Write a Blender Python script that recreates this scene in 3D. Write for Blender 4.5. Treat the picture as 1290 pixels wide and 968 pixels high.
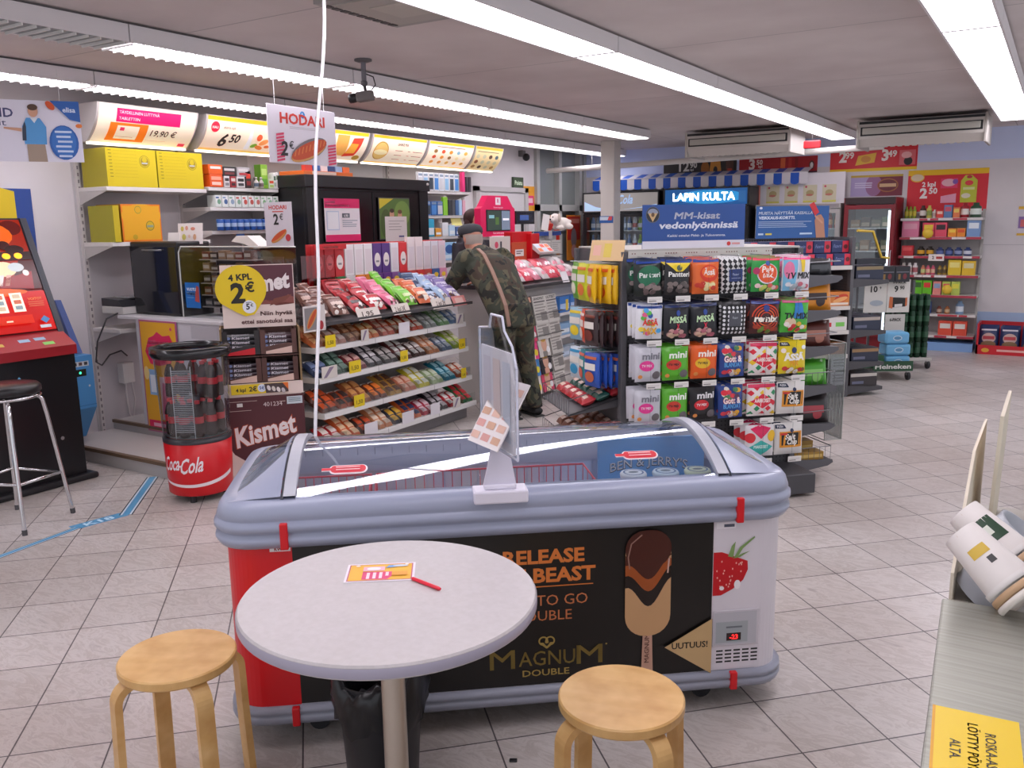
import bpy, bmesh, math, random
from mathutils import Vector, Matrix, Euler
PI = math.pi
rnd = random.Random(7)
S = bpy.context.scene
COL = S.collection
for o in list(bpy.data.objects):
    bpy.data.objects.remove(o)

# ------------------------------------------------------------------ camera, light, exposure
F_PX, PITCH, YAW, ROLL, EYE = 1095.0, 10.5, 32.1, -0.9, 1.62
cam = bpy.data.cameras.new('camera')
cam.sensor_fit = 'HORIZONTAL'
cam.sensor_width = 36.0
cam.lens = 36.0 * F_PX / 1290.0
cam.clip_start = 0.05
camera = bpy.data.objects.new('camera', cam)
camera.location = (0, 0, EYE)
camera.rotation_euler = (Matrix.Rotation(math.radians(YAW), 3, 'Z') @ Matrix.Rotation(math.radians(90 - PITCH), 3, 'X')
                         @ Matrix.Rotation(math.radians(ROLL), 3, 'Z')).to_euler()
COL.objects.link(camera)
S.camera = camera

world = bpy.data.worlds.new('world')
world.use_nodes = True
world.node_tree.nodes['Background'].inputs[0].default_value = (0.90, 0.92, 1.0, 1)
world.node_tree.nodes['Background'].inputs[1].default_value = 0.95
S.world = world
LAMP = 9.6
S.view_settings.view_transform = 'Standard'
S.view_settings.look = 'None'
S.view_settings.exposure = 0.0
S.view_settings.gamma = 1.0
S.view_settings.use_curve_mapping = False
S.cycles.max_bounces = 8
S.cycles.transparent_max_bounces = 16
S.cycles.sample_clamp_indirect = 6.0
S.cycles.use_denoising = True

# ------------------------------------------------------------------ materials
def lin(h):
    h = h.lstrip('#')
    out = []
    for i in (0, 2, 4):
        c = int(h[i:i + 2], 16) / 255.0
        out.append(c / 12.92 if c <= 0.04045 else ((c + 0.055) / 1.055) ** 2.4)
    return tuple(out) + (1.0,)
MATS = {}
def M(h, r=0.5, m=0.0, e=0.0, key=None):
    k = key or '%s_%g_%g_%g' % (h, r, m, e)
    if k in MATS:
        return MATS[k]
    mt = bpy.data.materials.new('paint ' + k)
    mt.use_nodes = True
    nt = mt.node_tree
    b = nt.nodes['Principled BSDF']
    b.inputs['Base Color'].default_value = lin(h)
    b.inputs['Roughness'].default_value = r
    b.inputs['Metallic'].default_value = m
    if e:
        b.inputs['Emission Color'].default_value = lin(h)
        b.inputs['Emission Strength'].default_value = e
    MATS[k] = mt
    return mt
def nmat(key, build):
    if key not in MATS:
        mt = bpy.data.materials.new(key)
        mt.use_nodes = True
        build(mt.node_tree, mt.node_tree.nodes['Principled BSDF'])
        MATS[key] = mt
    return MATS[key]
def L(nt, a, b):
    nt.links.new(a, b)
def coords(nt, scale=(1, 1, 1), rot=(0, 0, 0), loc=(0, 0, 0)):
    t = nt.nodes.new('ShaderNodeTexCoord'); mp = nt.nodes.new('ShaderNodeMapping')
    mp.inputs['Scale'].default_value = scale; mp.inputs['Rotation'].default_value = rot; mp.inputs['Location'].default_value = loc
    L(nt, t.outputs['Object'], mp.inputs[0])
    return mp.outputs[0]
def noise(nt, vec, scale, detail=3, rough=.5):
    n = nt.nodes.new('ShaderNodeTexNoise')
    n.inputs['Scale'].default_value = scale; n.inputs['Detail'].default_value = detail; n.inputs['Roughness'].default_value = rough
    L(nt, vec, n.inputs['Vector'])
    return n
def ramp(nt, fac, stops, const=False):
    r = nt.nodes.new('ShaderNodeValToRGB')
    cr = r.color_ramp
    if const: cr.interpolation = 'CONSTANT'
    while len(cr.elements) < len(stops): cr.elements.new(0.5)
    for el, (p, c) in zip(cr.elements, stops):
        el.position = p; el.color = lin(c)
    L(nt, fac, r.inputs[0])
    return r.outputs[0]
def mix(nt, a, b, fac, mode='MULTIPLY'):
    m = nt.nodes.new('ShaderNodeMix'); m.data_type = 'RGBA'; m.blend_type = mode
    for s, v in ((m.inputs[0], fac), (m.inputs[6], a), (m.inputs[7], b)):
        if hasattr(v, 'is_output') or hasattr(v, 'links'): L(nt, v, s)
        else: s.default_value = v
    return m.outputs[2]

def b_floor(nt, b):
    v = coords(nt, rot=(0, 0, math.radians(-45)))
    v = coords(nt)
    mp = nt.nodes.new('ShaderNodeMapping'); mp.vector_type = 'TEXTURE'
    mp.inputs['Rotation'].default_value = (0, 0, math.radians(45))
    mp.inputs['Location'].default_value = (-0.545, 3.367, 0)
    L(nt, v, mp.inputs[0])
    br = nt.nodes.new('ShaderNodeTexBrick')
    br.offset = 0.0; br.squash = 1.0
    for k, x in (('Scale', 1.0), ('Brick Width', 0.3), ('Row Height', 0.3), ('Mortar Size', 0.0028), ('Mortar Smooth', 0.1), ('Bias', 0.0)):
        br.inputs[k].default_value = x
    br.inputs['Color1'].default_value = lin('#d6d0cd'); br.inputs['Color2'].default_value = lin('#c6c0bc'); br.inputs['Mortar'].default_value = lin('#5a5456')
    L(nt, mp.outputs[0], br.inputs['Vector'])
    vs = coords(nt, scale=(1, 2.6, 1), rot=(0, 0, 0.9))
    n1 = noise(nt, vs, 5.5, 7, .68); n1.inputs['Distortion'].default_value = 1.6
    veins = ramp(nt, n1.outputs[0], [(0.30, '#cfcac9'), (0.48, '#ffffff'), (0.56, '#e2dedb'), (0.66, '#ffffff')])
    c = mix(nt, br.outputs['Color'], veins, 0.75)
    n2 = noise(nt, coords(nt), 0.9, 3)
    dirt = ramp(nt, n2.outputs[0], [(0.35, '#e2dcd8'), (0.65, '#ffffff')])
    c = mix(nt, c, dirt, 0.8)
    L(nt, c, b.inputs['Base Color'])
    b.inputs['Roughness'].default_value = 0.32
    b.inputs['Specular IOR Level'].default_value = 0.35
def b_ceil(nt, b):
    v = coords(nt, loc=(0.545, 0.65, 0))
    br = nt.nodes.new('ShaderNodeTexBrick'); br.offset = 0.0
    for k, x in (('Scale', 1.0), ('Brick Width', 1.9), ('Row Height', 1.96), ('Mortar Size', 0.006), ('Mortar Smooth', 0.3)):
        br.inputs[k].default_value = x
    br.inputs['Color1'].default_value = lin('#dcd3d1'); br.inputs['Color2'].default_value = lin('#d6cdcb'); br.inputs['Mortar'].default_value = lin('#aca5a6')
    L(nt, v, br.inputs['Vector'])
    n = noise(nt, coords(nt), 1.3, 4)
    c = mix(nt, br.outputs['Color'], ramp(nt, n.outputs[0], [(0.3, '#e9e6e6'), (0.7, '#ffffff')]), 1.0)
    L(nt, c, b.inputs['Base Color']); b.inputs['Roughness'].default_value = 0.8
def b_wall(c1, c2):
    def f(nt, b):
        n = noise(nt, coords(nt), 1.7, 4)
        L(nt, ramp(nt, n.outputs[0], [(0.3, c1), (0.7, c2)]), b.inputs['Base Color']); b.inputs['Roughness'].default_value = 0.6
    return f
FLOOR = nmat('marble floor tile', b_floor)
CEIL = nmat('ceiling board', b_ceil)
WALL = nmat('white wall panel', b_wall('#d6d0d3', '#e0dadc'))
WALLBLUE = nmat('pale blue wall band', b_wall('#c9d3f2', '#d0daf8'))
def b_wood(c1, c2, sc):
    def f(nt, b):
        v = coords(nt, scale=(1.2, 14, 14))
        n = noise(nt, v, sc, 5)
        c = ramp(nt, n.outputs[0], [(0.3, c1), (0.7, c2)])
        n2 = noise(nt, coords(nt), 9, 3)
        c = mix(nt, c, ramp(nt, n2.outputs[0], [(0.35, '#e9ddcf'), (0.6, '#ffffff')]), 1.0)
        L(nt, c, b.inputs['Base Color']); b.inputs['Roughness'].default_value = 0.38
    return f
BIRCH = nmat('lacquered birch', b_wood('#dcae6c', '#e6be82', 1.3))
def b_steel(nt, b):
    v = coords(nt, scale=(1.5, 60, 60))
    n = noise(nt, v, 2.0, 4)
    L(nt, ramp(nt, n.outputs[0], [(0.3, '#97978d'), (0.7, '#aaaaa0')]), b.inputs['Base Color'])
    b.inputs['Metallic'].default_value = 0.7; b.inputs['Roughness'].default_value = 0.5
STEEL = nmat('brushed steel', b_steel)
CHROME = M('#d8d8da', .12, 1.0)
def b_lam(nt, b):
    n = noise(nt, coords(nt), 60, 3)
    L(nt, ramp(nt, n.outputs[0], [(0.3, '#bfb9b9'), (0.7, '#c6c0c1')]), b.inputs['Base Color']); b.inputs['Roughness'].default_value = 0.38
LAMINATE = nmat('pale grey laminate', b_lam)
def b_camo(nt, b):
    def vor(sc, off):
        n = noise(nt, coords(nt, loc=(off, off * .7, off * .3)), sc, 2, .5); n.inputs['Distortion'].default_value = .9
        return n.outputs[0]
    c = ramp(nt, vor(7, 0), [(0, '#3d4136'), (0.5, '#5b5743')], True)
    m1 = ramp(nt, vor(8, 3.1), [(0, '#000000'), (0.56, '#ffffff')], True)
    c = mix(nt, c, lin('#463a30'), m1, 'MIX')
    m2 = ramp(nt, vor(9, 7.7), [(0, '#000000'), (0.60, '#ffffff')], True)
    c = mix(nt, c, lin('#22231f'), m2, 'MIX')
    L(nt, c, b.inputs['Base Color']); b.inputs['Roughness'].default_value = .85
CAMO = nmat('woodland camouflage cloth', b_camo)
SKIN = M('#c98f78', .5)
def clear(key, tint='#ffffff', gl=0.9, rough=0.02, base=0.04):
    if key in MATS: return MATS[key]
    mt = bpy.data.materials.new(key); mt.use_nodes = True
    nt = mt.node_tree; nt.nodes.clear()
    o = nt.nodes.new('ShaderNodeOutputMaterial'); mx = nt.nodes.new('ShaderNodeMixShader')
    t = nt.nodes.new('ShaderNodeBsdfTransparent'); g = nt.nodes.new('ShaderNodeBsdfGlossy'); fr = nt.nodes.new('ShaderNodeFresnel')
    # a single sheet: the same reflectance from both of its sides
    ge = nt.nodes.new('ShaderNodeNewGeometry'); mr = nt.nodes.new('ShaderNodeMapRange')
    mr.inputs['To Min'].default_value = 1.0 + gl; mr.inputs['To Max'].default_value = 1.0 / (1.0 + gl)
    L(nt, ge.outputs['Backfacing'], mr.inputs['Value']); L(nt, mr.outputs[0], fr.inputs['IOR'])
    t.inputs['Color'].default_value = lin(tint); g.inputs['Roughness'].default_value = rough
    ad = nt.nodes.new('ShaderNodeMath'); ad.operation = 'ADD'; ad.use_clamp = True; ad.inputs[1].default_value = base
    L(nt, fr.outputs[0], ad.inputs[0]); L(nt, ad.outputs[0], mx.inputs[0])
    L(nt, t.outputs[0], mx.inputs[1]); L(nt, g.outputs[0], mx.inputs[2]); L(nt, mx.outputs[0], o.inputs[0])
    MATS[key] = mt
    return mt
GLASS = clear('clear glass', '#f4f8f8', .5)
ACRYL = clear('clear acrylic', '#f2f4f4', .35, .03, .02)
HAZE = clear('hazy clear plastic', '#dfe2e2', .4, .25, .08)
FGLASS = clear('curved freezer glass', '#f0f5f9', .7, .02, .07)
BLACK = M('#141416', .35)
DARK = M('#3b3b40', .45)
WHITE = M('#eeebec', .4)
GREY = M('#9fa2ae', .38)
RED = M('#d3141f', .4)

# ------------------------------------------------------------------ mesh builder
TXT = {}
def text_mesh(s, b=0.0):
    k = (s, b)
    if k not in TXT:
        wide = any(c in 'MWN' for c in s)      # these glyphs fold over themselves when offset, so thicken them by overlaying
        cu = bpy.data.curves.new('lettering', 'FONT')
        cu.body = s; cu.size = 1.0; cu.resolution_u = 2; cu.offset = 0.0 if wide else b; cu.align_x = 'LEFT'
        ob = bpy.data.objects.new('lettering', cu)
        me = bpy.data.meshes.new_from_object(ob)
        vs = [tuple(v.co) for v in me.vertices]; fs = [tuple(p.vertices) for p in me.polygons]
        bpy.data.objects.remove(ob); bpy.data.meshes.remove(me); bpy.data.curves.remove(cu)
        if wide and b > .003:
            n = len(vs); d = b * .75
            v2 = []; f2 = []
            for i, (dx, dy) in enumerate(((-d, -d), (d, -d), (d, d), (-d, d))):
                v2 += [(x + dx, y + dy, z) for x, y, z in vs]; f2 += [tuple(q + n * i for q in f) for f in fs]
            vs, fs = v2, f2
        x0 = min((v[0] for v in vs), default=0); x1 = max((v[0] for v in vs), default=1)
        TXT[k] = (vs, fs, x0, x1)
    return TXT[k]
class MB:
    def __init__(s):
        s.v = []; s.f = []; s.m = []; s.mats = []; s.sm = []
    def mi(s, mat):
        if isinstance(mat, str): mat = M(mat)
        if mat not in s.mats: s.mats.append(mat)
        return s.mats.index(mat)
    def add(s, vs, fs, mat, smooth=False, T=None):
        n = len(s.v); i = s.mi(mat)
        s.v += [tuple(T @ Vector(v)) if T else tuple(v) for v in vs]
        for f in fs:
            s.f.append([n + k for k in f]); s.m.append(i); s.sm.append(smooth)
        return s
    def box(s, x0, y0, z0, x1, y1, z1, mat, T=None, b=0.0):
        if x1 < x0: x0, x1 = x1, x0
        if y1 < y0: y0, y1 = y1, y0
        if z1 < z0: z0, z1 = z1, z0
        if b:
            b = min(b, (x1 - x0) * .45, (y1 - y0) * .45, (z1 - z0) * .45)
            bm = bmesh.new()
            bmesh.ops.create_cube(bm, size=1.0)
            for v in bm.verts:
                v.co = Vector(((x0 + x1) / 2 + v.co.x * (x1 - x0), (y0 + y1) / 2 + v.co.y * (y1 - y0), (z0 + z1) / 2 + v.co.z * (z1 - z0)))
            bmesh.ops.bevel(bm, geom=bm.edges[:], offset=b, segments=2, affect='EDGES', profile=.5)
            bm.verts.index_update()
            s.add([tuple(v.co) for v in bm.verts], [[v.index for v in f.verts] for f in bm.faces], mat, False, T)
            bm.free()
            return s
        vs = [(x, y, z) for z in (z0, z1) for y in (y0, y1) for x in (x0, x1)]
        return s.add(vs, [(0, 2, 3, 1), (4, 5, 7, 6), (0, 1, 5, 4), (2, 6, 7, 3), (0, 4, 6, 2), (1, 3, 7, 5)], mat, False, T)
    def prism(s, poly, a, b, mat, axis='y', T=None, smooth=False):
        def pt(p, t):
            return {'y': (p[0], t, p[1]), 'x': (t, p[0], p[1]), 'z': (p[0], p[1], t)}[axis]
        n = len(poly)
        vs = [pt(p, a) for p in poly] + [pt(p, b) for p in poly]
        fs = [(i, (i + 1) % n, n + (i + 1) % n, n + i) for i in range(n)]
        s.add(vs, fs, mat, smooth, T)
        s.add(vs, [tuple(range(n))[::-1], tuple(range(n, 2 * n))], mat, False, T)
        return s
    def tube(s, pts, r, mat, n=8, closed=False, smooth=True):
        pts = [Vector(p) for p in pts]; N = len(pts)
        vs = []; up = None
        for i, p in enumerate(pts):
            a = pts[(i - 1) % N] if (closed or i > 0) else p
            c = pts[(i + 1) % N] if (closed or i < N - 1) else p
            d = (c - a).normalized()
            if up is None:
                up = Vector((0, 0, 1)) if abs(d.z) < .9 else Vector((1, 0, 0))
            x = d.cross(up).normalized(); up = x.cross(d).normalized()
            rr = r[i] if isinstance(r, (list, tuple)) else r
            for k in range(n):
                t = 2 * PI * k / n
                vs.append(p + x * math.cos(t) * rr + up * math.sin(t) * rr)
        fs = []
        for i in range(N if closed else N - 1):
            for k in range(n):
                j = (i + 1) % N
                fs.append((i * n + k, i * n + (k + 1) % n, j * n + (k + 1) % n, j * n + k))
        s.add(vs, fs, mat, smooth)
        if not closed:
            s.add(vs, [tuple(range(n))[::-1], tuple(range((N - 1) * n, N * n))], mat)
        return s
    def lathe(s, prof, mat, n=20, c=(0, 0, 0), smooth=True, sx=1.0, sy=1.0, T=None, caps=True):
        vs = []
        for r, z in prof:
            for k in range(n):
                t = 2 * PI * k / n
                vs.append((c[0] + r * sx * math.cos(t), c[1] + r * sy * math.sin(t), c[2] + z))
        fs = []
        for i in range(len(prof) - 1):
            for k in range(n):
                fs.append((i * n + k, i * n + (k + 1) % n, (i + 1) * n + (k + 1) % n, (i + 1) * n + k))
        s.add(vs, fs, mat, smooth, T)
        if caps:
            s.add(vs, [tuple(range(n))[::-1], tuple(range((len(prof) - 1) * n, len(prof) * n))], mat, False, T)
        return s
    def grid(s, fn, nu, nv, mat, smooth=True, T=None):
        vs = [fn(i / nu, j / nv) for j in range(nv + 1) for i in range(nu + 1)]
        fs = [(j * (nu + 1) + i, j * (nu + 1) + i + 1, (j + 1) * (nu + 1) + i + 1, (j + 1) * (nu + 1) + i) for j in range(nv) for i in range(nu)]
        return s.add(vs, fs, mat, smooth, T)
    def ball(s, c, r, mat, n=14, T=None):
        if not isinstance(r, (tuple, list)): r = (r, r, r)
        prof = [(max(1e-4, math.sin(PI * i / n)), -math.cos(PI * i / n)) for i in range(n + 1)]
        vs = [(c[0] + a * r[0] * math.cos(2 * PI * k / n), c[1] + a * r[1] * math.sin(2 * PI * k / n), c[2] + z * r[2]) for a, z in prof for k in range(n)]
        fs = [(i * n + k, i * n + (k + 1) % n, (i + 1) * n + (k + 1) % n, (i + 1) * n + k) for i in range(n) for k in range(n)]
        return s.add(vs, fs, mat, True, T)
    def mesh(s, name):
        me = bpy.data.meshes.new(name)
        me.from_pydata(s.v, [], s.f)
        for m in s.mats: me.materials.append(m)
        me.polygons.foreach_set('material_index', s.m)
        me.polygons.foreach_set('use_smooth', s.sm)
        me.update()
        return me
    def build(s, name, parent=None, loc=(0, 0, 0), rz=0.0, rot=None):
        return inst(name, s.mesh(name), parent, loc, rz, rot)
def inst(name, me, parent=None, loc=(0, 0, 0), rz=0.0, rot=None):
    o = bpy.data.objects.new(name, me)
    COL.objects.link(o)
    if parent: o.parent = parent
    o.location = loc
    o.rotation_euler = rot if rot else (0, 0, math.radians(rz))
    return o
def tag(o, label, cat, group=None, kind=None):
    o['label'] = label; o['category'] = cat
    if group: o['group'] = group
    if kind: o['kind'] = kind
    return o
def struct(o):
    o['kind'] = 'structure'
    return o
def root(name, label, cat, loc=(0, 0, 0), rz=0.0, group=None):
    return tag(inst(name, None, None, loc, rz), label, cat, group)
CACHE = {}
def cached(key, fn, name='item'):
    if key not in CACHE:
        mb = MB(); fn(mb); CACHE[key] = mb.mesh(name)
    return CACHE[key]
class Face:
    """flat printing laid on a face: u to the right, v up, each mark a hair above the last"""
    def __init__(s, mb, o, ux=(1, 0, 0), uy=(0, 0, 1), warp=None, w=.0008, dw=.0004, sub=1):
        s.mb = mb; s.o = Vector(o); s.ux = Vector(ux).normalized(); s.uy = Vector(uy).normalized(); s.n = s.ux.cross(s.uy)
        s.warp = warp; s.w = w; s.dw = dw; s.sub = sub
    def p(s, u, v):
        w = s.w + (s.warp(u, v) if s.warp else 0)
        return s.o + s.ux * u + s.uy * v + s.n * w
    def poly(s, pts, c):
        s.mb.add([s.p(*q) for q in pts], [tuple(range(len(pts)))], c); s.w += s.dw
    def rect(s, u0, v0, u1, v1, c):
        if s.warp:
            k = 8
            s.mb.grid(lambda a, b: s.p(u0 + (u1 - u0) * a, v0 + (v1 - v0) * b), k, k, c, True); s.w += s.dw
        else:
            s.poly([(u0, v0), (u1, v0), (u1, v1), (u0, v1)], c)
    def quad(s, q, c):
        if s.warp:
            (a0, b0), (a1, b1), (a2, b2), (a3, b3) = q
            f = lambda a, b: s.p((a0 * (1 - a) + a1 * a) * (1 - b) + (a3 * (1 - a) + a2 * a) * b, (b0 * (1 - a) + b1 * a) * (1 - b) + (b3 * (1 - a) + b2 * a) * b)
            s.mb.grid(f, 6, 6, c, True); s.w += s.dw
        else: s.poly(q, c)
    def disc(s, u, v, ru, rv, c, n=22, a0=0.0, a1=360.0, rot=0.0):
        cr, sr = math.cos(math.radians(rot)), math.sin(math.radians(rot))
        pts = []
        full = a1 - a0 >= 359.9
        for k in range(n if full else n + 1):
            t = math.radians(a0 + (a1 - a0) * k / n)
            x, y = ru * math.cos(t), rv * math.sin(t)
            pts.append((u + x * cr - y * sr, v + x * sr + y * cr))
        if s.warp:
            mid = [((a + u) / 2, (b + v) / 2) for a, b in pts]
            k = len(pts)
            vs = [s.p(u, v)] + [s.p(*q) for q in mid] + [s.p(*q) for q in pts]
            fs = [(0, 1 + i, 1 + (i + 1) % k) for i in range(k)] + [(1 + i, 1 + k + i, 1 + k + (i + 1) % k, 1 + (i + 1) % k) for i in range(k)]
            s.mb.add(vs, fs, c, True); s.w += s.dw
        else: s.poly(pts, c)
    def ring(s, u, v, ru, rv, t, c, n=28):
        vs = []
        for k in range(n):
            a = 2 * PI * k / n
            vs.append(s.p(u + ru * math.cos(a), v + rv * math.sin(a)))
        for k in range(n):
            a = 2 * PI * k / n
            vs.append(s.p(u + (ru - t) * math.cos(a), v + (rv - t) * math.sin(a)))
        s.mb.add(vs, [(k, (k + 1) % n, n + (k + 1) % n, n + k) for k in range(n)], c); s.w += s.dw
    def line(s, pts, t, c):
        for a, b in zip(pts, pts[1:]):
            d = Vector((b[0] - a[0], b[1] - a[1])); 
            if d.length < 1e-6: continue
            d.normalize(); q = Vector((-d.y, d.x)) * t / 2
            s.poly([(a[0] - q.x, a[1] - q.y), (b[0] - q.x, b[1] - q.y), (b[0] + q.x, b[1] + q.y), (a[0] + q.x, a[1] + q.y)], c)
            s.w -= s.dw
        s.w += s.dw
    def text(s, u, v, t, h, c, al='C', b=0.02, sh=0.0, w=None, rot=0.0, arc=0.0):
        vs, fs, x0, x1 = text_mesh(t, b)
        k = h / 0.7
        sx = k if w is None else w / max(1e-6, x1 - x0)
        cx = {'C': (x0 + x1) / 2, 'L': x0, 'R': x1}[al]
        cr, sr = math.cos(math.radians(rot)), math.sin(math.radians(rot))
        out = []
        for x, y, z in vs:
            a, bb = (x - cx) * sx + sh * y * k, y * k
            if arc: bb += arc * a * a
            out.append(s.p(u + a * cr - bb * sr, v + a * sr + bb * cr))
        s.mb.add(out, fs, c); s.w += s.dw
    def lines(s, u0, v0, u1, v1, n, c, seed=1, fill=.5):
        r = random.Random(seed)
        step = (v1 - v0) / n
        for i in range(n):
            e = u0 + (u1 - u0) * (r.uniform(.6, 1) if i else 1)
            s.rect(u0, v1 - i * step - step * fill, e, v1 - i * step, c); s.w -= s.dw
        s.w += s.dw
# ================================================================== room
XL, YB, ZC = -6.25, 12.1, 2.65
m = MB(); m.box(XL - .1, -2.0, -.12, 2.6, YB + .1, 0, FLOOR); struct(m.build('floor'))
m = MB(); m.box(XL - .1, -2.0, ZC, 2.6, YB + .1, ZC + .12, CEIL); struct(m.build('ceiling'))
m = MB(); m.box(XL - .1, -2.0, 0, XL, 10.62, ZC, WALL); m.box(XL - .1, 10.62, 0, XL, YB, .95, WALL)
struct(m.build('wall_left'))
m = MB(); m.box(XL - .1, YB, 0, 2.6, YB + .1, 2.28, WALL); m.box(XL - .1, YB, 2.28, 2.6, YB + .1, ZC, WALLBLUE)
m.box(-1.0, YB - .004, 0.0, 2.6, YB, .46, M('#a9bfe0', .5))
m.box(-1.05, YB - .005, 1.27, 2.6, YB, 1.275, M('#b0abb0'))
struct(m.build('wall_back'))
m = MB()
m.box(XL, -2.0, 0, XL + .02, 3.3, .09, M('#7b6a5c')); struct(m.build('baseboard_left'))
# grey glazed end of the left wall
m = MB()
for y in (10.62, 11.25, 11.88, 12.02):
    m.box(XL - .06, y, .95, XL + .05, y + .08, ZC, M('#b9b9b6'))
for z in (.93, 1.78):
    m.box(XL - .05, 10.62, z, XL + .05, YB, z + .09, M('#b9b9b6'))
w1 = struct(m.build('window_1'))
m = MB(); m.box(XL - .04, 10.7, 1.0, XL - .03, YB, ZC, M('#8c9190', .25)); m.build('window_pane', w1)
# staff door in the left wall
m = MB()
W = M('#d3cfd0', .5)
m.box(XL + .001, 9.20, 0, XL + .03, 10.30, 2.02, W)
m.box(XL + .001, 9.12, 0, XL + .05, 9.20, 2.08, M('#c2bdbd')); m.box(XL + .001, 10.30, 0, XL + .05, 10.38, 2.08, M('#c2bdbd')); m.box(XL + .001, 9.12, 2.02, XL + .05, 10.38, 2.08, M('#c2bdbd'))
d1 = struct(m.build('door_1'))
m = MB(); m.tube([(XL + .03, 9.3, 1.02), (XL + .08, 9.3, 1.02), (XL + .08, 9.42, 1.02)], .009, CHROME); m.build('door_handle', d1)
# column
m = MB(); m.box(-5.2, 10.55, 0, -5.0, 10.75, ZC, M('#d9d2cb', .5), b=.012); o = struct(m.build('column'))
# perforated strips and wall seams on the left wall
m = MB()
for y in (1.6, 2.75): m.box(XL, y, .09, XL + .004, y + .008, ZC, M('#b4adb0'))
m.box(XL, -2, 2.12, XL + .012, 3.86, 2.2, M('#cdc7c8'))
struct(m.build('trim_1'))

# ------------------------------------------------------------------ strip lights
LIT = M('#fbf6ff', .5, 0, LAMP, 'lamp diffuser lit')
OFF = M('#8d9294', .4)
HOUS = M('#e2dee0', .5)
def lamp(x0, x1, y0, y1, lit, label, group, slots=False):
    r = root('ceiling_light', label, 'ceiling light', ((x0 + x1) / 2, (y0 + y1) / 2, 2.55), 0, group)
    hw, hl = (x1 - x0) / 2, (y1 - y0) / 2
    m = MB()
    t = .012
    m.box(-hw - t, -hl, 0, -hw, hl, .085, HOUS); m.box(hw, -hl, 0, hw + t, hl, .085, HOUS)
    m.box(-hw, -hl, .03, hw, hl, .085, HOUS)
    m.box(-hw, -hl, 0, hw, -hl + .014, .03, HOUS); m.box(-hw, hl - .014, 0, hw, hl, .03, HOUS)
    m.box(-hw + .03, -hl, .085, hw - .03, hl, .1, M('#8a868a'))
    m.build('housing', r)
    m = MB(); m.box(-hw + .001, -hl + .015, .004, hw - .001, hl - .015, .029, LIT if lit else OFF)
    m.build('diffuser', r)
    if slots:
        m = MB()
        n = 26
        for k in range(n):
            y = -hl + .02 + (2 * hl - .04) * k / (n - 1)
            m.box(-hw + .001, y - .003, -.011, hw - .001, y + .003, .003, M('#dcdad6'))
        m.build('louvre', r)
STRIPS = [('rightmost', -.61, -.35, [.1 + 1.7 * k for k in range(7)], -9, False),
          ('middle', -2.46, -2.2, [-.35 + 1.67 * k for k in range(8)][:8], -9, False),
          ('second from the left wall', -4.35, -4.09, [-.4 + 1.66 * k for k in range(7)], 2.9, True),
          ('nearest the left wall', -5.70, -5.46, [-1.4 + 1.67 * k for k in range(9)], -9, True)]
ORD = ['first', 'second', 'third', 'fourth', 'fifth', 'sixth', 'seventh', 'eighth', 'ninth', 'tenth', 'eleventh', 'twelfth', 'thirteenth', 'fourteenth']
for nm, x0, x1, ys, dark, sl in STRIPS:
    for k in range(len(ys) - 1):
        yy0, yy1 = ys[k], ys[k + 1]
        if yy1 > 11.9: yy1 = 11.9
        lit = yy0 > dark - .2
        lamp(x0, x1, yy0 + .004, yy1 - .004, lit,
             '%s ceiling light, %s from the back in the strip %s' % ('lit' if lit else 'unlit grey', ORD[len(ys) - 2 - k], nm if nm != 'rightmost' and nm != 'middle' else ('at the right' if nm == 'rightmost' else 'over the freezer')),
             'strip lights on the ceiling', sl)

# ceiling cassette, air units, rail, cameras
r = root('ceiling_vent', 'square grey ceiling air vent with slotted edge beside the middle light strip', 'vent', (-2.70, 3.42, ZC))
m = MB(); m.box(-.3, -.3, -.03, .3, .3, 0, M('#9b9794')); m.build('frame', r)
m = MB(); m.box(-.24, -.24, -.036, .24, .24, -.03, M('#a8a39c'))
m.box(-.12, -.12, -.039, .12, .12, -.036, M('#b4afa6')); m.build('panel', r)
m = MB()
for k in range(9): m.box(-.29, -.25 + .058 * k, -.034, -.255, -.21 + .058 * k, -.029, M('#4a4848'))
m.build('slotted_edge', r)
m = MB(); m.box(.27, -.3, -.034, .3, .3, -.029, M('#4d4643'))
m.build('edge_gap', r)
def aircon(x, label):
    r = root('air_conditioner', label, 'air conditioner', (x, 10.0, ZC), 0, 'ceiling air units')
    m = MB()
    C = M('#c9c2bb', .45)
    m.prism([(0, -.04), (0, -.22), (.08, -.30), (.55, -.24), (.62, -.04)], -.60, .60, C, axis='x')
    m.box(-.61, -.008, -.31, -.585, .62, -.03, M('#b8b1aa'), b=.006); m.box(.585, -.008, -.31, .61, .62, -.03, M('#b8b1aa'), b=.006)
    m.build('body', r)
    m = MB(); m.box(-.585, -.004, -.07, .585, .0, -.045, BLACK); m.build('gap', r)
    m = MB(); m.box(-.57, -.004, -.19, .57, -.001, -.10, BLACK); m.box(-.55, -.02, -.175, .55, -.004, -.11, M('#b6b3a9'), b=.005); m.build('air_flap', r)
    m = MB()
    for k in range(14): m.box(-.5 + .07 * k, .12, -.302 + .0, -.46 + .07 * k, .16, -.285, M('#dcd8d2'))
    m.build('grille', r)
aircon(-1.32, 'beige ceiling air conditioner nearest the rightmost light strip')
aircon(-3.22, 'beige ceiling air conditioner left of its twin, near the black price banner')
r = root('hanging_rail', 'long pale rail hung across the room below the ceiling', 'rail', (-4.0, 10.9, 2.36), 0)
m = MB(); m.tube([(-2.2, 0, -.03), (2.2, 0, .05)], .035, M('#d8d2cc', .35), 12); m.build('tube', r)
for x in (-1.5, 1.2):
    m = MB(); m.tube([(x, 0, .03), (x, 0, .29)], .005, M('#b8b4b0')); m.build('hanger', r)
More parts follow.
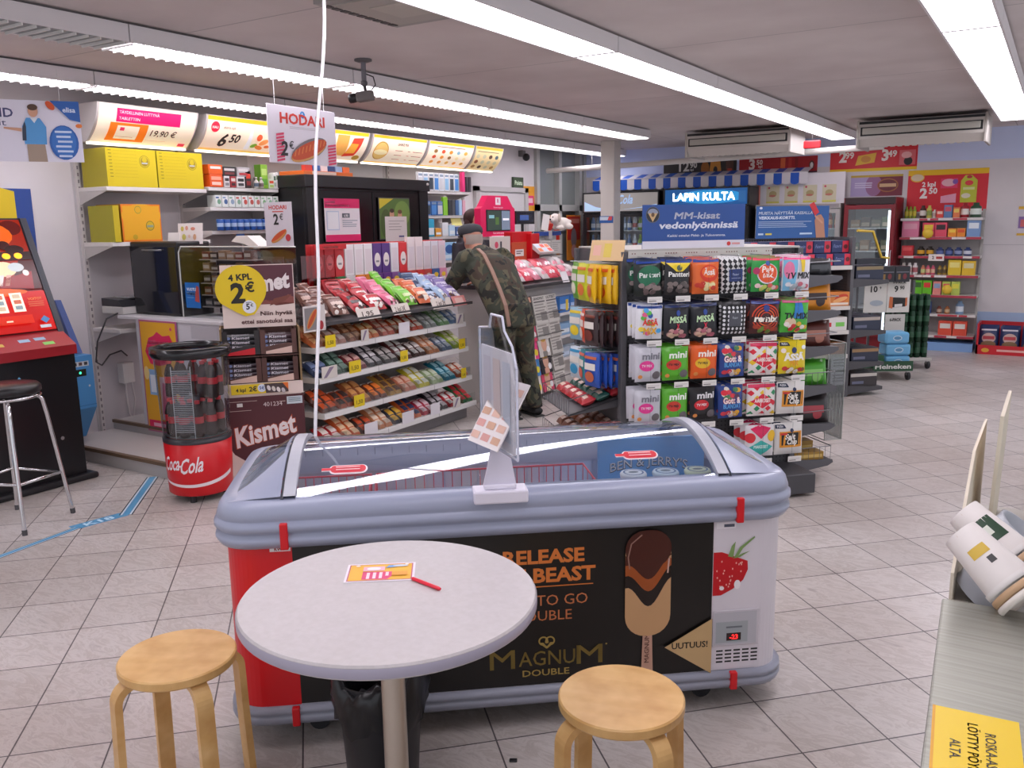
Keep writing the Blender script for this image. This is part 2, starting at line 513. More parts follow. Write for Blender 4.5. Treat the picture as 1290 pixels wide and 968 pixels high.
def camera_unit(name, label, x, y):
    r = root(name, label, 'security camera', (x, y, ZC))
    m = MB(); m.lathe([(.055, 0), (.055, -.012), (.03, -.02)], M('#5a5658'), 16); m.build('base', r)
    m = MB(); m.tube([(0, 0, -.02), (0, 0, -.13)], .016, M('#75727a'), 10); m.ball((0, 0, -.145), .022, M('#5b585c')); m.tube([(0, 0, -.15), (.01, 0, -.2)], .01, M('#3a383a')); m.build('bracket', r)
    T = Matrix.Translation((.0, 0, -.225)) @ Matrix.Rotation(math.radians(200), 4, 'Z') @ Matrix.Rotation(math.radians(6), 4, 'Y')
    m = MB(); m.box(-.055, -.03, -.03, .05, .03, .03, M('#6b6563'), T, .006); m.build('body', r)
    m = MB(); m.lathe([(.026, .05), (.03, .075), (.03, .10), (.022, .105)], BLACK, 14, T=T @ Matrix.Rotation(PI / 2, 4, 'Y')); m.build('lens', r)
    m = MB(); m.tube([(.05, .01, -.19), (.075, .02, -.16), (.06, .02, -.11), (.012, .01, -.09)], .004, BLACK); m.build('cable', r)
camera_unit('security_camera', 'grey security camera on a drop bracket under the ceiling left of the middle strip', -3.83, 4.40)
r = root('dome_camera', 'small black camera on the left wall above the exit sign', 'security camera', (XL, 10.25, 2.5))
m = MB(); m.box(0, -.04, -.01, .07, .04, .07, M('#777374'), b=.006); m.build('bracket', r)
m = MB(); m.ball((.1, 0, -.02), .05, BLACK); m.build('camera_head', r)
r = root('exit_sign', 'small green exit sign above the white door', 'sign', (XL, 10.16, 2.15), 90)
m = MB(); m.box(-.13, -.03, -.07, .13, -.001, .07, M('#40503a', .4), b=.004); m.build('case', r)
m = MB(); f = Face(m, (0, -.0305, 0)); f.rect(-.115, -.055, .115, .055, '#3e5334'); f.text(0, -.03, 'Poistu', .055, M('#c9d8bc', .5, 0, .3), b=.03); m.build('lettering', r)
# ceiling cable down to the freezer
m = MB()
pts = [(-2.56 + .24 * t + .012 * math.sin(9 * t), 2.72 - .42 * t + .01 * math.sin(12 * t), ZC - (ZC - .84) * t) for t in [k / 24 for k in range(25)]]
m.tube(pts, .0065, M('#e9e6ea', .4), 8)
tag(m.build('power_cable'), 'white cable dropping from the ceiling to the back of the ice cream freezer', 'cable')
# ================================================================== ice cream freezer
FA = 39.2
FO = (-1.924, 1.760, 0)
fr = root('chest_freezer', 'long grey ice cream chest freezer with curved glass lid behind the round table', 'freezer', FO, FA)
FX0, FX1, FD = -.19, 1.605, .72
def rrect(x0, y0, x1, y1, r, n=6):
    pts = []
    for cx, cy, a in ((x1 - r, y0 + r, -90), (x1 - r, y1 - r, 0), (x0 + r, y1 - r, 90), (x0 + r, y0 + r, 180)):
        for k in range(n + 1):
            t = math.radians(a + 90 * k / n)
            pts.append((cx + r * math.cos(t), cy + r * math.sin(t)))
    return pts
def band(m, levels, mat, smooth=True):
    # levels: (outset, z); rounded plan ring
    rings = []
    for o, z in levels:
        rings.append([(x, y, z) for x, y in rrect(FX0 - o, -o, FX1 + o, FD + o, .10 + max(0, o))])
    n = len(rings[0]); vs = [p for r_ in rings for p in r_]
    fs = [(i * n + k, i * n + (k + 1) % n, (i + 1) * n + (k + 1) % n, (i + 1) * n + k) for i in range(len(rings) - 1) for k in range(n)]
    m.add(vs, fs, mat, smooth)
# body: open box, white inside
m = MB(); band(m, [(0, .12), (0, .69)], M('#e9e3e8', .35)); 
m.add([(x, y, .13) for x, y in rrect(FX0, 0, FX1, FD, .1)], [tuple(range(28))], M('#55555a'))
m.build('body', fr)
FG = M('#9ca2b8', .3)
m = MB(); band(m, [(-.02, .08), (.018, .082), (.024, .095), (.024, .108), (.015, .113), (.024, .118), (.022, .133), (0, .138)], M('#9497a6', .35)); m.build('base_trim', fr)
m = MB(); band(m, [(0, .664), (.022, .666), (.034, .684), (.034, .696), (.022, .706), (.026, .714), (.036, .722), (.036, .738), (.026, .748), (.024, .752), (.028, .757), (.018, .786), (.004, .803), (-.03, .809), (-.055, .806), (-.06, .70)], FG); m.build('top_rim', fr)
# inside liner
LIN = M('#e4ebf8', .24, .55)
m = MB()
ix0, ix1, iy0, iy1 = FX0 + .055, FX1 - .055, .055, FD - .055
m.add([(ix0, iy0, .8), (ix1, iy0, .8), (ix1, iy1, .8), (ix0, iy1, .8), (ix0, iy0, .42), (ix1, iy0, .42), (ix1, iy1, .42), (ix0, iy1, .42)],
      [(0, 4, 5, 1), (1, 5, 6, 2), (2, 6, 7, 3), (3, 7, 4, 0), (4, 7, 6, 5)], LIN)
for k in range(1, 26):
    x = ix0 + (ix1 - ix0) * k / 26
    m.box(x - .0015, iy1 - .002, .44, x + .0015, iy1 - .001, .79, M('#8f97ad'))
m.build('liner', fr)
# curved lid
LX0, LX1 = .03, 1.37
def arch(y):
    t = (y - .02) / (FD - .04)
    return .805 + .093 * math.sin(PI * min(1, max(0, t))) ** .8
m = MB(); m.grid(lambda u, v: (LX0 + (LX1 - LX0) * u, .02 + (FD - .04) * v, arch(.02 + (FD - .04) * v)), 12, 24, FGLASS); m.build('lid_glass', fr)
def strip(xa, xb, lift, mat, y0=.012, y1=FD - .012):
    m = MB()
    n = 24
    vs = []
    for k in range(n + 1):
        y = y0 + (y1 - y0) * k / n
        z = arch(y)
        vs += [(xa, y, z - .012), (xb, y, z - .012), (xb, y, z + lift), (xa, y, z + lift)]
    fs = []
    for k in range(n):
        a, b = 4 * k, 4 * k + 4
        for j in range(4): fs.append((a + j, a + (j + 1) % 4, b + (j + 1) % 4, b + j))
    m.add(vs, fs, mat); return m
strip(LX0 - .032, LX0 + .004, .012, M('#aeb0ba', .35)).build('lid_frame', fr)
strip(LX1 - .004, LX1 + .032, .012, M('#aeb0ba', .35)).build('lid_frame', fr)
strip(LX0 - .040, LX0 - .033, .004, M('#3a3b42')).build('seal', fr)
strip(LX1 + .033, LX1 + .040, .004, M('#3a3b42')).build('seal', fr)
m = MB(); m.box(LX0, FD - .03, .80, LX1, FD - .005, .826, M('#aeb0ba', .35)); m.build('rear_frame', fr)
# sloping ends: arch profile lofted to the outer rim
def endcap(xi, xo, name_glass):
    sg = 1 if xo > xi else -1
    def pt(v, u):   # v along depth, u outward 0..1
        y = .012 + (FD - .024) * v
        zi = arch(y) + .012
        yo = .03 + (FD - .06) * v
        x = xi + (xo - xi) * u
        zo = .803
        yy = y + (yo - y) * u
        z = zi + (zo - zi) * (u ** 1.0)
        return (x, yy, z)
    solid = MB()
    # the window runs almost to the lid frame; its front edge is a slanting line, so the grey front corner is a triangle
    v0 = lambda u: .10 + .26 * (1 - u)
    solid.grid(lambda a, b: (lambda vu: pt(vu[1] * (v0(vu[0]) if vu[0] >= .08 else 0) , vu[0]))((.08 + .86 * b, a)), 6, 14, FG)
    solid.grid(lambda a, b: pt(a, .08 * b), 24, 2, FG)
    solid.grid(lambda a, b: pt(.94 + .06 * a, .08 + .86 * b), 2, 12, FG)
    solid.grid(lambda a, b: pt(a, .94 + .06 * b), 24, 2, FG)
    solid.build('end_cap', fr)
    gl = MB(); gl.grid(lambda a, b: pt(v0(.08 + .86 * b) + (.94 - v0(.08 + .86 * b)) * a, .08 + .86 * b), 14, 12, GLASS); gl.build('end_window', fr)
endcap(LX0 - .040, FX0 + .02, 'l'); endcap(LX1 + .040, FX1 - .02, 'r')
# red clips
for x in (.0, 1.425):
    m = MB(); m.box(x - .012, -.041, .664, x + .012, -.02, .747, RED, b=.004); m.build('clip', fr)
    m = MB(); m.box(x - .012, -.031, .078, x + .012, -.01, .140, RED, b=.004); m.build('clip', fr)
# casters
for x, y in ((.06, .08), (1.35, .08), (.06, FD - .1), (1.35, FD - .1)):
    c = MB(); c.prism([(-.035, .085), (.035, .085), (.016, .035), (-.016, .035)], -.016, .016, CHROME, axis='y', T=Matrix.Translation((x, y, 0)))
    o = c.build('caster', fr)
    w = MB(); w.lathe([(.032, -.01), (.034, 0), (.032, .01)], M('#26272c'), 18, T=Matrix.Translation((x, y, .034)) @ Matrix.Rotation(PI / 2, 4, 'X')); w.build('wheel', o)
# front panels: red left, printed black, white right with strawberry
m = MB()
def body_skin(x0, x1, mat, o=.0012):
    pts = rrect(FX0 - o, -o, FX1 + o, FD + o, .1 + o, 8)
    # walk the front part from x0 to x1 round the corner
    return pts
def skin(m, sel, mat, o):
    pts = [p for p in rrect(FX0 - o, -o, FX1 + o, FD + o, .10 + o, 10)]
    k = len(pts)
    for i in range(k):
        a, b = pts[i], pts[(i + 1) % k]
        if sel(a) and sel(b): m.add([(a[0], a[1], .136), (b[0], b[1], .136), (b[0], b[1], .668), (a[0], a[1], .668)], [(0, 1, 2, 3)], mat, True)
skin(m, lambda p: p[0] < FX0 + .11, M('#d6101c', .35), .0012)
f = Face(m, (0, -.0012, 0)); f.rect(FX0 + .1, .136, .016, .668, M('#d6101c', .35)); f.rect(-.05, .648, .012, .664, '#efe9ea'); f.text(-.02, .651, 'KWT', .010, '#b0202a', b=.03)
m.build('red_side_panel', fr)
m = MB(); f = Face(m, (0, -.0012, 0))
ink = M('#15110f', .35)
f.rect(.016, .140, 1.350, .666, ink)
og = M('#d97a35', .45)
f.text(.924, .557, 'RELEASE', .044, og, 'R', .035, w=.262); f.text(.96, .493, 'THE BEAST', .046, og, 'R', .035, w=.36)
f.rect(.50, .476, .952, .4795, og)
f.text(.934, .413, 'DARE TO GO', .036, M('#c47346', .45), 'R', .0, w=.31); f.text(.882, .362, 'DOUBLE', .034, M('#c47346', .45), 'R', .0, w=.19)
gold = M('#b39a56', .35, .3)
f.text(.80, .208, 'AGNU', .050, gold, 'C', .004, w=.185); f.text(.654, .203, 'M', .066, gold, 'C', .004, w=.082); f.text(.940, .203, 'M', .066, gold, 'C', .004, w=.086); f.text(.796, .172, 'DOUBLE', .022, gold, 'C', .012, w=.154)
f.ring(.788, .292, .016, .016, .005, gold); f.ring(.810, .292, .016, .016, .005, gold)
f.quad([(.773, .287), (.825, .287), (.801, .266), (.797, .266)], gold); f.quad([(.784, .292), (.814, .292), (.801, .275), (.797, .275)], ink); f.disc(.799, .289, .006, .005, gold)
f.disc(.995, .268, .003, .003, gold)
# ice cream bar
ch = M('#4a2118', .25); ch2 = M('#1f130f', .25); car = M('#a2501f', .3); van = M('#c99d70', .4)
cx = 1.130
def lobe(u0, v0, u1, v1, r, c):
    pts = []
    for ax, ay, a in ((u1 - r, v0 + r, -90), (u1 - r, v1 - r, 0), (u0 + r, v1 - r, 90), (u0 + r, v0 + r, 180)):
        for k in range(7):
            t = math.radians(a + 15 * k); pts.append((ax + r * math.cos(t), ay + r * math.sin(t)))
    f.poly(pts, c)
f.quad([(cx - .018, .150), (cx + .022, .150), (cx + .017, .31), (cx - .013, .31)], M('#c69a86', .5))
f.text(cx + .008, .19, 'MAGNUM', .016, M('#6a4038'), 'L', .01, rot=90)
lobe(cx - .074, .285, cx + .078, .635, .07, van)
def wave(base, amp, c, top, cut=0):
    pts = [(cx - .074, base + amp * .4)]
    for k in range(1, 15):
        t = k / 14; pts.append((cx - .074 + .152 * t, base + amp * (.55 * math.cos(2 * PI * (t - .03)) - .15) + .03 * t))
    pts += [(cx + .078, top), (cx - .074, top)]
    f.poly(pts, c)
wave(.425, .075, ch2, .54); wave(.470, .065, car, .55); wave(.508, .06, ch, .565)
lobe(cx - .074, .52, cx + .078, .648, .064, ch)
f.line([(cx - .06, .52), (cx - .065, .56), (cx - .055, .605), (cx - .02, .634)], .004, M('#9c7264')); f.line([(cx + .066, .50), (cx + .070, .55)], .005, M('#caa79a'))
f.poly([(1.19, .240), (1.35, .330), (1.35, .135)], M('#c9a878', .4)); f.text(1.275, .232, 'UUTUUS!', .021, '#1a1512', 'C', .02)
m.build('printed_front', fr)
m = MB(); f = Face(m, (0, -.0012, 0))
f.rect(1.352, .140, 1.505, .666, M('#ded8e0', .35)); skin(m, lambda p: p[0] > FX1 - .11, M('#ded8e0', .35), .0012)
f.rect(1.36, .635, 1.425, .655, '#efeaf0'); f.rect(1.385, .640, 1.42, .650, '#55596a')
rs = M('#c5121f', .3)
f.poly([(1.352, .555), (1.38, .555), (1.43, .535), (1.468, .52), (1.47, .49), (1.455, .455), (1.42, .425), (1.38, .405), (1.352, .405)], rs)
g = random.Random(4)
for k in range(26):
    u, v = g.uniform(1.36, 1.455), g.uniform(.425, .53); f.disc(u, v, .0022, .0034, M('#f3b7ae')); f.w -= f.dw
f.w += f.dw
f.disc(1.435, .44, .011, .016, M('#f4eef2')); f.disc(1.382, .43, .008, .007, M('#f0e4e8'))
gr = M('#7f9d5e')
f.poly([(1.40, .54), (1.418, .535), (1.425, .59), (1.412, .575)], gr); f.poly([(1.415, .532), (1.45, .548), (1.475, .555), (1.44, .535)], gr); f.poly([(1.42, .535), (1.44, .57), (1.488, .605), (1.49, .60), (1.45, .565), (1.43, .533)], gr)
m.build('printed_side', fr)
m = MB(); m.box(1.354, -.006, .225, 1.515, -.001, .352, M('#cfcad2', .35), b=.003)
f = Face(m, (0, -.0062, 0)); f.rect(1.358, .231, 1.505, .345, M('#bdbcc4')); f.rect(1.365, .238, 1.475, .312, M('#a5abb0')); f.rect(1.402, .245, 1.452, .272, '#2a1618'); f.text(1.427, .250, '-23', .016, M('#ff2a2a', .5, 0, 2.0), b=.02); f.rect(1.40, .29, 1.455, .296, '#70757c')
m.build('control_panel', fr)
m = MB(); f = Face(m, (0, -.0016, 0))
for r_ in range(4):
    for c_ in range(5):
        f.rect(1.37 + .03 * c_, .165 + .013 * r_, 1.393 + .03 * c_, .171 + .013 * r_, '#1e1e22'); f.w -= f.dw
m.build('air_grille', fr)
# stickers on the glass
for x, y in ((.18, .13), (1.13, .13), (1.10, .50)):
    m = MB()
    f = Face(m, (x, y, 0), (1, 0, 0), (0, 1, 0), warp=lambda u, v, y=y: arch(y + v) + .001)
    for c, g_ in (('#f0e6ea', .005), ('#d52a3c', 0)):
        f.rect(-.035, -.018 - g_, .05, .018 + g_, M(c)); f.disc(.05, 0, .014 + g_, .018 + g_, M(c)); f.disc(-.035, 0, .012 + g_, .018 + g_, M(c)); f.rect(-.075, -.006 - g_ * .6, -.035, .006 + g_ * .6, M(c))
    f.w += .001
    f.rect(-.03, -.008, .045, -.004, M('#f6c9cf')); f.rect(-.03, .004, .045, .008, M('#f6c9cf'))
    m.build('sticker', fr)
# red wire baskets and tubs inside (rest in the freezer: things of their own)
def fput(lx, ly, lz):
    a = math.radians(FA)
    return (FO[0] + lx * math.cos(a) - ly * math.sin(a), FO[1] + lx * math.sin(a) + ly * math.cos(a), lz)
wire = M('#c9344a', .4)
def basket_mesh(w, d, h):
    def fn(m):
        for z in (0, h): m.tube([(0, 0, z), (w, 0, z), (w, d, z), (0, d, z)], .004, wire, 6, True)
        for k in range(13):
            x = w * k / 12; m.tube([(x, 0, h), (x, 0, 0), (x, d, 0), (x, d, h)], .0018, wire, 5)
        for k in range(1, 6):
            y = d * k / 6; m.tube([(0, y, h), (0, y, 0), (w, y, 0), (w, y, h)], .0018, wire, 5)
    return cached(('basket', w, d, h), fn, 'wire_basket')
for k, (x, w, where) in enumerate(((-.12, .36, 'at the left end'), (.26, .42, 'left of the middle'), (.70, .34, 'right of the middle'))):
    o = inst('wire_basket', basket_mesh(w, .5, .22), None, fput(x, .075, .49), FA)
    tag(o, 'red wire basket inside the freezer %s' % where, 'basket', 'freezer baskets')
tubc = ['#cfd8dc', '#b7c9c4', '#c8c3b0', '#d7dde4', '#b9cad6', '#c2cdb4']
for k in range(6):
    m = MB()
    m.lathe([(.034, 0), (.044, .085), (.044, .09)], M('#7fb0d6'), 18)
    m.lathe([(.046, .088), (.047, .098), (.043, .104), (.0, .104)], M(tubc[k]), 18)
    f = Face(m, (0, 0, .104), (1, 0, 0), (0, 1, 0)); f.ring(0, 0, .036, .036, .006, '#3c5f8c'); f.disc(0, .0, .018, .011, '#5d6f7c')
    m.v = [(x, y, z) for x, y, z in m.v]
    o = m.build('ice_cream_tub', None, fput(1.12 + .115 * (k % 3) + (.03 if k > 2 else 0), .14 + .11 * (k // 3), .66), FA)
    tag(o, 'round ice cream tub in the freezer, %s of the %s row' % (['left', 'middle', 'right'][k % 3], ['front', 'back'][k // 3]), 'ice cream tub', 'tubs in the freezer')
m = MB(); m.box(1.10, .575, .43, 1.52, .59, .80, M('#5d9fd8', .4))
f = Face(m, (1.1, .5745, 0)); f.text(.20, .69, 'BEN & JERRY\'S', .035, '#39414c', b=.04, arc=-.9); f.text(.20, .692, 'BEN & JERRY\'S', .035, '#c8d2da', b=.0, arc=-.9)
o = m.build('freezer_divider', None, (FO[0], FO[1], .0), FA); tag(o, 'blue printed divider card standing behind the round ice cream tubs', 'card')
# lumps of lollies at the basket bottoms
lol = ['#c9b24a', '#d06a3a', '#4d7fc0', '#c9435a', '#8a5a3a', '#e0d6c8']
for k in range(24):
    x = -.08 + .042 * k
    key = ('lolly', k % 6)
    me = cached(key, lambda m: (m.box(-.03, -.08, -.009, .03, .08, .009, M(lol[k % 6], .3), b=.008)), 'ice_lolly')
    o = inst('ice_lolly', me, None, fput(x, .22 + .16 * (k % 2), .505 + .006 * (k % 3)), FA + rnd.uniform(-20, 20))
    tag(o, '%s wrapped ice lolly lying in the red freezer baskets' % ['yellow', 'orange', 'blue', 'pink', 'brown', 'cream'][k % 6], 'ice lolly', 'ice lollies in the freezer')

# ------------------------------------------------------------------ menu holder clamped on the front rim
mh = root('menu_holder', 'clear acrylic menu holder on a white clamp foot on the freezer rim', 'menu holder', fput(.655, -.015, .81), FA)
m = MB(); m.box(-.083, -.035, -.035, .085, .045, .006, M('#e3dfec', .35), b=.006); m.box(-.05, -.018, .006, .05, .02, .02, M('#e3dfec', .35), b=.004); m.build('clamp', mh)
m = MB(); m.prism([(-.05, .02), (.05, .02), (.028, .145), (-.022, .145)], -.006, .006, M('#dcd8e8', .35)); m.build('foot_plate', mh)
T = Matrix.Rotation(math.radians(-75), 4, 'Z')
m = MB(); 
prof = [(-.15, .13), (.15, .13), (.15, .40), (.12, .46), (.06, .50), (.045, .54), (-.045, .54), (-.06, .50), (-.15, .49)]
m.prism(prof, -.006, .006, ACRYL, T=T); m.build('clear_sleeve', mh)
m = MB()
for a, b in zip(prof, prof[1:] + prof[:1]):
    m.tube([T @ Vector((a[0], 0, a[1])), T @ Vector((b[0], 0, b[1]))], .004, M('#cfd0e0', .2), 6)
m.build('sleeve_edge', mh)
m = MB(); m.box(-.13, -.003, .14, .13, .003, .44, M('#e6e2ea', .5), T)
f = Face(m, T @ Vector((0, -.0031, 0)), T.to_3x3() @ Vector((1, 0, 0)), (0, 0, 1))
for k in range(3): f.rect(-.11 + .08 * k, .17, -.05 + .08 * k, .41, ['#d9d2dc', '#e3d2d2', '#d2d6e4'][k])
m.build('menu_sheet', mh)
m = MB()
T2 = Matrix.Translation((-.025, -.02, .19)) @ Matrix.Rotation(math.radians(-66), 4, 'Z') @ Matrix.Rotation(math.radians(-32), 4, 'X')
m.box(-.09, -.008, -.05, .09, -.004, .17, M('#e9e2e2', .4), T2)
f = Face(m, T2 @ Vector((0, -.0085, 0)), T2.to_3x3() @ Vector((1, 0, 0)), T2.to_3x3() @ Vector((0, 0, 1)))
for a in range(5):
    for b in range(3): f.rect(-.085 + .06 * b, -.035 + .04 * a, -.04 + .06 * b, -.012 + .04 * a, ['#e0b9a8', '#d9a19a', '#cfa58c'][(a + b) % 3]); f.w -= f.dw
m.build('price_card', mh)

# ================================================================== round table, stools, bin, floor tape
tb = root('round_table', 'round pale grey laminate table with one steel leg in front of the freezer', 'table', (-1.315, 1.520, 0))
m = MB(); m.lathe([(0, .705), (.352, .705), (.358, .71), (.358, .735), (.354, .74), (0, .74)], LAMINATE, 72, caps=False, smooth=False); m.build('tabletop', tb)
m = MB(); m.lathe([(.3585, .711), (.3595, .713), (.3595, .732), (.3585, .734)], M('#a9a3b4', .4), 72, caps=False); m.build('edge_band', tb)
m = MB(); m.lathe([(.03, .03), (.03, .705)], M('#c3b9ac', .28, .8), 24); m.build('leg', tb)
m = MB(); m.lathe([(.21, 0), (.21, .012), (.05, .035), (.0, .035)], M('#8c8c8e', .35, .7), 40); m.build('base', tb)
# leaflet and pen
m = MB(); m.box(-.088, -.058, 0, .088, .058, .0012, M('#f0e8f0', .5))
f = Face(m, (0, 0, .0012), (1, 0, 0), (0, 1, 0), w=.0003, dw=.0002)
f.rect(-.082, -.053, .082, .053, '#b8557a'); f.rect(-.079, -.050, .079, .050, '#eeb73c'); f.poly([(-.045, -.046), (.02, -.048), (.035, -.02), (.03, .0), (-.045, .004)], M('#e0457a'))
for k in range(4): f.rect(-.034 + .016 * k, -.042 + (.014 if k == 3 else 0), -.026 + .016 * k, -.004, '#f6dbe4')
f.rect(-.045, .006, .01, .034, '#f2b9c6'); f.disc(-.018, .02, .018, .009, '#f6eef0'); f.poly([(.012, .022), (.05, .03), (.055, .042), (.02, .04)], '#7aa5d8'); f.disc(.05, .034, .02, .006, '#cfd9ea')
f.disc(-.06, .04, .006, .006, '#f6e7cf'); f.disc(.066, .042, .005, .005, '#f6e7cf'); f.rect(.03, -.03, .07, -.005, '#e9a33a')
tag(m.build('leaflet', None, (-1.415, 1.605, .7405), rot=(0, 0, math.radians(36))), 'yellow and pink leaflet lying on the round table', 'leaflet')
m = MB(); m.tube([(-.048, 0, .005), (-.044, 0, .005), (.05, 0, .005), (.056, 0, .005)], [.002, .0048, .0048, .003], M('#e5243c', .35), 10)
q_ = MB(); q_.box(-.012, -.008, 0, .012, .008, .006, BLACK, b=.003); tag(q_.build('floor_scrap', None, (-1.29, 2.03, 0), 30), 'tiny black scrap on the floor tiles below the freezer front', 'scrap')
tag(m.build('pen', None, (-1.268, 1.60, .7402), rot=(0, 0, math.radians(-10))), 'red pen lying beside the leaflet on the round table', 'pen')
def stool(label, x, y, rz):
    r = root('stool', label, 'stool', (x, y, 0), rz, 'birch stools by the round table')
    m = MB(); R = .158
    m.lathe([(0, .422), (R - .004, .422), (R, .427), (R, .446), (R - .004, .45), (0, .45)], BIRCH, 56, caps=False, smooth=False); m.build('seat', r)
    for k in range(4):
        a = PI / 4 + PI / 2 * k
        T = Matrix.Rotation(a, 4, 'Z')
        pts = []; R0 = .172
        cl = [(.09, .412)]
        for j in range(9):
            t = PI / 2 * (1 - j / 8); cl.append((R0 - .05 + .05 * math.cos(t), .362 + .05 * math.sin(t)))
        cl += [(R0 + .004, .2), (R0 + .012, 0)]
        w, th = .0225, .010
        vs = []
        for j, (px, pz) in enumerate(cl):
            a0 = cl[max(0, j - 1)]; a1 = cl[min(len(cl) - 1, j + 1)]
            d = Vector((a1[0] - a0[0], a1[1] - a0[1])).normalized(); nn = Vector((-d.y, d.x)) * th
            for sy, sn in ((-w, -1), (w, -1), (w, 1), (-w, 1)): vs.append((px + nn.x * sn, sy, max(0, pz + nn.y * sn)))
        fs = []
        for j in range(len(cl) - 1):
            for q in range(4): fs.append((4 * j + q, 4 * j + (q + 1) % 4, 4 * j + 4 + (q + 1) % 4, 4 * j + 4 + q))
        fs += [(3, 2, 1, 0), tuple(range(4 * len(cl) - 4, 4 * len(cl)))]
        m = MB(); m.add(vs, fs, BIRCH, False, T); m.build('leg', r)
stool('round birch stool left of the table leg, by the red freezer end', -1.998, 1.405, 28)
stool('round birch stool in front of the black freezer print, right of the table', -.842, 1.835, 15)
for (a, b, c, d) in ((.50, .335, .57, .30), (.52, .342, .60, .315), (.51, .335, .545, .26), (.53, .345, .64, .33), (.50, .33, .52, .25)):
    m_ = MB(); f_ = Face(m_, (0, -.0016, 0)); f_.line([(a, b), ((a + c) / 2 + .012, (b + d) / 2 + .012), (c, d)], .0015, M('#6a5a40', .5)); m_.build('printed_hair', fr)
bn = root('waste_bin', 'black waste bin with a crumpled black bag under the round table', 'bin', fput(.27, -.20, 0), 0)
m = MB(); m.lathe([(.10, 0), (.105, .01), (.125, .34)], M('#232226', .4), 32, caps=False); m.lathe([(.10, .004), (0, .004)], M('#18181a'), 32, caps=False); m.build('bucket', bn)
m = MB(); g = random.Random(3)
nn = 48; prof = [(.128, .20), (.136, .25), (.140, .30), (.136, .345), (.128, .36), (.115, .34), (.10, .22)]
vs = []
for i, (r_, z) in enumerate(prof):
    for k in range(nn):
        t = 2 * PI * k / nn
        w = 1 + .05 * math.sin(7 * t + i * 1.3) + .035 * math.sin(13 * t + 2.1 * i)
        vs.append((r_ * w * math.cos(t), r_ * w * math.sin(t), z + .014 * math.sin(5 * t) + (.03 if i in (3, 4) else 0) * math.sin(2 * t + 1) + .008 * math.sin(17 * t + i)))
m.add(vs, [(i * nn + k, i * nn + (k + 1) % nn, (i + 1) * nn + (k + 1) % nn, (i + 1) * nn + k) for i in range(len(prof) - 1) for k in range(nn)], M('#19181b', .28), True); m.build('bag', bn)
m = MB(); m.box(-.05, -.03, 0, .05, .03, .05, M('#d9d4c6', .6), Matrix.Rotation(.5, 4, 'X'), .004); tag(m.build('paper_scrap', None, fput(.285, -.20, .235), rot=(.3, .2, .7)), 'crumpled white paper scrap inside the black waste bin', 'paper')
# blue tape on the floor
TAPE = M('#5ba3cf', .4)
def tape(p, q, w, label, txt=None):
    p, q = Vector(p), Vector(q); d = q - p; ln = d.length
    m = MB(); f = Face(m, (0, 0, 0), (1, 0, 0), (0, 1, 0), w=.001, dw=.0003)
    if txt:
        f.rect(0, -w / 2, ln, w / 2, TAPE); f.text(ln / 2, -w * .3, txt, w * .6, '#bfe0f2', b=.03, w=ln * .55)
    else:
        f.rect(0, -w / 2, ln, w / 2, '#3b4450'); f.rect(0, -w * .4, ln, w * .4, '#c4d6e0'); f.rect(0, -w * .26, ln, w * .26, TAPE)
    return tag(m.build('floor_tape', None, (p.x, p.y, 0), rot=(0, 0, math.atan2(d.y, d.x))), label, 'floor tape')
tape((-4.37, 1.75), (-4.48, 2.60), .05, 'blue striped floor tape running left past the bar stool')
tape((-4.50, 2.58), (-4.46, 2.88), .085, 'blue floor sticker marked K18 on the tiles', 'K18')
tape((-4.44, 2.87), (-4.98, 3.44), .075, 'blue striped floor tape leading to the grey platform step')

# ================================================================== steel counter at the right edge
ct = root('steel_counter', 'brushed steel worktop at the right edge with a yellow notice', 'counter', (-.137, 1.76, 0), 0)
m = MB()
T = Matrix.Rotation(math.radians(3.5), 4, 'Z')
m.box(0, -.95, .866, .62, 0, .90, STEEL, T, .004); m.build('worktop', ct)
m = MB(); m.box(.03, -.93, .08, .60, -.02, .866, M('#a9a6a0', .5), T); m.box(.06, -.9, 0, .58, -.06, .08, M('#3c3a3a'), T); m.build('cabinet', ct)
m = MB(); m.box(-.056, -.11, 0, .056, .11, .0006, M('#ecc712', .45))
f = Face(m, (0, 0, .0006), (0, 1, 0), (-1, 0, 0), w=.0002, dw=.0001)
f.rect(-.11, .052, .11, .056, '#e0a21c')
for k, s_ in enumerate(('ROSKA-ASTIA', 'L\u00d6YTYY P\u00d6YD\u00c4N', 'ALTA.')):
    f2 = Face(m, (0, 0, .0009), (0, -1, 0), (1, 0, 0), w=.0002, dw=.0001)
    f2.text(.0, .012 - .022 * k, s_, .0135, '#23201a', b=.01)
tag(m.build('notice', None, (-.040, 1.235, .9005), rot=(0, 0, math.radians(5))), 'yellow paper notice taped flat on the steel worktop', 'notice')
# cup dispenser behind the worktop
cd = root('cup_dispenser', 'cardboard and grey plastic cup rack behind the steel worktop', 'rack', (-.13, 1.80, .0))
m = MB(); m.box(-.0, .06, 0, .7, .75, .86, M('#b9b3aa', .5)); m.build('cabinet', cd)
m = MB()
m.prism([(.02, .86), (.02, .93), (.36, 1.10), (.72, 1.10), (.72, .86)], .0, .006, M('#ddd2be', .6), axis='x'); m.build('side_panel', cd)
m = MB(); m.box(.012, .38, .86, .02, .72, 1.18, M('#d8cdb8', .6), Matrix.Rotation(.03, 4, 'Y')); m.build('back_panel', cd)
for k in range(2):
    m = MB(); T = Matrix.Translation((.115, .10 + .2 * k, .95)) @ Matrix.Rotation(math.radians(38), 4, 'Y')
    m.lathe([(.055, -.11), (.058, .0), (.052, .0), (.05, -.11)], M('#b7bac2', .3), 22, T=T @ Matrix.Rotation(0, 4, 'X'), caps=False); m.build('cup_tube', cd)
